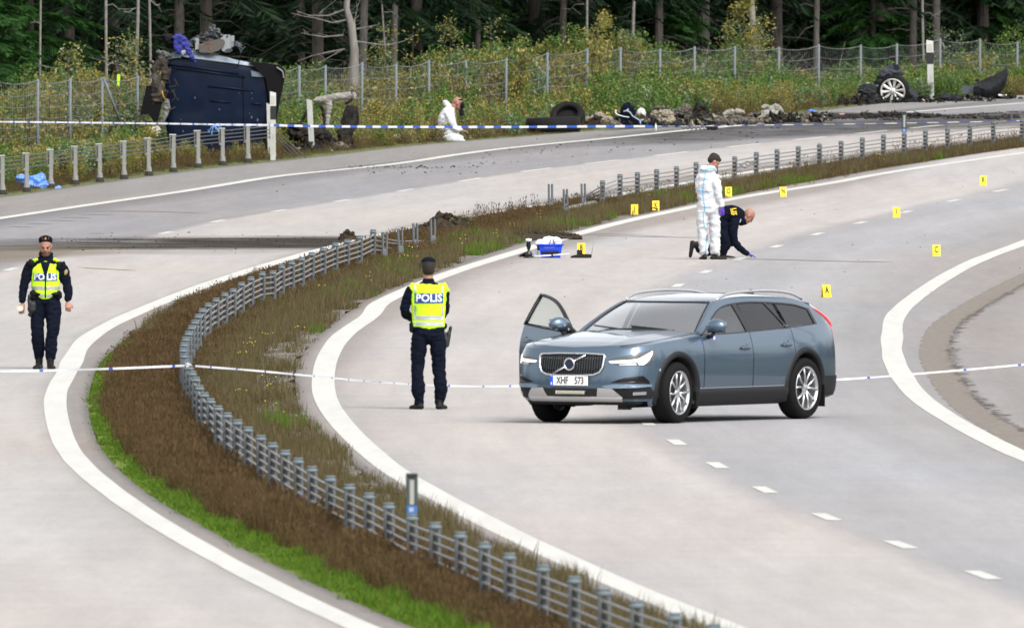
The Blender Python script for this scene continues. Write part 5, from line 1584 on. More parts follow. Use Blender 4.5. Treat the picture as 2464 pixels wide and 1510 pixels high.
b = MB(); b.lathe([(.0, .002), (.055, .002), (.055, -.004)], (pc.x + .004, 0, .705), 20, (0, math.pi / 2, 0), cap=False); b.box((pc.x + .010, 0, .705), (.004, .118, .022)); b.build('emblem_centre', mat('emblem_dark', (.02, .03, .06), .3), grille)
# headlights: dark housing with the bright sideways-hammer bar
def lamp_pt(s_, z, off): return None
for s in (1, -1):
    h = empty('headlight', (0, 0, 0)); h.parent = car
    T0, T1 = t_of_y(.50), t_of_x(2.07)
    def P(k, z, off): return body(T0 + (T1 - T0) * k, z, off, s)
    def lay(outl, off, name, m, th=.01):
        D = []
        for i in range(len(outl)):
            a, c = outl[i], outl[(i + 1) % len(outl)]
            for k in range(5): D.append((a[0] + (c[0] - a[0]) * k / 5, a[1] + (c[1] - a[1]) * k / 5))
        cy = sum(p[0] for p in D) / len(D); cz = sum(p[1] for p in D) / len(D)
        rings = [[P(cy + (a - cy) * q, cz + (z - cz) * q, off) for a, z in D] for q in (1, .66, .33, .02)]
        b = MB(); b.grid(rings, closed=True); b.grid([[P(a, z, off - th) for a, z in D], [P(a, z, off) for a, z in D]], closed=True)
        return b.build(name, m, h, True)
    lay([(0, 0.770), (.10, 0.785), (.55, 0.835), (.98, 0.880), (1.0, 0.865), (.93, 0.735), (.80, 0.690), (.20, 0.690), (.04, 0.725)], .004, 'lamp_housing', lampglass)
    lay([(.0, .741), (.06, .747), (.42, .760), (.62, .772), (.76, .818), (.93, .860), (.92, .835), (.80, .745), (.70, .705), (.60, .702), (.59, .733), (.05, .722)], .009, 'light_bar', lampw)
    lay([(.2, 0.711), (.54, 0.717), (.55, 0.700), (.22, 0.695)], .009, 'lens_strip', alloy)
# number plate
b = MB(); px_ = front_pt(0, .50, .02).x
b.bbox((px_, 0, .512), (.012, .52, .115), .006); plate = b.build('number_plate', mat('plate_white', (.80, .81, .80), .45), car)
def on_front(me, name, y, z, off, parent):
    o = link(name, me, parent); o.matrix_local = Matrix(((0, 0, 1, px_ + off), (1, 0, 0, y), (0, 1, 0, z), (0, 0, 0, 1))); return o
plk = mat('plate_black', (.012, .012, .012), .5)
on_front(text_mesh('XHF', .118, .001, plk, sx=.72, bold=.002), 'plate_letters', -.085, .512, .0078, plate)
on_front(text_mesh('573', .118, .001, plk, sx=.72, bold=.002), 'plate_digits', .145, .512, .0078, plate)
b = MB(); b.box((px_ + .0075, -.235, .512), (.003, .045, .108)); b.build('plate_band', mat('plate_blue', (.02, .09, .60), .4), plate)
b = MB(); b.box((px_ + .0098, -.235, .48), (.0015, .014, .026)); b.build('plate_band_letter', mat('plate_band_white', (.8, .8, .8), .4), plate)
# lower intake, light bar, skid plate, fog recesses
nose_poly([(-.37, 0.420), (.37, 0.420), (.33, 0.330), (-.33, 0.330)], .010, 'lower_intake', gblack)
b = MB()
for k in range(14): b.bbox((front_pt(0, .375, .02).x, -.20 + .40 * (k + .5) / 14, .375), (.012, .024, .042), .004)
cb(b, 'led_bar', mat('led_bar_glass', (.45, .44, .36), .3))
b = MB(); b.bbox((front_pt(0, .375, .008).x, 0, .375), (.014, .43, .055), .004); cb(b, 'led_bar_case', gblack)
rows = [[front_pt(y, z, o_) for z, o_ in ((.255, -.04), (.27, .012), (.29, .020), (.32, .018), (.328, .004))] for y in np.linspace(-.66, .66, 31)]
b = MB().grid(rows[::-1])
for s in (1, -1):
    rows = []
    for q in np.linspace(0, 1, 6): rows.append([front_pt(s * y, .32 + .11 * q, .016) for y in np.linspace(.34 + .035 * q, .66 - .12 * q, 6)])
    b.grid(rows)
cb(b, 'skid_plate', skid)
for s in (1, -1):
    # hooked dark vent above and fog lamp recess below, with a painted bar between
    def side_lay(outl, off, name, m, par=None):
        D = []
        for i in range(len(outl)):
            a, c = outl[i], outl[(i + 1) % len(outl)]
            for k in range(5): D.append((a[0] + (c[0] - a[0]) * k / 5, a[1] + (c[1] - a[1]) * k / 5))
        cy = sum(p[0] for p in D) / len(D); cz = sum(p[1] for p in D) / len(D)
        T0, T1 = t_of_y(.47), t_of_x(2.10)
        f = lambda a, z, o_: body(T0 + (T1 - T0) * a, z, o_, s)
        b = MB(); b.grid([[f(cy + (a - cy) * q, cz + (z - cz) * q, off) for a, z in D] for q in (1, .66, .33, .02)], closed=True); b.grid([[f(a, z, off - .02) for a, z in D], [f(a, z, off) for a, z in D]], closed=True)
        return b.build(name, m, par or car, True)
    side_lay([(.10, 0.495), (.35, 0.550), (.72, 0.575), (.86, 0.515), (.90, 0.465), (.80, 0.477), (.35, 0.480)], .006, 'vent', gblack)
    side_lay([(-.08, 0.450), (.15, 0.475), (.55, 0.477), (.90, 0.470), (.92, 0.450), (.55, 0.430), (.05, 0.425)], .022, 'bumper_blade', mat('blade_paint%d' % s, (.20, .28, .38), .3, .4, coat=1.0))
    fg = side_lay([(.10, 0.420), (.9, 0.435), (1.02, 0.375), (.98, 0.300), (.18, 0.300)], .010, 'fog_recess', clad)
    side_lay([(.52, 0.380), (.80, 0.385), (.80, 0.350), (.52, 0.345)], .016, 'fog_lamp', alloy, fg)
    b = MB(); b.tube([body(t_of_x(2.0), z, .006, s) for z in (.53, .59, .65)], .008, 5); cb(b, 'side_reflector', mat('reflector_grey%d' % s, (.35, .36, .36), .4))
# lower black lip of the nose
rows = [[front_pt(y, z, o_) for z, o_ in ((.225, -.12), (.235, -.02), (.27, -.01))] for y in np.linspace(-.86, .86, 31)]
cb(MB().grid(rows[::-1]), 'front_lip', clad)
b = MB(); b.box((2.12, .50, .22), (.12, .12, .10)); cb(b, 'tow_cover', cabin, smooth=False)

# cabin: dash, seats, wheel, mirror
b = MB(); b.bbox((.78, 0, .88), (.5, 1.5, .22), .06); b.bbox((-.5, 0, .55), (2.8, 1.6, .3), .05); b.bbox((-1.6, 0, .85), (.9, 1.3, .35), .05)
b.bbox((.45, .38, 1.0), (.06, .34, .06), .02)
cb(b, 'dashboard', cabin)
for s in (1, -1):
    b = MB(); b.bbox((-.05, s * .38, .72), (.5, .5, .2), .06); b.bbox((-.32, s * .38, 1.0), (.16, .5, .56), .06, rot=(0, -.22, 0)); b.bbox((-.42, s * .38, 1.32), (.10, .26, .18), .05, rot=(0, -.15, 0)); cb(b, 'seat', leather)
b = MB(); b.bbox((-1.2, 0, .98), (.18, 1.3, .6), .06, rot=(0, -.3, 0)); cb(b, 'rear_bench', leather)
b = MB(); b.tube([(.40 + .03 * math.cos(a), .38 + .18 * math.cos(a), .98 + .17 * math.sin(a)) for a in np.linspace(0, 6.283, 20)], .014, 6, False); cb(b, 'steering_wheel', cabin)
b = MB(); b.bbox((.36, 0, 1.375), (.10, .22, .07), .02); b.bbox((.46, 0, 1.36), (.12, .10, .05), .02); cb(b, 'rear_view_mirror', cabin)

# stand the car on the road
_cg = W(1500, 1007)
car.location = W(1639, 1010)
car.rotation_euler = (0, 0, math.atan2(-math.cos(rad(31.4)), -math.sin(rad(31.4))))
# ================================================================== PEOPLE
navy = mat('navy_uniform_cloth', (.0032, .0052, .0125), .9, spec=.12, noise=.35, nscale=30, bump=.5, bscale=50)
navy2 = mat('navy_trouser_cloth', (.0034, .0052, .0125), .9, spec=.12, noise=.35, nscale=25, bump=.5, bscale=45)
blackc = mat('black_webbing', (.004, .004, .005), .7, spec=.2)
boot = mat('black_boot_leather', (.006, .0055, .005), .6, spec=.3, bump=.3, bscale=60)
hivis = mat('hi_vis_yellow', (.46, .80, .010), .8, emit=(.5, .9, .0), es=.08, noise=.12, nscale=9, bump=.5, bscale=14)  # faint glow put into the vest cloth, which is no lamp
silver = mat('reflective_tape', (.42, .44, .44), .4, .3)
pblue = mat('police_blue', (.010, .045, .19), .6)
pwhite = mat('print_white', (.62, .65, .68), .6)
skin = mat('skin', (.36, .185, .135), .6, sub=.15)
skin2 = mat('skin_ruddy', (.30, .145, .105), .55, sub=.15)
hair = mat('dark_hair', (.018, .012, .009), .8, bump=.6, bscale=90)
beard = mat('reddish_beard', (.11, .055, .032), .9, bump=.5, bscale=120)
suitw = mat('white_coverall', (.50, .51, .53), .8, bump=.45, bscale=30, spec=.2)
seam = mat('blue_seam_tape', (.09, .36, .62), .6)
glove = mat('violet_nitrile_glove', (.085, .035, .36), .45)
ylw = mat('print_yellow', (.62, .42, .02), .6)

def cloth(name, shapes, m, parent, vox=.012, wr=0.0, ws=7.0, smooth=3, seed=0, cut=None, decim=0):
    """limbs and trunk as swept ellipses fused into ONE continuous skin by a voxel remesh, then wrinkled"""
    b = MB()
    for sh in shapes:
        if sh[0] == 't':
            pts = sh[1]; P = catmull([tuple(p[:3]) for p in pts], 4); Rr = catmull([tuple(p[3:5]) if len(p) > 4 else (p[3], p[3]) for p in pts], 4)
            # frame: second radius runs along world x-ish axis
            tube2(b, [Vector(p) for p in P], [tuple(r) for r in Rr], 14, sh[2] if len(sh) > 2 else (1, 0, 0))
        elif sh[0] == 'e':
            b.ell(sh[1], sh[2], 16, 12, sh[3] if len(sh) > 3 else None)
        elif sh[0] == 'b':
            b.bbox(sh[1], sh[2], sh[3], sh[4] if len(sh) > 4 else None)
    me = newmesh(name, b.V, b.F)
    o = link('tmp', me)
    md = o.modifiers.new('r', 'REMESH'); md.mode = 'VOXEL'; md.voxel_size = vox; md.use_smooth_shade = True
    sm = o.modifiers.new('s', 'SMOOTH'); sm.factor = .5; sm.iterations = smooth
    dg = bpy.context.evaluated_depsgraph_get(); out = bpy.data.meshes.new_from_object(o.evaluated_get(dg))
    bpy.data.objects.remove(o, do_unlink=True); bpy.data.meshes.remove(me)
    out.name = name
    if wr > 0:
        n = len(out.vertices); co = np.empty(n * 3, np.float32); out.vertices.foreach_get('co', co); co = co.reshape(-1, 3)
        no = np.empty(n * 3, np.float32); out.vertices.foreach_get('normal', no); no = no.reshape(-1, 3)
        for i in range(n):
            c = co[i]
            a = mnoise.noise(Vector((c[0] * ws, c[1] * ws, c[2] * ws * 1.9 + seed))); q = mnoise.noise(Vector((c[0] * ws * 2.3 + 5, c[1] * ws * 2.3, c[2] * ws * 3.3 + seed)))
            co[i] = c + no[i] * wr * ((abs(a) * -2.0 + .5) + .45 * q)
        out.vertices.foreach_set('co', co.ravel())
    out.materials.clear(); out.materials.append(m)
    out.polygons.foreach_set('use_smooth', [True] * len(out.polygons)); out.update()
    return link(name, out, parent)

def tube2(b, pts, rs, n, xref):
    xref = Vector(xref); m = len(pts); P = []
    for i in range(m):
        t = (pts[min(i + 1, m - 1)] - pts[max(i - 1, 0)]).normalized()
        a = (xref - t * xref.dot(t))
        if a.length < 1e-3: a = Vector((0, 1, 0)) - t * t.y
        a.normalize(); c = t.cross(a)
        for k in range(n):
            th = 2 * math.pi * k / n; P.append(pts[i] + a * (math.cos(th) * rs[i][0]) + c * (math.sin(th) * rs[i][1]))
    # rounded ends
    F = []
    for i in range(m - 1):
        for k in range(n):
            j = (k + 1) % n; F.append((i * n + k, i * n + j, (i + 1) * n + j, (i + 1) * n + k))
    F.append(tuple(reversed(range(n)))); F.append(tuple((m - 1) * n + k for k in range(n)))
    b.add(P, F)
    for e in (0, m - 1):
        r = min(rs[e]) ; b.ell(pts[e], (r * .95, r * .95, r * .5), 12, 8)

def hand_shapes(wrist, d, up, side, curl=.5, s=1.0, thumb=1):
    """palm, four unequal fingers bent at the knuckles and a thumb from the side of the palm"""
    w = Vector(wrist); d = Vector(d).normalized(); n = Vector(up).normalized(); n = (n - d * n.dot(d)).normalized(); x = d.cross(n) * side
    S_ = []
    pc = w + d * .045 * s
    S_.append(('t', [tuple(w) + (.026 * s, .020 * s), tuple(w + d * .035 * s) + (.038 * s, .018 * s), tuple(w + d * .085 * s) + (.040 * s, .016 * s)], tuple(x)))
    for k, L_ in enumerate((.072, .082, .076, .058)):
        base = w + d * .088 * s + x * ((k - 1.5) * .021 * s); a = curl * (.5 + .1 * k)
        p1 = base + (d * math.cos(a) - n * math.sin(a)) * L_ * .45 * s; a2 = a + curl * 1.0
        p2 = p1 + (d * math.cos(a2) - n * math.sin(a2)) * L_ * .32 * s; a3 = a2 + curl * .8
        p3 = p2 + (d * math.cos(a3) - n * math.sin(a3)) * L_ * .25 * s
        S_.append(('t', [tuple(base - d * .02 * s) + (.0095 * s,), tuple(p1) + (.0092 * s,), tuple(p2) + (.0085 * s,), tuple(p3) + (.0075 * s,)]))
    tb = w + d * .03 * s + x * (-.034 * s) * thumb
    t1 = tb + (d * .7 - x * .6 * thumb - n * .3) * .035 * s; t2 = t1 + (d * .85 - x * .1 * thumb - n * .5) * .035 * s
    S_.append(('t', [tuple(tb) + (.013 * s,), tuple(t1) + (.0115 * s,), tuple(t2) + (.009 * s,)]))
    return S_

def head_shapes(c, rot, s=1.0):
    """skull, jaw, nose, brow, ears in head space (x right, y forward, z up) placed by matrix"""
    M = Matrix.Translation(Vector(c)) @ rot.to_4x4(); R3 = rot.to_euler()
    P = lambda x, y, z: tuple(M @ Vector((x * s, y * s, z * s)))
    return [('e', P(0, -.012, .045), (.077 * s, .098 * s, .088 * s), tuple(R3)), ('e', P(0, .022, -.025), (.062 * s, .070 * s, .080 * s), tuple(R3)),
            ('e', P(0, .048, -.078), (.040 * s, .038 * s, .030 * s), tuple(R3)), ('e', P(0, .082, .028), (.052 * s, .014 * s, .012 * s), tuple(R3)),
            ('t', [P(0, .088, .022) + (.010 * s,), P(0, .102, -.008) + (.013 * s,), P(0, .106, -.022) + (.016 * s,)]),
            ('e', P(0, .086, -.058), (.024 * s, .012 * s, .010 * s), tuple(R3)),
            ('e', P(.077, -.008, -.002), (.012 * s, .020 * s, .032 * s), tuple(R3)), ('e', P(-.077, -.008, -.002), (.012 * s, .020 * s, .032 * s), tuple(R3))]

def face_bits(c, rot, parent, s=1.0, beard_=False):
    M = Matrix.Translation(Vector(c)) @ rot.to_4x4()
    P = lambda x, y, z: M @ Vector((x * s, y * s, z * s))
    for sx in (-1, 1): b = MB(); b.ell(P(sx * .030, .080, .008), (.013 * s, .010 * s, .007 * s), 8, 6); b.build('eye', mat('eye_dark', (.03, .02, .018), .3), parent, True)
    b = MB()
    for sx in (-1, 1): b.tube([P(sx * .012, .096, .028), P(sx * .032, .094, .034), P(sx * .052, .078, .026)], .0045, 5)
    b.build('eyebrows', hair, parent, True)
    b = MB(); b.tube([P(-.022, .094, -.056), P(0, .102, -.054), P(.022, .094, -.056)], .0045, 5); b.build('mouth', mat('lips', (.25, .09, .08), .5), parent, True)

def panel_on(surf_pts_fn, x0, x1, z0, z1, nx, nz, y_off, name, m, parent):
    pass

def project_panel(body_o, name, m, parent, x0, x1, z0, z1, ydir, off=.006, nx=14, nz=6, xf=None, thick=0):
    """lay a panel on the garment by casting rays along local y"""
    dg = bpy.context.evaluated_depsgraph_get()
    rows = []
    for i in range(nx + 1):
        row = []
        for k in range(nz + 1):
            z = z0 + (z1 - z0) * k / nz; x = x0 + (x1 - x0) * i / nx
            if xf: x = xf(x, z)
            hit, loc, nor, _ = body_o.ray_cast(Vector((x, ydir * 1.0, z)), Vector((0, -ydir, 0)))
            row.append(loc + Vector((0, ydir * off, 0)) if hit else None)
        rows.append(row)
    # fill misses with the nearest hit in the same column set
    for i in range(nx + 1):
        for k in range(nz + 1):
            if rows[i][k] is None:
                best = None
                for dd in range(1, nx + 1):
                    for j in (i - dd, i + dd):
                        if 0 <= j <= nx and rows[j][k] is not None: best = rows[j][k]; break
                    if best is not None: break
                z = z0 + (z1 - z0) * k / nz; x = x0 + (x1 - x0) * i / nx
                rows[i][k] = Vector((best.x if best is not None else x, best.y if best is not None else 0, z))
    b = MB(); b.grid(rows if ydir > 0 else rows[::-1]); return b.build(name, m, parent, True)

def project_mesh(me, body_o, ydir, off=.010, flip=False):
    """drop flat lettering (x,z in garment space) on to the garment"""
    for v in me.vertices:
        hit, loc, nor, _ = body_o.ray_cast(Vector((v.co.x, ydir, v.co.z)), Vector((0, -ydir, 0)))
        if hit: v.co.y = loc.y + ydir * (off + abs(v.co.y))
    me.update()

def text_on(txt, size, m, sx, bold, cx, cz, body_o, ydir, parent, name='lettering', off=.010):
    me = text_mesh(txt, size, .0, m, sx, bold, 2)
    bm = bmesh.new(); bm.from_mesh(me); bmesh.ops.subdivide_edges(bm, edges=[e for e in bm.edges if e.calc_length() > size * .25], cuts=2); bm.to_mesh(me); bm.free()
    for v in me.vertices:
        x, y = v.co.x, v.co.y
        v.co = Vector((cx + x * (-ydir), 0, cz + y))
    project_mesh(me, body_o, ydir, off)
    return link(name, me, parent)

def boots(parent, feet, m=boot):
    """feet: (ankle, toe direction, pitch)"""
    for ank, d, up in feet:
        a = Vector(ank); d = Vector(d).normalized(); u = Vector(up).normalized()
        cloth('boot', [('t', [tuple(a + u * .16) + (.056, .060), tuple(a + u * .05) + (.050, .056), tuple(a - u * .03) + (.048, .052)], tuple(d.cross(u))),
                       ('t', [tuple(a - u * .052 - d * .06) + (.042, .040), tuple(a - u * .058 + d * .06) + (.050, .038), tuple(a - u * .066 + d * .16) + (.052, .032), tuple(a - u * .072 + d * .205) + (.036, .022)], tuple(d.cross(u)))], m, parent, .011)

# ---- policeman seen from behind, hands in front of him. local frame: x right, y forward (away from his back), z up
def officer_back():
    g_ = W(1031, 984); o = empty('person', tuple(g_), 0, 'policeman seen from behind in a yellow vest and navy trousers standing by the car', 'person')
    # trousers
    tr = cloth('trousers', [('t', [(-.0, 0, 1.06, .185, .125), (0, 0, .96, .195, .135), (0, -.01, .87, .19, .14)]),
        ('t', [(-.095, 0, .88, .105, .12), (-.120, 0, .70, .098, .105), (-.130, .01, .52, .080, .088), (-.130, -.01, .40, .078, .085), (-.125, -.01, .24, .082, .088), (-.118, 0, .13, .062, .07), (-.113, 0, .06, .058, .066)]),
        ('t', [(.095, 0, .88, .105, .12), (.118, 0, .70, .098, .105), (.125, .01, .52, .082, .088), (.138, -.01, .38, .080, .085), (.150, -.01, .24, .080, .088), (.138, 0, .12, .062, .07), (.135, 0, .06, .058, .066)])], navy2, o, .012, .011, 8, 2, 3)
    cloth('body', head_shapes((0, .02, 1.685), Matrix.Rotation(rad(-12), 3, 'X'), .98) + [('t', [(0, 0, 1.50, .058, .060), (0, .01, 1.62, .056, .062)])] + hand_shapes((-.10, .30, 1.10), (.8, .3, .1), (0, 1, .3), 1, .6) + hand_shapes((.10, .30, 1.08), (-.8, .3, .1), (0, 1, .3), -1, .6), skin, o, .009)
    cloth('jacket', [('t', [(0, 0, 1.06, .175, .115), (0, 0, 1.20, .19, .12), (0, -.01, 1.38, .215, .125), (0, 0, 1.47, .16, .10), (0, .0, 1.53, .085, .08)]),
        ('t', [(-.19, 0, 1.45, .070, .07), (-.255, .02, 1.32, .062, .068), (-.285, .05, 1.17, .058, .06), (-.20, .22, 1.10, .05, .05), (-.12, .30, 1.10, .040, .040)]),
        ('t', [(.18, .02, 1.44, .070, .07), (.205, .06, 1.33, .060, .066), (.20, .12, 1.18, .055, .055), (.15, .24, 1.10, .048, .048), (.12, .30, 1.10, .040, .040)])], navy, o, .012, .010, 8, 2, 7)
    vest = cloth('vest', [('t', [(0, 0, .985, .205, .150), (0, 0, 1.10, .200, .148), (0, -.005, 1.25, .212, .150), (.0, -.01, 1.40, .222, .145), (.0, -.005, 1.46, .19, .12), (0, 0, 1.505, .105, .085)]),
        ('t', [(-.15, 0, 1.475, .075, .085), (-.205, 0, 1.43, .055, .09)]), ('t', [(.15, 0, 1.475, .075, .085), (.205, 0, 1.43, .055, .09)])], hivis, o, .012, .006, 6, 2, 11)
    project_panel(vest, 'back_panel', pblue, o, -.175, .175, 1.275, 1.395, -1, .007)
    text_on('POLIS', .128, pwhite, 1.0, .004, 0, 1.335, vest, -1, o, 'lettering', .010)
    project_panel(vest, 'reflective_band', silver, o, -.205, .205, 1.075, 1.125, -1, .005)
    project_panel(vest, 'reflective_band', silver, o, -.205, .205, 1.005, 1.050, -1, .005)
    for x in (-.165, .165):
        project_panel(vest, 'reflective_band', silver, o, x - .012, x + .012, 1.13, 1.25, -1, .006, 2, 6)
        project_panel(vest, 'reflective_band', mat('blue_white_band', (.35, .45, .55), .5), o, x - .010, x + .010, 1.40, 1.49, -1, .006, 2, 5)
    cloth('cap', [('t', [(0, .01, 1.75, .086, .106), (0, .01, 1.78, .088, .108)]), ('e', (0, .012, 1.775), (.087, .106, .058))], navy, o, .008)
    cloth('hair', [('t', [(0, -.012, 1.64, .070, .075), (0, -.018, 1.70, .083, .098), (0, -.01, 1.76, .084, .102)])], hair, o, .008)
    cloth('collar', [('t', [(0, 0, 1.50, .085, .085), (0, .01, 1.56, .070, .075)])], navy, o, .009)
    b = MB(); b.bbox((-.205, .0, .985), (.05, .13, .13), .02); b.bbox((.20, .02, 1.0), (.05, .10, .08), .02); b.bbox((0, .03, .99), (.34, .22, .05), .02); b.build('belt', blackc, o, True)
    h = cloth('holster', [('b', (.235, .01, .84), (.055, .12, .20), .02, (0, .16, 0)), ('b', (.262, -.01, .955), (.040, .065, .10), .015, (.2, .2, 0)), ('t', [(.19, 0, .92, .02, .05), (.215, 0, .80, .02, .05)])], mat('holster_plastic', (.016, .020, .018), .5), o, .009)
    boots(o, [((-.115, -.01, .085), (-.45, 1, 0), (0, 0, 1)), ((.137, -.01, .085), (.35, 1, 0), (0, 0, 1))])
    for f in o.children: pass
    o.rotation_euler = (0, 0, rad(3)); o.scale = (1.0,) * 3
    return o
# vertical size of each figure follows from its distance: centre officer 380 px at 203 px/m
ob = officer_back(); ob.scale = (1.0, 1.0, 1.005)

# ---- policeman walking towards the camera: local frame x = his left is +x in the picture (he faces -y)
def officer_walk():
    g_ = W(110, 887); o = empty('person', tuple(g_), 0, 'policeman walking towards the camera in a yellow vest with a paper cup in his hand', 'person')
    cloth('trousers', [('t', [(0, 0, 1.02, .175, .12), (0, 0, .94, .185, .13), (0, 0, .86, .18, .13)]),
        ('t', [(-.088, 0, .86, .105, .12), (-.10, .0, .70, .092, .10), (-.105, -.02, .54, .086, .09), (-.105, -.02, .44, .082, .085), (-.090, .02, .28, .078, .08), (-.085, .05, .14, .058, .06)]),
        ('t', [(.088, 0, .86, .108, .12), (.10, -.05, .68, .10, .105), (.095, -.10, .50, .082, .088), (.080, -.10, .40, .076, .08), (.070, -.10, .26, .080, .085), (.062, -.10, .12, .056, .06)])], navy2, o, .012, .011, 8, 2, 23)
    rot = Matrix.Rotation(math.pi, 3, 'Z') @ Matrix.Rotation(rad(-20), 3, 'X')
    hc = (0, -.05, 1.575)
    cloth('body', head_shapes(hc, rot, .98) + [('t', [(0, 0, 1.38, .058, .060), (0, -.02, 1.50, .056, .062)])] + hand_shapes((-.295, -.03, .845), (-.12, -.15, -1), (0, -1, 0), -1, .75, 1, 1) + hand_shapes((.285, -.06, .865), (.05, -.25, -1), (0, -1, 0), 1, 1.15, 1, 1), skin, o, .009)
    face_bits(hc, rot, o, .98)
    M = Matrix.Translation(Vector(hc)) @ rot.to_4x4()
    P = lambda x, y, z: tuple(M @ Vector((x, y, z)))
    cloth('beard', [('e', P(0, .050, -.085), (.050, .044, .030), tuple(rot.to_euler())), ('t', [P(-.058, .02, -.045) + (.014,), P(-.040, .055, -.080) + (.018,), P(0, .078, -.092) + (.020,), P(.040, .055, -.080) + (.018,), P(.058, .02, -.045) + (.014,)]), ('t', [P(-.028, .088, -.045) + (.008,), P(0, .098, -.040) + (.008,), P(.028, .088, -.045) + (.008,)])], beard, o, .006)
    jk = cloth('jacket', [('t', [(0, 0, .98, .17, .115), (0, 0, 1.12, .18, .12), (0, 0, 1.28, .205, .125), (0, 0, 1.38, .155, .105), (0, 0, 1.44, .095, .09), (0, -.02, 1.49, .095, .088)]),
        ('t', [(-.17, 0, 1.35, .078, .075), (-.235, .0, 1.24, .070, .07), (-.27, -.0, 1.10, .060, .062), (-.295, -.01, .97, .052, .052), (-.300, -.03, .87, .044, .044)]),
        ('t', [(.17, 0, 1.35, .078, .075), (.235, 0, 1.24, .072, .07), (.268, .0, 1.10, .064, .062), (.290, -.03, .98, .056, .052), (.286, -.06, .89, .046, .044)])], navy, o, .012, .011, 8, 2, 27)
    vest = cloth('vest', [('t', [(0, -.005, .90, .09, .14), (0, -.005, .95, .155, .145), (0, -.005, 1.04, .182, .150), (0, -.01, 1.18, .185, .150), (0, -.01, 1.28, .18, .145), (0, -.01, 1.35, .15, .12)]),
        ('t', [(-.12, -.01, 1.36, .055, .09), (-.13, .01, 1.39, .05, .07)]), ('t', [(.12, -.01, 1.36, .055, .09), (.13, .01, 1.39, .05, .07)])], hivis, o, .012, .007, 6, 2, 31)
    # open collar: dark V, zip line
    project_panel(vest, 'jacket_front', navy, o, -.075, .075, 1.20, 1.44, -1, .008, 8, 8, xf=lambda x, z: x * max(.12, (z - 1.17) / .27) * 1.15)
    project_panel(vest, 'zip', blackc, o, -.009, .009, .90, 1.22, -1, .010, 2, 16)
    for x0, x1 in ((-.155, -.012), (.012, .150)): project_panel(vest, 'front_panel', pblue, o, x0, x1, 1.135, 1.235, -1, .008)
    text_on('PO', .115, pwhite, .92, .004, -.080, 1.185, vest, -1, o, 'lettering', .011); text_on('LIS', .115, pwhite, .92, .004, .078, 1.185, vest, -1, o, 'lettering', .011)
    project_panel(vest, 'reflective_band', silver, o, -.18, -.012, 1.02, 1.065, -1, .006); project_panel(vest, 'reflective_band', silver, o, .012, .18, 1.02, 1.065, -1, .006)
    for x0, x1 in ((-.07, -.014), (.014, .09)): project_panel(vest, 'reflective_band', silver, o, x0, x1, .925, .965, -1, .006, 4, 3)
    b = MB(); b.bbox((.165, -.115, 1.33), (.050, .030, .11), .010, (0, .1, 0)); b.bbox((-.185, -.06, 1.36), (.085, .10, .11), .03, (0, -.3, 0)); b.build('radio', blackc, o, True)
    b = MB(); b.ell((.262, -.062, 1.245), (.026, .012, .040), 10, 7, (0, .35, .5)); b.build('arm_badge', mat('badge_gold', (.25, .20, .07), .5), o, True)
    b = MB(); b.bbox((0, 0, .965), (.37, .27, .055), .02); b.bbox((-.155, -.06, .95), (.10, .12, .14), .03); b.bbox((.165, -.05, .95), (.09, .12, .12), .03); b.build('belt', blackc, o, True)
    cloth('holster', [('b', (-.165, -.075, .80), (.13, .10, .18), .04, (0, .08, 0)), ('b', (-.205, -.07, .82), (.045, .08, .20), .018, (0, -.10, 0)), ('e', (-.205, -.09, .935), (.026, .03, .035)), ('e', (-.20, -.06, .70), (.03, .03, .03)), ('t', [(-.10, -.05, .90, .06, .04), (-.13, -.07, .76, .06, .03)])], mat('holster_black', (.012, .013, .014), .5), o, .010)
    cloth('cap', [('t', [(0, -.055, 1.632, .086, .104), (0, -.050, 1.665, .090, .106)]), ('e', (0, -.047, 1.665), (.092, .108, .058))], navy, o, .008)
    b = MB(); b.ell((0, -.158, 1.678), (.013, .006, .020), 8, 6); b.build('cap_badge', mat('cap_badge_gold', (.35, .20, .07), .4, .4), o, True)
    for x in (-.045, .045): b = MB(); b.tube([(x * .6, -.158, 1.655), (x, -.150, 1.69), (x * .9, -.135, 1.72)], .004, 4); b.build('cap_piping', mat('cap_cord', (.07, .05, .03), .6), o, True)
    boots(o, [((-.085, .04, .085), (-.2, -1, 0), (0, 0, 1)), ((.062, -.11, .085), (.15, -1, 0), (0, 0, 1))])
    o.scale = (1.02, 1.02, 1.015)
    return o
ow = officer_walk()
# paper cup in his right hand
cw = Vector(ow.location) + Vector((-.325, -.10, .79))
cup = empty('paper_cup', tuple(cw), 0, 'paper cup with a teal sleeve in the walking policeman\'s hand', 'cup', rot=(rad(75), rad(-25), 0))
b = MB(); b.lathe([(.034, -.05), (.045, .05), (.043, .05), (.033, -.045)], (0, 0, 0), 16); b.build('cup_wall', mat('cup_white', (.55, .48, .36), .6), cup, True)
b = MB(); b.lathe([(.0365, -.045), (.0395, -.012), (.0375, -.012), (.035, -.045)], (0, 0, 0), 16, cap=False); b.build('sleeve', mat('cup_teal', (.01, .16, .18), .6), cup, True)
b = MB(); b.lathe([(.0, .0), (.039, .0)], (0, 0, .035), 16, cap=False); b.build('cup_inside', mat('cup_inner', (.60, .52, .38), .7), cup, True)

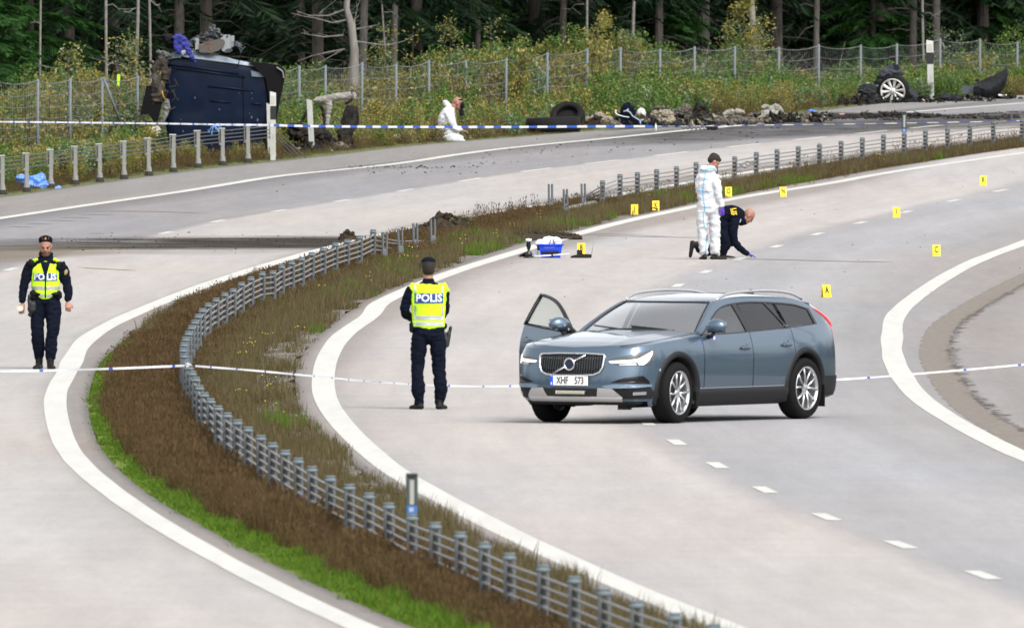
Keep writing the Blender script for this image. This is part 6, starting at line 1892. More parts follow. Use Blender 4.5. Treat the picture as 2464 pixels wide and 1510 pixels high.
# ---- standing technician in the white coverall, back three quarters to the camera, head turned right and down
def white_suit():
    g_ = W(1706, 624); o = empty('person', tuple(g_), 0, 'standing person in a white coverall with blue seams and violet gloves, seen from behind', 'person')
    s = 1.0
    suit = cloth('coverall', [('t', [(-.02, 0, .92, .185, .155), (-.02, 0, 1.05, .175, .145), (-.035, .0, 1.20, .195, .155), (-.04, .0, 1.36, .195, .155), (-.04, .0, 1.46, .155, .125), (-.05, .02, 1.53, .11, .10)]),
        ('t', [(-.015, 0, .98, .19, .16), (-.01, 0, .88, .20, .165), (-.01, 0, .80, .185, .15)]),
        ('t', [(-.095, -.02, .82, .112, .125), (-.115, -.02, .64, .098, .110), (-.112, -.02, .46, .084, .095), (-.100, -.02, .28, .078, .088), (-.090, -.02, .14, .074, .082), (-.085, -.02, .085, .066, .07)]),
        ('t', [(.080, .02, .84, .115, .125), (.095, .02, .66, .102, .112), (.100, .02, .48, .090, .100), (.105, .02, .30, .084, .092), (.100, .02, .16, .084, .09), (.095, .02, .10, .070, .074)]),
        ('t', [(.09, -.05, 1.42, .085, .085), (.125, -.08, 1.28, .082, .085), (.150, -.09, 1.12, .068, .072), (.190, -.08, .99, .060, .064), (.222, -.06, .905, .046, .048)]),
        ('t', [(-.13, .06, 1.42, .08, .08), (-.10, .14, 1.25, .07, .07), (0, .18, 1.05, .06, .06), (.05, .2, .95, .05, .05)]),
        ('t', [(-.14, -.04, 1.515, .055, .05), (-.06, -.09, 1.54, .06, .055), (.05, -.06, 1.55, .055, .05), (.08, .04, 1.53, .05, .05)]),
        ('t', [(-.13, -.02, 1.555, .05, .04), (-.05, -.05, 1.585, .06, .045), (.03, -.02, 1.57, .05, .05)]), ('e', (-.03, .0, 1.53), (.12, .10, .06))], suitw, o, .012, .022, 5.0, 3, 41)
    rot = Matrix.Rotation(rad(-72), 3, 'Z') @ Matrix.Rotation(rad(-38), 3, 'X')
    hc = (.075, .02, 1.665)
    cloth('body', head_shapes(hc, rot, 1.0) + [('t', [(.0, .0, 1.50, .056, .058), (.05, .01, 1.60, .054, .058)])], skin, o, .009)
    M = Matrix.Translation(Vector(hc)) @ rot.to_4x4(); P = lambda x, y, z: tuple(M @ Vector((x, y, z)))
    cloth('hair', [('e', P(0, -.022, .066), (.086, .106, .086), tuple(rot.to_euler())), ('e', P(0, -.058, .02), (.078, .060, .075), tuple(rot.to_euler())), ('e', P(0, .055, .095), (.060, .045, .035), tuple(rot.to_euler())), ('t', [P(-.078, .01, .06) + (.018,), P(-.082, .004, .02) + (.012,)])], hair, o, .008, .006, 22, 2, 3)
    face_bits(hc, rot, o)
    gl = cloth('glove', hand_shapes((.225, -.06, .900), (.12, .1, -1), (.6, -.6, 0), 1, .55, 1.08, -1), glove, o, .008)
    # blue taped seams laid on the suit
    def seam_line(pts, name='seam'):
        rows = []
        for (x, z, nx_, nz_) in pts:
            r = []
            for q in (-1, 1):
                hit, loc, nor, _ = suit.ray_cast(Vector((x + nx_ * q * .008, -1, z + nz_ * q * .008)), Vector((0, 1, 0)))
                r.append((loc if hit else Vector((x + nx_ * q * .008, -.15, z))) + Vector((0, -.005, 0)))
            rows.append(r)
        MB().grid(rows).build(name, seam, o)
    vert = catmull([(-.045, 1.545), (-.072, 1.42), (-.096, 1.28), (-.108, 1.16), (-.098, 1.02), (-.078, .93), (-.072, .88)], 5)
    seam_line([(x, z, 1, 0) for x, z in vert])
    vert = catmull([(-.075, .87), (-.095, .78), (-.098, .70), (-.088, .62), (-.076, .56)], 5); seam_line([(x, z, 1, 0) for x, z in vert])
    vert = catmull([(-.03, .44), (-.03, .36), (-.05, .24), (-.06, .14), (-.068, .09)], 5); seam_line([(x, z, 1, 0) for x, z in vert])
    hor = [(x, 1.175 - .02 * k / 11, 0, 1) for k, x in enumerate(np.linspace(-.215, .055, 12))]; seam_line(hor)
    vert = catmull([(-.205, 1.60), (-.19, 1.57), (-.15, 1.535), (-.105, 1.52)], 4); seam_line([(x, z, 0, 1) for x, z in vert])
    hor = catmull([(-.10, 1.515), (-.04, 1.545), (.04, 1.555), (.09, 1.548)], 4); seam_line([(x, z, 0, 1) for x, z in hor])
    boots(o, [((-.082, -.02, .082), (-.05, .2, 0), (0, 0, 1)), ((.100, .02, .082), (1, .35, 0), (0, 0, 1))])
    o.scale = (.985, 1, .985)
    return o
wst = white_suit()

# ---- bald officer on one knee leaning to touch the road, partly behind the white suit
def kneeler():
    g_ = W(1760, 620); o = empty('person', tuple(g_), 0, 'bald officer in navy bending forward with a violet glove touching the road', 'person')
    ppm_ = ppm(g_.y)
    def L(u, v, dy=0.0): return (float((u - 1760) / ppm_), dy, float((620 - v) / ppm_))
    q = lambda p, a, b_=None: tuple(p) + ((a, b_) if b_ else (a, a))
    cloth('jacket', [('t', [q(L(1737, 520, .05), .15, .15), q(L(1755, 515, .05), .16, .155), q(L(1772, 520, .03), .155, .16), q(L(1785, 530, 0), .10, .12), q(L(1789, 536, 0), .075, .085)], (0, 1, 0)),
        ('t', [q(L(1768, 530, -.10), .085), q(L(1764, 556, -.12), .075), q(L(1768, 580, -.12), .065), q(L(1782, 598, -.10), .056), q(L(1800, 612, -.08), .042)], (0, 1, 0)),
        ('t', [q(L(1770, 530, .15), .08), q(L(1762, 555, .18), .07), q(L(1757, 575, .18), .06), q(L(1760, 590, .15), .05)], (0, 1, 0)),
        ('t', [q(L(1745, 540, 0), .12, .13), q(L(1748, 560, 0), .11, .12)], (0, 1, 0))], navy, o, .012, .010, 8, 2, 51)
    cloth('trousers', [('t', [q(L(1735, 525, .05), .14, .15), q(L(1738, 555, .03), .135, .14), q(L(1745, 580, 0), .115, .12)], (0, 1, 0)),
        ('t', [q(L(1742, 560, -.08), .10), q(L(1748, 585, -.10), .085), q(L(1742, 600, -.08), .07), q(L(1741, 612, -.06), .055)], (0, 1, 0)),
        ('t', [q(L(1733, 560, .12), .10), q(L(1715, 600, .14), .085), q(L(1690, 606, .14), .065), q(L(1678, 592, .14), .055)], (0, 1, 0))], navy2, o, .012, .010, 8, 2, 53)
    hc = L(1800, 520, -.02); rot = Matrix.Rotation(rad(-78), 3, 'Z') @ Matrix.Rotation(rad(-52), 3, 'X')
    cloth('body', head_shapes(hc, rot, 1.02) + [('t', [q(L(1786, 528), .06), q(L(1795, 524), .058)])], skin2, o, .009)
    face_bits(hc, rot, o, 1.0)
    w_ = L(1798, 611, -.08); cloth('glove', hand_shapes(w_, (1, .1, -.25), (.2, 0, 1), 1, .5, 1.1, 1), glove, o, .008)
    cloth('collar', [('t', [q(L(1780, 530), .10, .10), q(L(1790, 530), .085, .085)], (0, 1, 0))], navy, o, .01)
    # back print, seen upside sideways, running along the spine
    dg = bpy.context.evaluated_depsgraph_get()
    b = MB(); a, c = Vector(L(1759, 501, -.10)), Vector(L(1764, 516, -.16))
    bar = [Vector(L(1757.0, 501.5, -.11)), Vector(L(1759.3, 501.3, -.11)), Vector(L(1762.5, 517.0, -.165)), Vector(L(1759.8, 517.4, -.165))]
    b.add([p + Vector((0, -.02, .005)) for p in bar], [(0, 1, 2, 3), (3, 2, 1, 0)]); b.build('back_print_bar', ylw, o)
    me = text_mesh('LIS', .105, .001, ylw, 1.0, .003, 2)
    t = link('lettering', me, o); t.location = Vector(L(1766.5, 508.5, -.175)); 
    xd = Vector((.10, -.25, -.96)).normalized(); yd = Vector((.97, .05, .12)); yd = (yd - xd * yd.dot(xd)).normalized(); zd = xd.cross(yd)
    t.rotation_euler = Matrix((xd, yd, zd)).transposed().to_euler()
    b = MB(); b.bbox(L(1781, 531, -.10), (.02, .02, .07), .008, (0, .4, 0)); b.build('collar_badge', mat('collar_white', (.5, .5, .5), .5), o)
    k = rad(70)
    boots(o, [(L(1740, 611, -.06), (1, -.1, .0), (0, 0, 1)), (L(1673, 589, .14), (-.08, 0, -1), (1, 0, .12))])
    return o
kn = kneeler()

# ---- far technician in white, kneeling in the verge with a black mask, facing right
def far_suit():
    g_ = W(1088, 336); o = empty('person', (g_.x, g_.y, g_.z - .05), 0, 'person in a white coverall and black breathing mask kneeling in the far verge', 'person')
    pm = ppm(g_.y)
    def L(u, v, dy=0.0): return (float((u - 1088) / pm), dy, float((336 - v) / pm))
    q = lambda p, a, b_=None: tuple(p) + ((a, b_) if b_ else (a, a))
    cloth('coverall', [('t', [q(L(1082, 322), .20, .17), q(L(1079, 305), .19, .18), q(L(1077, 285), .175, .17), q(L(1080, 268), .14, .14), q(L(1086, 257), .09, .09)], (1, 0, 0)),
        ('t', [q(L(1078, 326, -.08), .12), q(L(1095, 328, -.1), .11), q(L(1108, 333, -.1), .09)], (0, 1, 0)), ('t', [q(L(1076, 330, .1), .12), q(L(1060, 336, .1), .09)], (0, 1, 0)),
        ('t', [q(L(1080, 270, -.12), .085), q(L(1085, 288, -.16), .075), q(L(1092, 303, -.16), .065), q(L(1106, 308, -.12), .05)], (0, 1, 0)),
        ('t', [q(L(1072, 242), .065, .05), q(L(1077, 249), .07, .06), q(L(1084, 257), .06, .06)], (0, 1, 0))], suitw, o, .016, .015, 6, 3, 61)
    hc = L(1099, 247); rot = Matrix.Rotation(rad(-85), 3, 'Z') @ Matrix.Rotation(rad(-20), 3, 'X')
    cloth('body', head_shapes(hc, rot, 1.05) + [('t', [q(L(1088, 258), .06), q(L(1094, 250), .06)])] + hand_shapes(L(1107, 309, -.12), (1, 0, -.2), (0, 0, 1), 1, .6), skin2, o, .012)
    cloth('breathing_mask', [('e', L(1108, 250), (.055, .075, .085)), ('t', [q(L(1107, 262), .05), q(L(1108, 274), .045)]), ('t', [q(L(1097, 238), .02), q(L(1100, 246), .018), q(L(1102, 256), .02)]), ('e', L(1103, 238), (.07, .08, .03))], blackc, o, .012)
    return o
fs = far_suit(); fs.scale = (1.16, 1.1, 1.03)
# ================================================================== MARKERS, TAPE, KIT
m_yel = mat('marker_yellow', (.78, .56, .008), .5, noise=.06, nscale=8)
m_ink = mat('marker_ink', (.01, .01, .01), .5)
def marker(letter, u, v, label, rz=0.0, w=.135, h=.195, open_=.10, scuff=False):
    p = W(u, v); o = empty('evidence_marker', tuple(p), rz, label, 'evidence marker', 'yellow evidence markers on the road')
    b = MB(); t = .004
    for s in (-1, 1):
        y0 = s * open_ / 2
        b.add([(-w / 2, y0, 0), (w / 2, y0, 0), (w / 2, 0, h), (-w / 2, 0, h), (-w / 2, y0 - s * t, 0), (w / 2, y0 - s * t, 0), (w / 2, -s * t * .5, h - t), (-w / 2, -s * t * .5, h - t)],
              [(0, 1, 2, 3), (7, 6, 5, 4), (0, 4, 5, 1), (1, 5, 6, 2), (0, 3, 7, 4)])
    link('board', b.mesh('board', m_yel), o)
    me = text_mesh(letter, .150, .0008, m_ink, .62, .002)
    ang = math.atan2(open_ / 2, h)
    t_ = link('letter', me, o, (0, -open_ / 4 - .006, h * .56), (math.pi / 2 - ang, 0, 0))
    b = MB(); b.box((.01, -open_ / 2 * .86 - .006, .022), (.012, .002, .02)); link('scale_mark', b.mesh('scale_mark', m_ink), o)
    return o
marker('A', 1988, 715, 'yellow tent marker lettered A standing behind the estate car', .42)
marker('C', 2253, 616, 'yellow tent marker lettered C near the right edge line', .10)
marker('I', 2157, 523, 'yellow tent marker lettered I beside a lane dash', .06)
marker('R', 2366, 446, 'yellow tent marker lettered R in the upper right of the near carriageway', -.04)
marker('N', 1884, 473, 'yellow tent marker lettered N on the white edge line', .16)
marker('O', 1753, 473, 'yellow tent marker lettered O in the grass right of the white suit', .05)
marker('J', 1527, 516, 'yellow tent marker lettered J leaning in the grass verge', -.06)
k_ = marker('K', 1578, 507, 'yellow tent marker lettered K with a black strap hung on it', .05)
marker('B', 1399, 612, 'yellow tent marker lettered B behind the shovel blade', -.05)
p = W(1581, 508); strap = empty('strap', tuple(p), 0, 'black strap looped at the foot of the K marker', 'strap')
b = MB(); b.tube([(-.06 + .07 * math.cos(a), -.07, .035 + .028 * math.sin(a)) for a in np.linspace(0, 6.283, 18)] , .009, 6, False); b.tube([(-.07, -.07, .06), (.0, -.075, .04), (.075, -.07, .03), (.06, -.07, .01)], .008, 6); b.build('loop', blackc, strap, True)

# police tape: alternately blue and white lengths; drawn as a thin ribbon with a little twist
t_white = mat('tape_white', (.60, .61, .64), .5); t_blue = mat('tape_blue', (.02, .08, .38), .5)
def tape(name, pts, w, period, label, blue_frac=.5, twist=0.0, phase=0, letters=False):
    C = catmull([tuple(p) for p in pts], 40); L_ = 0; o = empty(name, pts[0], 0, label, 'barrier tape'); O = Vector(pts[0])
    rows = {0: [], 1: []}; cur = None; run = []
    D = [0]
    for a, c in zip(C[:-1], C[1:]): D.append(D[-1] + float(np.linalg.norm(c - a)))
    n = int(D[-1] / .06); Cx = np.array(C); S_ = np.linspace(0, D[-1], n)
    X = np.stack([np.interp(S_, D, Cx[:, k]) for k in range(3)], -1)
    V = []; F = []; mi = []
    for i in range(n):
        a = twist * mnoise.noise(Vector((S_[i] * .9, 4.2, 0))) * 3.0; d = Vector((0, math.sin(a), math.cos(a))) * w / 2; P_ = Vector(X[i]) - O; V += [P_ - d, P_ + d]
        if i < n - 1: F.append((2 * i, 2 * i + 2, 2 * i + 3, 2 * i + 1)); mi.append(1 if ((S_[i] + phase) % period) < period * blue_frac else 0)
    link('ribbon', newmesh('ribbon', V, F, mats=[t_white, t_blue], mi=mi), o)
    return o
pt = lambda u, v, Y: at(u, v, Y)
tape('barrier_tape', [pt(-40, 293, 478), pt(150, 294.5, 484), pt(400, 297.5, 494), pt(515, 299.5, 498), pt(655, 301, 503)], .035, 1.1, 'thin twisted white stretch of police tape in front of the bushes on the far left', .12, .5)
tape('barrier_tape', [pt(515, 300, 498), pt(655, 301.5, 503), pt(780, 304, 506), pt(1000, 305.5, 511), pt(1232, 305.5, 516), pt(1400, 304.5, 519), pt(1570, 304, 522)], .048, .92, 'blue and white police tape stretched across in front of the overturned van and the heaps', .47, .06, .3)
tape('barrier_tape', [pt(1570, 304, 522), pt(1700, 303, 526), pt(1850, 301, 530), pt(2070, 298, 534), pt(2300, 294, 538), pt(2500, 289, 541)], .014, 1.0, 'slack right-hand stretch of police tape hanging low over the far carriageway', .45, .5, .3)
b = MB(); c_ = pt(515, 301, 497.8)
for dx, dz in ((-.12, -.16), (-.05, -.2), (.10, -.14), (.16, -.05), (.05, -.10)): b.tube([c_, c_ + Vector((dx * .5, -.03, dz * .3)), c_ + Vector((dx, -.02, dz))], [(.018, .004)] * 3, 5)
k = empty('tape_knot', tuple(c_), 0, 'light blue knot with loose ends on the tape in front of the van', 'tape knot'); b.build('knot', mat('knot_blue', (.12, .28, .62), .5), k, False, -c_)
tape('barrier_tape', [pt(-40, 893, 275), pt(100, 891, 275.6), pt(250, 887, 276.2), pt(380, 882, 276.8), pt(444, 879, 277.2)], .026, 1.05, 'left stretch of white police tape from the picture edge to the median barrier', .045, .4, .2)
tape('barrier_tape', [pt(470, 880, 277.6), pt(600, 890, 279.5), pt(740, 903, 281.6), pt(900, 918, 285.5), pt(1031, 926, 289), pt(1150, 929, 290.5), pt(1262, 928, 292), pt(1500, 926, 293.5), pt(1760, 922, 295), pt(2010, 913, 296.4), pt(2240, 896, 298), pt(2500, 873, 299.5), pt(2900, 834, 302)], .024, 1.0, 'long sagging white police tape running behind the policeman and the car', .06, .4, .5)
MB().tube([tuple(pt(452 + 7 * math.cos(a), 879 + 3 * math.sin(a), 277.4 + .1 * math.sin(a))) for a in np.linspace(0, 6.28, 12)], .012, 5).build('tape_wrap', t_white, None)
tag(bpy.data.objects['tape_wrap'], 'white tape wound round a barrier cap in the bend', 'tape wrap')

# delineator posts
dl_w = mat('delineator_white', (.36, .365, .34), .6, noise=.2, nscale=10, stretch=(1, 1, .3)); dl_b = mat('delineator_black', (.010, .010, .011), .6); dl_r = mat('reflector_white', (.30, .31, .28), .4); dl_s = mat('delineator_green', (.045, .058, .052), .7)
def slab(b, c, d, skew=.0):
    """post section with the top edge sloping"""
    x, y, z = d[0] / 2, d[1] / 2, d[2]
    P = [(c[0] + sx * x, c[1] + sy * y, c[2] + (z + (skew if sx < 0 else 0)) * k) for k in (0, 1) for sx, sy in ((-1, -1), (1, -1), (1, 1), (-1, 1))]
    b.add(P, [(3, 2, 1, 0), (4, 5, 6, 7), (0, 1, 5, 4), (1, 2, 6, 5), (2, 3, 7, 6), (3, 0, 4, 7)])
def side_post(u, v, H, label, lean=0, w=.13, black=True, boxm=True):
    p = W(u, v); o = empty('marker_post', tuple(p), 0, label, 'marker post', rot=(0, lean, 0))
    b = MB(); slab(b, (0, 0, -.1), (w * .92, .05, .1 + H * (.60 if black else 1)), .0 if black else .04); b.build('post', dl_w, o)
    if black:
        b = MB(); slab(b, (0, 0, H * .60), (w, .055, H * .20), .02); b.build('black_band', dl_b, o)
        b = MB(); slab(b, (0, 0, H * .80 + .01), (w * 1.02, .06, H * .20), .03); b.build('top', mat('delineator_top', (.5, .5, .48), .6), o)
        b = MB(); b.bbox((0, -.034, H * .895), (w * .72, .008, H * .13), .004); b.build('reflector', mat('reflector_panel', (.38, .38, .34), .35), o)
    return o
side_post(2240, 236, 1.36, 'tall white marker post with a black band, right of the upturned wheel', -.02, .165)
side_post(657, 383, 1.42, 'white marker post with black band at the end of the roadside barrier', -.0, .125)
side_post(751, 361, 1.08, 'leaning plain white marker post left of the burnt door frame', -.055, .13, False)
o_ = side_post(650, 372, 1.08, 'second plain white post standing right behind the end of the roadside barrier', -.03, .10, False)
def rail_marker(u, vtop, vcap, label, num=True):
    p = cap_world(u, vcap); pm = ppm(p.y); H = (vcap - vtop) / pm
    o = empty('marker_post', (p.x, p.y - .02, p.z + PH + .06), 0, label, 'marker post')
    b = MB(); b.bbox((0, 0, H / 2), (.105, .03, H), .006); b.build('panel', dl_s, o)
    b = MB(); b.bbox((0, -.017, H * .52), (.038, .006, H * .62), .004); b.build('reflector', dl_r, o)
    b = MB(); b.bbox((0, -.018, H * .93), (.075, .006, H * .08), .003); b.bbox((0, -.018, H * .2), (.075, .006, H * .03), .003); b.build('reflector_rim', dl_b, o)
    if num:
        b = MB(); b.bbox((0, -.026, .03), (.092, .012, .075), .01); pl_ = b.build('number_tag', mat('tag_blue', (.035, .12, .33), .5), o)
        link('tag_digits', text_mesh('01', .05, .0008, pwhite, .8, .001), pl_, (0, -.034, .03), (math.pi / 2, 0, 0))
    return o
rail_marker(991, 1140, 1236, 'dark framed reflector panel with a small blue number tag on the near barrier')
rail_marker(2176, 270, 318, 'small dark reflector panel on the far end of the median barrier, before the char')

# torn pipe, soil heaps, bare earth in the median
p = W(1375, 512); o = empty('steel_pipe', tuple(p), 0, 'fallen grey steel pipe lying in the grass below the torn barrier', 'pipe')
a = W(1312, 520, .03) - p; c = W(1430, 506, .13) - p
b = MB(); b.tube([a, c], .062, 14); b.build('pipe', lgalv, o, True)
b = MB(); d_ = (c - a).normalized(); b.tube([c + d_ * .002, c + d_ * .006], .052, 14); b.build('pipe_mouth', blackp, o)
def heap(name, u, v, w, h, label, m, n=90, seed=1, dep=.5, cat='soil heap', dz=0):
    p = W(u, v); r = random.Random(seed); o = empty(name, tuple(p), 0, label, cat); b = MB()
    rows = []
    N = 22
    for i in range(N + 1):
        row = []
        for j in range(N + 1):
            x = (i / N - .5) * 2; y = (j / N - .5) * 2; d2 = x * x + y * y
            z = h * max(0, (1 - d2)) ** .7 * min(1.0, .62 + .45 * mnoise.noise(Vector((x * 1.9 + seed, y * 1.7, seed * 2.1))) + .30 * mnoise.noise(Vector((x * 6, y * 6, seed))))
            row.append((x * w / 2, y * dep, max(z, -.02)))
        rows.append(row)
    b.grid(rows); b.build('mound', m, o, False)
    b = MB()
    for k in range(n):
        x, y = r.uniform(-.5, .5), r.uniform(-.5, .5); s = r.uniform(.012, .05)
        zz = h * max(0, 1 - 4 * (x * x + y * y)) ** .8 * .75; b.ell((x * w, y * dep * 1.6, max(0, zz) + s * .2), (s, s, s * .8), 5, 4, (r.random() * 3, r.random() * 3, 0))
    tag(b.build('clods', m, o), kind='stuff'); return o
soil = mat('torn_soil', (.018, .014, .010), .95, spec=.05, noise=.6, nscale=22, col2=(.060, .046, .034), bump=.9, bscale=35)
heap('soil_heap', 1072, 562, .85, .46, 'larger dark heap of torn-up turf beside the four broken posts', soil, 80, 3)
heap('soil_heap', 1115, 556, .48, .34, 'smaller turf clod with grass at the right of the larger heap', soil, 40, 5, .3)
heap('soil_heap', 1028, 563, .45, .24, 'low soil clod between the broken slotted posts', soil, 40, 7, .3)
heap('soil_heap', 838, 577, .30, .2, 'small dark clod of soil behind the capped posts', soil, 30, 9, .3)
heap('soil_heap', 1300, 571, 1.5, .10, 'flat patch of bare dark soil at the edge of the near carriageway', soil, 120, 11, 2.6)
k_ = [(1100, 552), (1108, 549), (1085, 556), (1118, 553)]
scatter('turf_grass', [tuple(W(u, v, .12)) for u, v in k_ for _ in range(4)], [1.1] * 16, rot(16), green_t)

# dark crumbs and splinters scattered over both carriageways
crumb = mat('charred_crumbs', (.012, .011, .010), .9, spec=.05, noise=.5, nscale=40, col2=(.05, .045, .04))
def crumbs(name, n, uf, vf, smin, smax, parent, seed, m=crumb, flat=.5):
    r = random.Random(seed); b = MB()
    for k in range(n):
        u, v = uf(r), None; v = vf(r, u); p = W(u, v); s = smin + (smax - smin) * r.random() ** 3
        b.ell((p.x, p.y, p.z + s * flat * .5), (s * r.uniform(.7, 2.2), s, s * flat), 6, 4, (r.uniform(-.3, .3), r.uniform(-.3, .3), r.uniform(0, 3)))
    return tag(b.build(name, m, parent), kind='stuff')
band_v = lambda u: np.interp(u, [600, 1000, 1400, 1800, 2100, 2464], [450, 400, 352, 320, 300, 285])
crumbs('road_crumbs', 260, lambda r: r.uniform(1150, 2464), lambda r, u: float(band_v(u)) + r.gauss(0, 16), .006, .028, g_left, 1)
crumbs('road_crumbs', 150, lambda r: r.uniform(840, 1160), lambda r, u: 402 + r.gauss(0, 1.6) + (14 if r.random() < .12 else 0), .006, .03, g_left, 2)
crumbs('road_crumbs', 60, lambda r: r.uniform(650, 1400), lambda r, u: float(band_v(u)) + r.gauss(-6, 18), .006, .022, g_left, 3)
crumbs('road_crumbs', 420, lambda r: r.uniform(120, 900), lambda r, u: 584 + r.gauss(0, 10), .004, .020, g_left, 4, soil)
crumbs('road_crumbs', 500, lambda r: r.uniform(1640, 2464), lambda r, u: float(np.interp(u, [1640, 1850, 2050, 2464], [297, 292, 281, 284])) + r.gauss(0, 3.0), .012, .07, g_left, 5, flat=.6)
crumbs('road_crumbs', 140, lambda r: r.uniform(1000, 2464), lambda r, u: r.uniform(400, 720), .004, .013, g_right, 6)
def ridge(name, pts, h, label, m, seed, n=260):
    """ragged low ridge of charred remains along a line"""
    r = random.Random(seed); P = catmull([tuple(W(u, v)) for u, v in pts], 12); O = Vector(P[len(P) // 2]); o = empty(name, tuple(O), 0, label, 'debris'); b = MB()
    for k in range(n):
        i = r.randrange(len(P) - 1); q = Vector(P[i]).lerp(Vector(P[i + 1]), r.random()) - O; s = h * r.uniform(.15, .7)
        b.ell(q + Vector((r.gauss(0, .03), r.gauss(0, .25), s * r.uniform(.1, .9))), (s * r.uniform(.8, 2.6), s * 1.3, s * r.uniform(.3, .9)), 6, 4, (r.uniform(-.6, .6), r.uniform(-.6, .6), r.random() * 3))
    tag(b.build('char', m, o), kind='stuff'); return o
ridge('char_ridge', [(1870, 293), (1960, 291), (2060, 283), (2120, 281)], .06, 'thin ridge of black char leading to the dark reflector panel', crumb, 21)
ridge('char_ridge', [(2050, 282), (2110, 279), (2150, 277), (2180, 279), (2240, 282)], .085, 'black char ridge just behind the dark reflector panel', crumb, 22)
ridge('char_ridge', [(2230, 282), (2300, 279), (2360, 275), (2418, 273)], .035, 'long thin black strip of char on the far carriageway, right', crumb, 23, 160)
ridge('char_ridge', [(2125, 288), (2150, 290), (2175, 290)], .035, 'short char strip under the ridge behind the reflector panel', crumb, 24, 60)
ridge('char_ridge', [(2425, 270), (2464, 271), (2500, 272)], .03, 'black strip at the right picture edge', crumb, 25, 60)

# ================================================================== FORENSIC KIT
kp = W(1330, 620); KP = Vector(kp)
def K(u, v, dy=0.0): return Vector(((u - 1330) / ppm(kp.y), dy, (620 - v) / ppm(kp.y)))
tub_b = mat('tub_blue', (.008, .055, .62), .35); tub_d = mat('tub_dark_blue', (.006, .020, .14), .45)
tub = empty('plastic_tub', tuple(KP + K(1325, 620)), 0, 'bright blue plastic tub of kit on the road left of the B marker', 'tub')
b = MB(); rows = []
for z, w, d in ((0, .155, .11), (.01, .165, .12), (.20, .195, .145), (.215, .225, .17), (.235, .225, .17), (.235, .205, .15), (.03, .16, .115)):
    rows.append([(sx * w, sy * d, z) for sx, sy in ((-1, -1), (-.6, -1.04), (.6, -1.04), (1, -1), (1, 1), (-1, 1))])
b.grid(rows, closed=True); b.add(rows[0], [(5, 4, 3, 2, 1, 0)]); b.build('tub', tub_b, tub)
b = MB(); b.bbox((-.01, -.150, .10), (.30, .02, .045), .008); b.bbox((0, -.148, .055), (.13, .016, .04), .008); b.build('dark_grip', mat('tub_slot', (.004, .006, .02), .6), tub)
b = MB()
for k, x in enumerate((-.095, -.045, .0, .045, .085)): b.bbox((x, -.168, .222), (.040 if k % 2 else .028, .006, .026), .004)
b.build('rim_label', mat('label_pale', (.55, .60, .75), .6), tub)
b = MB(); r_ = random.Random(4)
for k in range(11): b.bbox((-.10 + k * .0155, -.158, .170 + r_.uniform(-.003, .003)), (.008, .004, .022 * r_.uniform(.6, 1.2)), .001)
b.build('faint_lettering', mat('label_violet', (.18, .20, .55), .6), tub)
bag = empty('white_bag', tuple(KP + K(1322, 588)), 0, 'white bags bulging out of the blue tub', 'bag')
cloth('bags', [('e', (-.13, 0, .02), (.11, .10, .07)), ('e', (0, .02, .055), (.13, .10, .085)), ('e', (.11, 0, .045), (.10, .10, .08)), ('e', (-.02, -.03, .02), (.15, .08, .06))], mat('bag_white', (.62, .63, .70), .6), bag, .010, .014, 9, 2, 5)
b = MB(); b.tube([(-.012, -.125, -.01), (.015, -.115, .05), (.032, -.11, .105)], [(.014, .006)] * 3, 6); b.tube([(.095, -.125, -.01), (.075, -.115, .05), (.055, -.11, .105)], [(.014, .006)] * 3, 6)
b.build('strap', blackc, bag)
torch = empty('work_lamp', tuple(KP + K(1272, 619)), 0, 'black kit lamp with a white head standing left of the blue tub', 'lamp')
b = MB(); b.lathe([(.040, 0), (.048, .01), (.048, .09), (.030, .10), (.018, .12), (.030, .155), (.042, .20), (.034, .235), (.040, .25), (.042, .275)], (0, 0, 0), 16); b.bbox((-.005, 0, .045), (.13, .08, .09), .02); b.build('lamp_body', gblack, torch, True)
b = MB(); b.lathe([(.048, .27), (.052, .29), (.048, .315), (.02, .318)], (0, 0, 0), 16); b.build('lamp_head', mat('lamp_white', (.7, .7, .7), .4), torch, True)
b = MB(); b.tube([(-.05, 0, .09), (-.12, -.01, .05), (-.175, -.01, .02), (-.14, -.01, .012), (-.07, 0, .02)], .008, 6); b.build('lamp_stand', gblack, torch, True)
b = MB(); b.add([(-.06, .005, .01), (-.06, .005, .085), (-.17, .005, .015)], [(0, 1, 2), (2, 1, 0)]); b.build('pale_flap', mat('flap_grey', (.35, .36, .36), .6), torch)
sb_ = empty('sample_box', tuple(KP + K(1288, 619)), 0, 'small pale clear box between the lamp and the tub', 'box')
b = MB(); b.bbox((.01, .02, .05), (.085, .08, .095), .01); b.build('box', mat('box_pale', (.45, .48, .60), .4), sb_)
b = MB(); b.bbox((.055, -.06, .17), (.05, .05, .11), .012); b.build('clip', gblack, sb_)
sh = empty('shovel', tuple(KP + K(1330, 621, -.22)), 0, 'white-handled black shovel lying in front of the blue tub', 'shovel')
def S2(u, v): return (float((u - 1330) / ppm(kp.y)), 0, float((622 - v) / ppm(kp.y)))
b = MB(); b.tube([S2(1284, 617.5), S2(1327, 614.5)], .013, 8); b.tube([S2(1330, 614.3), S2(1370, 611)], .013, 8); b.build('handle', mat('handle_white', (.66, .66, .66), .4), sh, True)
b = MB(); b.tube([S2(1260, 619.5), S2(1272, 619.5), S2(1284, 617.8)], [(.016, .012)] * 3, 8); b.tube([S2(1326.5, 614.6), S2(1330.5, 614.3)], .016, 8); b.build('grip', gblack, sh, True)
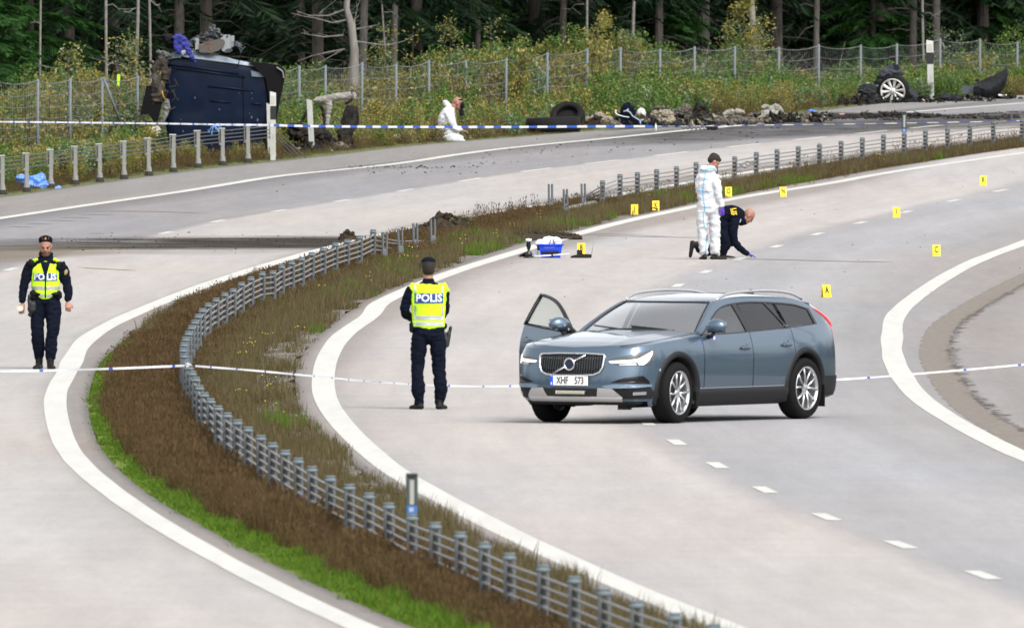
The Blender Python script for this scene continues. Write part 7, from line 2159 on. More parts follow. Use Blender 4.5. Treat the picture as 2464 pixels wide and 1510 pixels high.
b = MB(); b.grid([[S2(1372, 621.5), S2(1374, 616)], [S2(1388, 622), S2(1390, 612)], [S2(1398, 622.3), S2(1402, 611)], [S2(1420, 621.5), S2(1421, 612)], [S2(1423, 620), S2(1424, 614)]]); b.add([S2(1388, 612), S2(1402, 612), S2(1401, 601), S2(1395, 603), S2(1392, 600), S2(1388, 603)], [(0, 1, 2, 3, 4, 5)])
m3 = b.build('blade', gblack, sh); md = m3.modifiers.new('t', 'SOLIDIFY'); md.thickness = .03; md.offset = 0
wand = empty('thin_rod', tuple(KP + K(1424, 612, -.1)), 0, 'thin grey rod standing up beside the B marker', 'rod')
b = MB(); b.tube([(-.005, 0, 0), (.02, 0, .15), (.062, .02, .325)], .0055, 6); b.ell((.062, .02, .335), (.016, .012, .012), 8, 6); b.build('rod', mat('rod_grey', (.24, .23, .22), .5), wand, True)

# ================================================================== BLUE SHEET BY THE BARRIER
p = W(88, 452); o = empty('plastic_sheet', (p.x, p.y + 1.0, p.z - .1), 0, 'crumpled light blue plastic sheet in the grass behind the roadside barrier', 'sheet')
cloth('sheet', [('e', (-.05, 0, .14), (.20, .14, .15)), ('e', (-.22, 0, .21), (.12, .12, .07)), ('e', (.12, 0, .07), (.18, .13, .10)), ('e', (.05, 0, .22), (.10, .10, .08)), ('e', (.26, 0, .05), (.09, .1, .05))], mat('sheet_blue', (.10, .25, .75), .35, coat=.4), o, .014, .055, 6, 1, 9); o.scale = (1.3, 1.3, 1.25)

# ================================================================== OVERTURNED VAN
vw_paint = mat('midnight_blue_paint', (.0020, .0065, .0200), .42, 0, spec=.12, coat=.06, noise=.3, nscale=2.0)
vw_dark = mat('van_black', (.0025, .0025, .0035), .6, spec=.15)
vw_char = mat('charred_metal', (.014, .012, .010), .9, noise=.6, nscale=9, bump=.9, bscale=14, col2=(.085, .072, .060), spec=.2)
vw_grey = mat('interior_grey_plastic', (.22, .235, .25), .6)
VY = 513.0; vp = at(540, 385, VY); VP = Vector((vp.x, VY, vp.z))
pmv = ppm(VY)
def Q(u, v, dy=0.0): return Vector(((u - 540) / pmv, dy, (385 - v) / pmv))
van = empty('wrecked_van', tuple(VP), 0, 'overturned dark blue van lying on its side behind the roadside barrier', 'van')
# roof panel facing the camera, traced outline with real depth behind it (the body box on its side)
OUT = [(412, 384), (402, 300), (398, 240), (400, 185), (404, 145), (440, 137), (520, 146), (590, 156), (640, 166), (650, 210), (652, 260), (648, 320), (640, 384)]
def sect(dy, k=1.0, cx=530, cy=265): return [Q(cx + (u - cx) * k, cy + (v - cy) * k, dy) for u, v in OUT]
b = MB()
rings = [sect(-.02, .30), sect(-.018, .6), sect(-.01, .85), sect(.0, .97), sect(.03, 1.0), sect(.10, 1.02), sect(.6, 1.03), sect(1.7, .98)]
N_ = len(OUT)
dense_r = []
for r_ in rings:
    q = []
    for i in range(N_):
        a, c = r_[i], r_[(i + 1) % N_]
        for k in range(4): q.append(a.lerp(c, k / 4) + Vector((0, .012 * mnoise.noise(a.lerp(c, k / 4) * 2.3), 0)))
    dense_r.append(q)
b.grid(dense_r, closed=True); b.add(dense_r[0], [tuple(range(len(dense_r[0])))]); b.add(dense_r[-1], [tuple(reversed(range(len(dense_r[-1]))))])
b.build('body', vw_paint, van, True)
# raised roof ribs and panel joint
for (u0, v0, u1, v1, w) in ((404, 155, 575, 178, .035), (404, 163, 590, 186, .02), (500, 208, 610, 219, .018), (505, 243, 555, 247, .016), (605, 249, 630, 252, .014)):
    MB().tube([Q(u0, v0, -.025), Q((u0 + u1) / 2, (v0 + v1) / 2 - 1, -.035), Q(u1, v1, -.025)], [(w, .02)] * 3, 6).build('roof_rib', vw_paint, van, True)
MB().tube([Q(584, 180, -.02), Q(586, 260, -.022), Q(583, 384, -.02)], .012, 5).build('panel_joint', vw_dark, van)
# tailgate standing open at the right, darker, leaning
b = MB()
OUT2 = [(600, 148), (640, 152), (672, 157), (686, 170), (686, 184), (670, 262), (658, 330), (646, 370), (640, 384), (636, 320), (648, 240), (640, 190), (622, 172)]
f1 = [Q(u, v, -.10) for u, v in OUT2]; f2 = [Q(u, v, .55) for u, v in OUT2]
b.grid([f1, f2], closed=True); b.add(f1, [tuple(range(len(f1)))]); b.add(f2, [tuple(reversed(range(len(f2))))]); b.build('tailgate', vw_dark, van)
MB().tube([Q(666, 162, -.12), Q(680, 172, -.12), Q(683, 188, -.12)], [(.05, .02), (.06, .02), (.02, .02)], 6).build('lamp_shard', mat('lamp_shard_grey', (.20, .21, .22), .4), van)
b = MB(); b.add([Q(604, 170, -.06), Q(640, 178, -.06), Q(642, 186, -.06), Q(606, 184, -.06)], [(0, 1, 2, 3)]); b.build('rear_pane', mat('rear_pane_grey', (.10, .14, .17), .2), van)
# silver flank on top with the rail along it
b = MB(); rows = [[Q(404, 130, .0), Q(404, 141, -.03)], [Q(436, 122, .1), Q(440, 139, -.03)], [Q(462, 118, .15), Q(470, 141, -.03)], [Q(495, 122, .15), Q(510, 146, -.03)], [Q(530, 132, .12), Q(550, 151, -.03)], [Q(562, 143, .08), Q(590, 157, -.03)], [Q(640, 158, .05), Q(642, 166, -.03)]]
b.grid(rows); b.build('upper_flank', mat('van_flank', (.14, .19, .24), .25, .3, coat=.8, noise=.5, nscale=2.5, col2=(.42, .48, .55)), van, True)
b = MB(); b.tube([Q(455, 118, -.05), Q(500, 127, -.06), Q(550, 137, -.06), Q(577, 139, -.05)], .012, 6); b.tube([Q(577, 139, -.05), Q(573, 160, -.05)], .011, 6); b.tube([Q(436, 137, -.05), Q(500, 147, -.06), Q(573, 160, -.05)], .012, 6); b.tube([Q(458, 118, -.05), Q(440, 137, -.05)], .010, 6); b.build('roof_rail', vw_dark, van)
# interior pieces standing up on top
interior = MB(); interior.mi = 0
for (poly, dy) in (([(532, 84), (553, 84), (558, 92), (556, 122), (545, 127), (534, 122), (530, 100)], -.02), ([(470, 92), (478, 91), (480, 118), (470, 120)], -.05), ([(556, 86), (564, 86), (563, 112), (557, 114)], -.04)):
    f1 = [Q(u, v, dy) for u, v in poly]; f2 = [Q(u, v, dy + .10) for u, v in poly]; interior.grid([f1, f2], closed=True); interior.add(f1, [tuple(range(len(f1)))])
interior.build('trim_piece', vw_grey, van)
b = MB(); poly = [(478, 107), (492, 104), (510, 98), (525, 94), (538, 95), (542, 102), (538, 113), (526, 122), (505, 129), (480, 126)]
f1 = [Q(u, v, -.07) for u, v in poly]; f2 = [Q(u, v, .15) for u, v in poly]; b.grid([f1, f2], closed=True); b.add(f1, [tuple(range(len(f1)))]); b.build('seat_back', mat('seat_brown_grey', (.075, .066, .060), .7), van)
b = MB(); poly = [(545, 118), (558, 116), (560, 123), (552, 127), (540, 124)]; f1 = [Q(u, v, -.09) for u, v in poly]; b.add(f1, [tuple(range(len(f1)))]); b.build('grey_tray', mat('tray_dark', (.03, .035, .04), .4), van)
b = MB(); b.ell(Q(547, 88, -.04), (.022, .01, .022), 10, 6); b.build('trim_hole', vw_dark, van)
cloth('upper_wreckage', [('t', [tuple(Q(450, 122)) + (.03,), tuple(Q(470, 98)) + (.06,), tuple(Q(490, 90)) + (.05,), tuple(Q(502, 82)) + (.06,)]), ('e', Q(515, 80, .05), (.12, .10, .13)), ('t', [tuple(Q(500, 70)) + (.02,), tuple(Q(516, 68)) + (.05,), tuple(Q(532, 86)) + (.03,)]), ('e', Q(495, 97, .08), (.22, .1, .06))], mat('wreck_black', (.008, .009, .010), .35, noise=.6, nscale=12, col2=(.06, .065, .07), bump=.8, bscale=18), van, .018, .06, 7, 1, 4)
b = MB()
for (a, c) in (((504, 74), (530, 80)), ((508, 70), (522, 88)), ((498, 80), (528, 92)), ((560, 100), (584, 110)), ((562, 108), (586, 118)), ((570, 100), (580, 124)), ((455, 100), (468, 96)), ((590, 112), (578, 128))): b.tube([Q(*a, -.06), Q((a[0] + c[0]) / 2, (a[1] + c[1]) / 2 - 2, -.08), Q(*c, -.06)], [(.018, .008)] * 3, 4)
b.build('bent_strips', mat('strip_grey', (.10, .12, .14), .3, .3), van)
cloth('loose_lamp', [('e', Q(573, 108, -.03), (.085, .05, .05), (0, .3, 0))], mat('lamp_wreck', (.14, .15, .16), .2, .4), van, .012, .02, 14, 1)
b = MB(); r_ = random.Random(3); pp = [(505, 97), (498, 102), (510, 104), (503, 112), (508, 118), (500, 124), (509, 128), (488, 110), (480, 116)]
b.tube([Q(u, v, -.10) for u, v in pp[:7]], .006, 4, False); b.tube([Q(498, 102, -.10), Q(486, 108, -.10), Q(478, 116, -.10)], .005, 4, False); b.build('copper_wires', mat('copper_wire', (.35, .14, .05), .5), van)
# door mirror / seat dark blob at the upper left with violet cloth
cloth('dark_seat', [('t', [tuple(Q(396, 88, -.05)) + (.10, .09), tuple(Q(412, 100, -.05)) + (.14, .1), tuple(Q(432, 116, -.02)) + (.10, .09)]), ('t', [tuple(Q(392, 86, -.1)) + (.03, .05), tuple(Q(425, 96, -.1)) + (.03, .04), tuple(Q(462, 120, -.1)) + (.02, .02)])], vw_dark, van, .016, .02, 6, 2)
cv = empty('violet_cloth', tuple(VP + Q(435, 110, -.2)), 0, 'crumpled violet blue cloth hanging over the top of the wrecked van', 'cloth'); oo = Q(435, 110, 0)
cloth('cloth', [('t', [tuple(Q(420, 90) - oo) + (.07, .05), tuple(Q(436, 96) - oo) + (.11, .05), tuple(Q(452, 112) - oo) + (.08, .04)], (1, 0, 0)), ('t', [tuple(Q(424, 98) - oo) + (.06, .04), tuple(Q(430, 116) - oo) + (.10, .04), tuple(Q(430, 128) - oo) + (.05, .03)], (1, 0, 0)), ('t', [tuple(Q(448, 110) - oo) + (.05, .04), tuple(Q(458, 130) - oo) + (.06, .03), tuple(Q(470, 150) - oo) + (.025, .02)], (1, 0, 0))], mat('violet_fabric', (.030, .035, .19), .8, noise=.4, nscale=8, spec=.2), cv, .014, .03, 6, 1, 8)
# torn front end at the left: twisted brown-grey metal, dark slabs, a pale fender strip
cloth('torn_front', [('t', [tuple(Q(392, 150)) + (.09, .12), tuple(Q(372, 165)) + (.07, .1), tuple(Q(376, 200)) + (.09, .12), tuple(Q(388, 230)) + (.08, .1), tuple(Q(372, 245)) + (.06, .1)]), ('t', [tuple(Q(385, 130)) + (.06, .06), tuple(Q(394, 150)) + (.09, .08), tuple(Q(398, 190)) + (.06, .08)]), ('t', [tuple(Q(362, 148)) + (.035, .04), tuple(Q(374, 175)) + (.05, .05), tuple(Q(380, 215)) + (.05, .05)]), ('e', Q(385, 225), (.16, .12, .2)), ('t', [tuple(Q(372, 210)) + (.07, .07), tuple(Q(370, 250)) + (.06, .06)])], vw_char, van, .016, .06, 3.2, 1, 12)
b = MB(); poly = [(352, 207), (385, 203), (392, 240), (380, 290), (372, 296), (358, 275), (337, 276), (345, 240)]; f1 = [Q(u, v, -.05) for u, v in poly]; f2 = [Q(u, v, .3) for u, v in poly]; b.grid([f1, f2], closed=True); b.add(f1, [tuple(range(len(f1)))]); b.build('front_slab', vw_dark, van)
cloth('pale_fender', [('t', [tuple(Q(401, 240, -.1)) + (.06, .03), tuple(Q(402, 262, -.1)) + (.07, .03), tuple(Q(394, 285, -.1)) + (.05, .03), tuple(Q(386, 300, -.1)) + (.03, .02)])], mat('scorched_alloy', (.11, .107, .10), .6, noise=.4, nscale=12, stretch=(1, 1, .3)), van, .012, .02, 10, 1)
cloth('engine_tube', [('t', [tuple(Q(380, 125, -.05)) + (.05, .05), tuple(Q(400, 131, -.05)) + (.06, .05), tuple(Q(412, 136, -.05)) + (.03, .03)]), ('e', Q(368, 150, -.04), (.04, .04, .04)), ('e', Q(388, 140, -.06), (.06, .05, .03))], mat('tube_grey', (.07, .07, .07), .5, noise=.4, nscale=14), van, .012, .02, 10, 1)
b = MB(); b.tube([Q(390, 218, -.12), Q(393, 232, -.12), Q(398, 242, -.12)], [(.03, .02), (.035, .02), (.02, .01)], 6); b.build('yellow_hose', mat('hose_yellow', (.28, .17, .02), .6), van, True)
b = MB(); r_ = random.Random(8)
for k in range(24):
    u, v = r_.gauss(402, 16), r_.gauss(200, 26); d = Vector((r_.gauss(0, .12), r_.gauss(0, .04), r_.gauss(0, .12))); p = Q(u, v, -.10); b.tube([p, p + d * .6 + Vector((0, -.03, 0)), p + d], [r_.uniform(.004, .014)] * 3, 4)
tag(b.build('shreds', vw_char, van), kind='stuff')
b = MB()
for k in range(14):
    u, v = r_.uniform(420, 640), r_.uniform(200, 320); s = r_.uniform(.006, .02); b.ell(Q(u, v, -.035), (s, .004, s * r_.uniform(.6, 2)), 6, 4)
tag(b.build('paint_chips', mat('paint_chip', (.06, .08, .11), .6), van), kind='stuff')
scatter('van_foot_growth', [tuple(at(u, v, VY - 1.6 - 2.5 * ((u * 7) % 5) / 5)) for u, v in [(rv.uniform(370, 640), rv.uniform(385, 402)) for _ in range(26)]], nr.uniform(.35, .62, 26), rot(26), V2)
p = at(376, 313, VY - 1.3); o = empty('white_bag', (p.x, p.y, p.z), 0, 'whitish scrap in the bushes under the left end of the van', 'bag'); cloth('scrap', [('e', (0, 0, 0), (.11, .06, .08))], mat('scrap_white', (.30, .29, .25), .7), o, .012, .03, 9, 1)

# ================================================================== BURNT DOOR FRAME
BY_ = 517.0; fp_ = at(790, 352, BY_); FP = Vector((fp_.x, BY_, fp_.z)); pmf = ppm(BY_)
def Z(u, v, dy=0.0): return Vector(((u - 790) / pmf, dy, (352 - v) / pmf))
fr_ = empty('burnt_car_frame', tuple(FP), 0, 'burnt ash-grey car door frame bent upright beside the leaning white post', 'car wreck')
ash = mat('ash_grey_metal', (.13, .12, .105), .9, noise=.55, nscale=9, bump=.9, bscale=16, col2=(.30, .285, .26)); char = mat('black_char', (.007, .0065, .006), .9, spec=.08, noise=.6, nscale=10, bump=.9, bscale=14, col2=(.035, .031, .027))
zt = lambda lst: [tuple(Z(*a[:2])) + tuple(a[2:]) for a in lst]
cloth('frame_arch', [('t', zt([(757, 242, .06, .05), (780, 238, .07, .05), (800, 234, .08, .05), (825, 231, .08, .05), (848, 228, .07, .05), (853, 236, .05, .04)])), ('t', zt([(788, 240, .09, .05), (792, 256, .07, .05), (790, 275, .06, .05), (787, 300, .05, .05)]))], ash, fr_, .014, .016, 8, 1, 4)
cloth('frame_pillar', [('t', zt([(772, 256, .04, .04), (778, 270, .04, .04), (780, 300, .04, .04), (778, 330, .05, .05)]))], char, fr_, .014, .02, 8, 1, 5)
cloth('frame_strut', [('t', zt([(742, 262, .03, .03), (730, 285, .035, .03), (720, 305, .04, .03), (712, 330, .05, .05)]))], char, fr_, .014, .02, 8, 1, 5)
cloth('frame_link', [('t', zt([(849, 238, .03, .03), (832, 250, .03, .03)]))], char, fr_, .014, .01, 8, 1, 5)
cloth('burnt_door', [('t', zt([(848, 254, .13, .03), (845, 275, .18, .04), (842, 302, .21, .04)])), ('t', zt([(842, 302, .16, .06), (836, 322, .12, .08), (834, 342, .14, .1)]))], char, fr_, .012, .007, 4, 2, 6)
cloth('burnt_base', [('t', zt([(700, 322, .12, .3), (740, 325, .16, .3), (775, 330, .17, .3), (800, 340, .08, .2)])), ('e', Z(715, 310), (.2, .25, .12)), ('e', Z(770, 330), (.22, .3, .18)), ('t', zt([(822, 318, .1, .1), (830, 345, .12, .12)]))], char, fr_, .018, .07, 6, 1, 7)
cloth('pale_rag', [('t', zt([(824, 320, .04, .05), (828, 338, .07, .06), (838, 352, .08, .06)]))], mat('rag_pale', (.25, .235, .21), .9, noise=.4, nscale=9), fr_, .014, .03, 9, 1, 8)
b = MB(); b.tube([Z(706, 300, -.2), Z(716, 330, -.2), Z(727, 350, -.2)], .01, 4); b.tube([Z(690, 315, -.2), Z(720, 345, -.2), Z(735, 360, -.2)], .009, 4); b.build('loose_rods', vw_dark, fr_)

# ================================================================== HEAPS OF BURNT REMAINS ALONG THE FAR SHOULDER
def clump(name, u, v, shapes, m, label, cat='debris', vox=.016, wr=.04, ws=8, seed=1, dy=0, part='mass', dz=0.0):
    p = W(u, v); O = Vector((p.x, p.y + dy, p.z - .02 + dz)); pm = ppm(p.y)
    o = empty(name, tuple(O), 0, label, cat)
    sh_ = []
    for s in shapes:
        if s[0] == 'e': sh_.append(('e', ((s[1] - u) / pm, 0, (v - s[2]) / pm), (s[3] / pm, s[4] / pm if len(s) > 5 else s[3] / pm * .8, s[-1] / pm)))
        else: sh_.append(('t', [((a[0] - u) / pm, 0, (v - a[1]) / pm, a[2] / pm, (a[3] if len(a) > 3 else a[2]) / pm) for a in s[1]]))
    cloth(part, sh_, m, o, vox, wr, ws, 1, seed); return o
wool = mat('pale_burnt_padding', (.11, .09, .06), .95, spec=.05, noise=.7, nscale=16, bump=1.0, bscale=30, col2=(.33, .30, .23))
greyj = mat('grey_ash_debris', (.020, .018, .016), .95, spec=.05, noise=.8, nscale=14, bump=1.0, bscale=26, col2=(.17, .155, .135))
tyre_m = mat('old_tyre', (.008, .008, .008), .8, spec=.2, bump=.5, bscale=20)
clump('cardboard_scrap', 975, 337, [('e', 968, 330, 26, 9), ('e', 990, 320, 12, 8)], mat('pale_scrap', (.42, .40, .34), .8, noise=.4, nscale=9), 'cream crumpled scrap in the verge left of the kneeling white suit', 'scrap', .014, .03, 9, 3)
clump('burnt_debris', 1050, 330, [('e', 1045, 322, 26, 10), ('e', 1055, 305, 14, 12)], char, 'dark debris lying behind the kneeling white suit', seed=4)
clump('burnt_debris', 1165, 318, [('e', 1158, 302, 13, 13), ('e', 1170, 300, 10, 9), ('t', [(1130, 322, 3), (1150, 312, 5), (1170, 310, 4)])], char, 'black ragged lump right of the kneeling white suit', seed=5)
clump('burnt_debris', 1230, 316, [('e', 1198, 303, 10, 9), ('e', 1220, 305, 12, 8), ('e', 1240, 296, 12, 14), ('e', 1255, 304, 20, 10)], char, 'black low debris left of the pair of tyres', seed=6)
def tyre_obj(u, v, label, rot_, R_=.33, w=.21, dz=.0, dy=0):
    p = W(u, v); o = empty('loose_tyre', (p.x, p.y + dy, p.z + dz), 0, label, 'tyre', rot=rot_)
    b = MB(); b.lathe([(R_ * .62, -w / 2), (R_ * .85, -w / 2), (R_ * .97, -w * .42), (R_, -w * .2), (R_, w * .2), (R_ * .97, w * .42), (R_ * .85, w / 2), (R_ * .62, w / 2), (R_ * .60, w * .3), (R_ * .66, 0), (R_ * .60, -w * .3), (R_ * .62, -w / 2)], (0, 0, 0), 36, cap=False); b.lathe([(R_ * .64, 0), (.001, .02)], (0, 0, 0), 24, cap=False)  # second lathe: dark disc added across the opening, standing for the shaded hollow
    b.build('tread', tyre_m, o, True); return o
# two big tyres: one flat and long, one leaning on it
p = W(1330, 317)
o = empty('air_ring', (p.x, p.y, p.z), 0, 'flat-lying wide black tyre casing at the far shoulder', 'tyre')
b = MB(); b.lathe([(.40, .0), (.62, .0), (.66, .05), (.655, .15), (.62, .26), (.44, .27), (.40, .22), (.38, .1), (.40, 0)], (0, 0, 0), 36, cap=False); b.V = [(x * .97, y, z * (1.22 + x * .12)) for x, y, z in b.V]; b.build('tread', tyre_m, o, True)
tyre_obj(1366, 306, 'tyre leaning up on the flat wide casing', (rad(38), rad(-28), rad(20)), .40, .30, .22, .25)
clump('burnt_padding', 1435, 303, [('e', 1418, 292, 20, 12), ('e', 1440, 285, 20, 16), ('e', 1462, 292, 16, 13)], wool, 'pale fluffy burnt padding between the tyre and the dark jacket', wr=.055, ws=12, seed=7)
# dark jacket bundle with white bands and the white helmet-like ball
jk = clump('dark_jacket', 1512, 304, [('e', 1510, 268, 19, 22), ('e', 1505, 290, 28, 18), ('e', 1525, 296, 30, 12), ('e', 1510, 250, 8, 6), ('e', 1548, 300, 18, 7)], navy, 'bundled black jacket with white bands heaped on the shoulder', 'jacket', .014, .03, 7, 8)
pj = ppm(jk.location.y)
def J(u, v, dy=-.24): return ((u - 1512) / pj, dy, (304 - v) / pj)
b = MB(); b.tube([J(1480, 268, -.2), J(1486, 274), J(1500, 278), J(1514, 280)], [(.018, .010)] * 4, 6); b.tube([J(1482, 262, -.2), J(1481, 270, -.2)], .014, 5); b.build('white_band', pwhite, jk, True)
b = MB(); b.tube([J(1508, 264), J(1516, 268), J(1522, 277), J(1530, 282), J(1540, 288), J(1548, 286)], [(.03, .012), (.05, .012), (.045, .012), (.03, .012), (.035, .012), (.02, .01)], 7); b.tube([J(1500, 266), J(1508, 264), J(1512, 260)], .014, 5); b.tube([J(1540, 290), J(1542, 298)], [.02, .006], 5); b.build('pale_lettering_patch', mat('patch_pale', (.42, .52, .62), .6), jk, True)
hb = clump('white_ball', 1543, 290, [('e', 1543, 271, 12, 13), ('e', 1545, 281, 9, 8)], mat('ball_white', (.52, .51, .49), .6), 'white rounded cap-like object behind the dark jacket', 'white object', .012, .012, 8, 9, dy=.15)
clump('burnt_padding', 1595, 303, [('e', 1580, 292, 22, 12), ('e', 1605, 290, 26, 14), ('e', 1600, 276, 20, 12), ('e', 1575, 275, 10, 10), ('e', 1630, 295, 22, 10)], wool, 'large pale heap of burnt padding right of the white object', wr=.06, ws=11, seed=10)
clump('burnt_debris', 1640, 300, [('e', 1640, 268, 14, 10), ('e', 1652, 262, 14, 12), ('e', 1625, 270, 12, 8), ('t', [(1570, 262, 3), (1590, 258, 5), (1615, 268, 4), (1640, 262, 4)]), ('e', 1655, 285, 22, 10)], greyj, 'ragged grey debris on top of the pale padding heap', wr=.06, ws=11, seed=11)
clump('burnt_debris', 1690, 300, [('t', [(1668, 300, 10), (1672, 280, 9), (1678, 262, 7), (1680, 248, 6)]), ('e', 1688, 255, 9, 8), ('e', 1690, 288, 18, 14), ('e', 1710, 292, 13, 9)], char, 'upright black charred chunk in the middle of the heaps', wr=.05, ws=10, seed=12)
clump('burnt_debris', 1760, 300, [('e', 1730, 294, 18, 8), ('e', 1760, 292, 26, 9), ('e', 1795, 290, 30, 9), ('e', 1770, 284, 16, 7)], greyj, 'low grey debris strewn along the shoulder after the black chunk', wr=.06, ws=12, seed=13)
clump('bent_panel', 1772, 286, [('t', [(1738, 278, 4), (1750, 269, 6), (1770, 266, 7), (1790, 269, 5)])], ash, 'arched grey burnt panel on the low debris', 'car part', wr=.02, seed=14)
clump('bent_panel', 1850, 290, [('t', [(1835, 255, 4), (1850, 256, 6), (1865, 262, 6)]), ('t', [(1862, 252, 6), (1874, 262, 8), (1880, 274, 7)]), ('e', 1850, 272, 24, 10), ('e', 1875, 278, 20, 9)], ash, 'folded grey car panel before the long char ridge', 'car part', wr=.035, ws=9, seed=15)
clump('burnt_debris', 1820, 292, [('e', 1815, 280, 16, 9), ('e', 1835, 286, 26, 8), ('e', 1870, 288, 26, 6)], greyj, 'dark ashes under the folded grey panel', wr=.06, ws=12, seed=16)
clump('burnt_padding', 1920, 288, [('e', 1910, 283, 22, 5), ('e', 1935, 282, 20, 6), ('e', 1955, 285, 12, 4)], wool, 'yellowish flat padding at the left end of the char ridge', wr=.03, ws=14, seed=17)
clump('burnt_debris', 1975, 288, [('e', 1970, 280, 9, 8), ('e', 1985, 284, 14, 5)], char, 'black charred lump right of the yellowish padding', wr=.03, ws=12, seed=18)
clump('blue_scrap', 1950, 268, [('t', [(1945, 264, 3, 2), (1955, 266, 4, 2), (1966, 268, 2, 2)])], mat('scrap_blue', (.05, .18, .60), .5), 'small blue plastic scrap on the verge', 'scrap', .010, .01, 9, 19)
clump('pink_scrap', 2025, 276, [('e', 2025, 274, 10, 3)], mat('scrap_pink', (.42, .20, .18), .7), 'small pinkish scrap on the far shoulder', 'scrap', .010, .01, 9, 20)
clump('light_block', 2198, 243, [('t', [(2170, 240, 4), (2180, 236, 4), (2195, 237, 3)]), ('t', [(2192, 243, 3.5), (2215, 240, 4), (2222, 240, 4)])], mat('block_cream', (.42, .32, .24), .7), 'cream coloured block at the foot of the tall marker post', 'block', .012, .008, 9, 21)
# coil spring rolling on the edge line
p = W(1700, 313); o = empty('coil_spring', tuple(p), 0, 'stretched black coil spring lying across the edge line', 'spring'); pc_ = ppm(p.y)
b = MB(); pts = []
for k in range(110):
    t = k / 109; pts.append((-(1 - t) * 70 / pc_ + 10 / pc_, .05 * math.sin(t * 44), .045 + .045 * math.cos(t * 44) * (.5 + t * .5)))
b.tube(pts, .008, 5, False); b.build('coil', vw_dark, o); cloth('coil_lump', [('e', (.16, 0, .05), (.10, .06, .045)), ('e', (.06, 0, .05), (.06, .05, .04))], char, o, .010, .02, 16, 1)
p = W(1578, 317); o = empty('plastic_bottle', tuple(p), 0, 'small clear bottle upright on the shoulder in front of the jacket', 'bottle'); b = MB(); b.lathe([(.022, 0), (.024, .08), (.024, .13), (.010, .17), (.010, .19)], (0, 0, 0), 12); b.build('bottle', mat('bottle_pale', (.6, .62, .62), .2), o, True)

# ================================================================== UPTURNED CORNER WITH ALLOY WHEEL
WY = 562.0; wp = at(2152, 250, WY); WP = Vector((wp.x, WY, wp.z)); pw = ppm(WY)
def T(u, v, dy=0.0): return Vector(((u - 2152) / pw, dy, (250 - v) / pw))
ww = empty('wrecked_car_corner', tuple(WP), 0, 'torn car corner with a whole ten-spoke alloy wheel on the far shoulder', 'car wreck')
wh = empty('wheel', (0, 0, 0)); wh.parent = ww; wh.location = T(2150, 218, -.15); wh.rotation_euler = (rad(8), 0, rad(-14))
RW = 38 / pw
b = MB(); b.lathe([(RW * .80, .10), (RW * .93, .11), (RW * .99, .07), (RW, 0), (RW, -.10), (RW * .97, -.16), (RW * .8, -.17)], (0, 0, 0), 40, (math.pi / 2, 0, 0), cap=False); b.build('tyre', tyre_m, wh, True)
b = MB(); rr2 = 30.5 / pw
b.lathe([(rr2 * 1.0, .085), (rr2, .105), (rr2 * .93, .11), (rr2 * .90, .09), (rr2 * .88, -.05)], (0, 0, 0), 40, (math.pi / 2, 0, 0), cap=False)
for k in range(10):
    a = 2 * math.pi * k / 10 + .1; d = Vector((math.cos(a), 0, math.sin(a))); n_ = Vector((-math.sin(a), 0, math.cos(a)))
    p0, p1 = d * rr2 * .16, d * rr2 * .92; w0, w1 = rr2 * .055, rr2 * .13
    q = [p0 - n_ * w0, p1 - n_ * w1, p1 + n_ * w1, p0 + n_ * w0]
    b.add([Vector((x.x, -.085, x.z)) for x in q] + [Vector((x.x, -.045, x.z)) for x in q], [(0, 1, 2, 3), (0, 4, 5, 1), (3, 2, 6, 7)])
b.lathe([(rr2 * .22, .06), (rr2 * .22, .10), (rr2 * .15, .115), (.001, .115)], (0, 0, 0), 20, (math.pi / 2, 0, 0), cap=False)
b.build('rim', mat('wheel_silver', (.62, .61, .59), .4, .4), wh, True)
b = MB(); b.lathe([(rr2 * .9, -.0), (.001, 0)], (0, 0, 0), 24, (math.pi / 2, 0, 0), cap=False); b.build('brake_disc', vw_dark, wh)
tt = lambda lst: [tuple(T(*a[:2])) + tuple(a[2:]) for a in lst]
wreckb = mat('wreck_blackish', (.004, .0045, .0055), .6, spec=.2, noise=.6, nscale=10, bump=.8, bscale=18, col2=(.022, .025, .029))
cloth('torn_fender', [('t', tt([(2118, 188, .06, .05), (2125, 178, .10, .06), (2140, 170, .13, .06), (2150, 162, .10, .06)])), ('t', tt([(2140, 180, .06, .1), (2160, 172, .08, .1), (2172, 178, .05, .06)]))], mat('fender_grey', (.010, .012, .017), .5, spec=.25, noise=.6, nscale=8, col2=(.045, .052, .065), bump=.7, bscale=14), ww, .018, .022, 5, 1, 3)
b = MB(); b.bbox(T(2156, 162, -.02), (.14, .08, .13), .01, (0, -.15, 0)); b.tube([T(2135, 158), T(2138, 135), T(2146, 117)], [.012, .014, .010], 5); b.build('bracket', wreckb, ww)
cloth('underbody_wreck', [('t', tt([(2000, 247, .05, .05), (2040, 237, .07, .08), (2070, 228, .10, .10), (2100, 222, .13, .12), (2125, 212, .10, .1)])), ('e', T(2092, 224), (.30, .2, .23)), ('e', T(2105, 236), (.45, .2, .13)), ('e', T(2050, 241), (.40, .2, .07)), ('e', T(2120, 200, .1), (.16, .15, .2)), ('e', T(2192, 234), (.2, .15, .17)), ('t', tt([(1998, 250, .05, .06), (2025, 243, .05, .05), (2060, 240, .05, .05)])), ('e', T(2150, 245), (.55, .2, .05)), ('t', tt([(2195, 225, .05, .1), (2207, 240, .08, .1), (2212, 246, .05, .08)])), ('e', T(2200, 240), (.13, .12, .10))], wreckb, ww, .016, .04, 5, 1, 6)
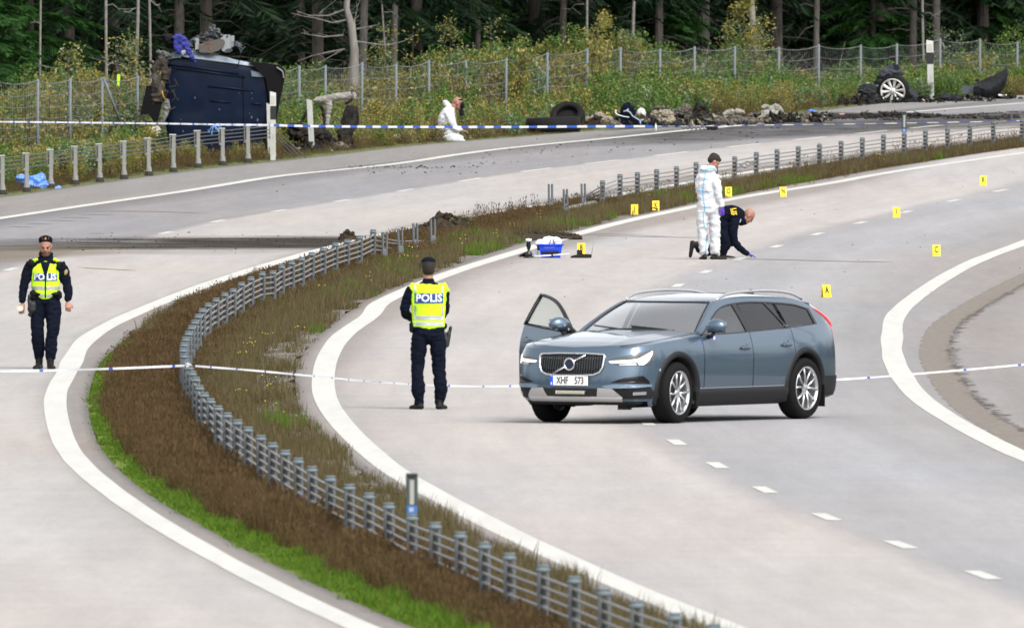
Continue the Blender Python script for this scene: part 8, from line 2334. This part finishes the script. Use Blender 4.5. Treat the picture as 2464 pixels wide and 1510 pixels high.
cloth('light_alloy_part', [('t', tt([(2082, 222, .05, .04), (2090, 208, .06, .05), (2085, 200, .03, .03)])), ('e', T(2100, 216), (.07, .05, .05)), ('e', T(2062, 245), (.05, .05, .03)), ('e', T(2112, 206), (.05, .05, .04))], mat('alloy_part', (.26, .26, .25), .4, .3, noise=.6, nscale=14, bump=.8, bscale=20), ww, .012, .03, 14, 1, 2)
b = MB(); b.lathe([(.078, -.05), (.078, .05), (.05, .05), (.05, -.02), (.001, -.02)], T(2070, 223, -.22), 18, (math.pi / 2, 0, 0), cap=False); b.build('bush_ring', gblack, ww, True)
b = MB()
for k in range(8): b.tube([T(2186 + k * 2.4, 218 + k * 2.5, -.25), T(2196 + k * 2.0, 212 + k * 2.8, -.25)], [(.008, .02)] * 2, 4)
b.build('bellows_ribs', mat('ribs_grey', (.03, .034, .038), .5), ww)
b = MB()
for k in range(60):
    u, v = r_.uniform(1995, 2225), r_.gauss(244, 4); s = r_.uniform(.01, .045); b.ell(T(u, v, -.25), (s * 1.6, s, s * .6), 6, 4, (r_.random(), r_.random(), r_.random()))
tag(b.build('fragments', wreckb, ww), kind='stuff')
# torn bumper at the far right
WB = at(2370, 236, 566.0); wbp = Vector((WB.x, 566.0, WB.z))
def T3(u, v, dy=0.0): return Vector(((u - 2370) / ppm(566.0), dy, (236 - v) / ppm(566.0)))
bp = empty('torn_bumper', tuple(wbp), 0, 'torn black bumper curling up at the far right of the wreckage', 'car part')
rows = []
for (a, c) in (((2340, 205), (2345, 234)), ((2358, 196), (2375, 236)), ((2375, 188), (2395, 233)), ((2392, 182), (2410, 222)), ((2408, 174), (2420, 206)), ((2418, 166), (2425, 190)), ((2424, 163), (2426, 178))):
    rows.append([T3(a[0] + (c[0] - a[0]) * k / 5 + 3.2 * mnoise.noise(Vector((a[0] * .21, k * 1.3, 2))), a[1] + (c[1] - a[1]) * k / 5 + (5.5 if k in (0, 5) else 2.5) * mnoise.noise(Vector((a[0] * .17, k * .9, 7))), -.22 * math.sin(k / 5 * 3.1) + .06 * mnoise.noise(Vector((a[0] * .3, k * 1.1, 4)))) for k in range(6)])
b = MB().grid(rows); m3 = b.build('skin', wreckb, bp, True); md = m3.modifiers.new('t', 'SOLIDIFY'); md.thickness = .03
b = MB(); b.grid([[T3(2315, 206, -.05), T3(2315, 226, -.05)], [T3(2340, 206, -.09), T3(2345, 226, -.09)], [T3(2362, 202, -.09), T3(2362, 222, -.09)]]); m3 = b.build('grey_flap', mat('flap_slate', (.06, .068, .08), .4), bp); md = m3.modifiers.new('t', 'SOLIDIFY'); md.thickness = .015
b = MB(); b.tube([T3(2352, 192, -.24), T3(2356, 210, -.25), T3(2370, 216, -.22)], [(.02, .015)] * 3, 5); b.bbox(T3(2351, 193, -.2), (.10, .05, .07), .01)
for k in range(9): b.tube([T3(2330 + k * 5, 226 + (k % 3) * 3, -.15), T3(2335 + k * 5, 214 + (k % 4) * 3, -.18)], .007, 4)
b.build('clips', wreckb, bp)
clump('white_scrap', 2415, 236, [('e', 2406, 229, 9, 4), ('e', 2420, 230, 7, 4)], mat('scrap_white2', (.6, .6, .6), .6), 'white scrap beside the foot of the torn bumper', 'scrap', .012, .015, 12, 22)
clump('burnt_debris', 2290, 243, [('e', 2275, 232, 18, 7), ('e', 2300, 234, 14, 8), ('t', [(2262, 222, 2.5), (2268, 236, 4), (2300, 240, 4), (2330, 242, 3)])], wreckb, 'low black plastic wreckage between the marker post and the bumper', 'car part', .014, .03, 10, 23)
clump('burnt_debris', 2345, 244, [('t', [(2300, 244, 3), (2340, 243, 3), (2368, 242, 3)]), ('e', 2382, 240, 8, 3)], wreckb, 'flat black strips in front of the torn bumper', 'car part', .012, .02, 10, 24)
clump('burnt_debris', 2455, 238, [('e', 2456, 236, 7, 4)], wreckb, 'small black lump at the right picture edge by the bumper', 'car part', .012, .02, 10, 25)
clump('white_scrap', 798, 361, [('e', 798, 360, 3, 2)], pwhite, 'tiny white scrap on the shoulder by the burnt frame', 'scrap', .008, .004, 10, 26)
clump('burnt_debris', 890, 342, [('e', 888, 337, 12, 5)], char, 'small dark scrap in the verge between the burnt frame and the white suit', 'debris', .012, .02, 10, 27)

# small burnt remains between the big pieces, uncountable
frag_m = [char, greyj, wreckb]
def chunk(seed, m):
    r = random.Random(seed); b = MB()
    for k in range(7):
        c = Vector((r.gauss(0, .10), r.gauss(0, .08), abs(r.gauss(0, .07)))); s_ = r.uniform(.02, .075)
        P = [c + Vector((r.gauss(0, s_ * 1.3), r.gauss(0, s_), r.gauss(0, s_))) for _ in range(6)]
        b.add(P, [(0, 1, 2), (0, 2, 3), (0, 3, 4), (1, 2, 5), (2, 3, 5), (3, 4, 5), (0, 4, 1), (1, 4, 5)])
    for k in range(3):
        a_ = Vector((r.gauss(0, .1), r.gauss(0, .1), .02)); b.tube([a_, a_ + Vector((r.gauss(0, .14), 0, r.uniform(0, .16)))], [.009, .004], 4)
    return b.mesh('fragment', m)
VAR = [chunk(900 + i, frag_m[i % 3]) for i in range(9)] + [chunk(950 + i, wool) for i in range(2)]
pts = []; sc = []; pts2 = []; sc2 = []; rq = random.Random(77)
for (u0, v0, u1, v1, n, s0) in ((1395, 303, 1700, 301, 150, 1.0), (1700, 300, 1990, 289, 230, .9), (1500, 290, 1720, 286, 60, 1.0), (1120, 323, 1270, 316, 46, .8), (690, 366, 850, 352, 70, 1.0), (1990, 250, 2240, 243, 110, .9), (2240, 245, 2440, 236, 70, .7), (1030, 336, 1130, 330, 26, .7), (2040, 284, 2260, 281, 70, .6), (880, 345, 1010, 338, 16, .5)):
    for k in range(n):
        t = rq.random(); p = W(u0 + (u1 - u0) * t, v0 + (v1 - v0) * t + rq.gauss(0, 2.2)); far_ = u0 > 1980
        (pts2 if far_ else pts).append((p.x, p.y, p.z - .02)); (sc2 if far_ else sc).append(s0 * rq.uniform(.35, 1.15) * (.8 if far_ else 1))
scatter('scattered_remains', pts, np.array(sc), nr.uniform(0, 6.28, len(pts)), VAR, tilt=nr.uniform(-.6, .6, (len(pts), 2)))
scatter('scattered_car_pieces', pts2, np.array(sc2), nr.uniform(0, 6.28, len(pts2)), [VAR[i] for i in (0, 2, 3, 5, 6, 8)], tilt=nr.uniform(-.6, .6, (len(pts2), 2)))
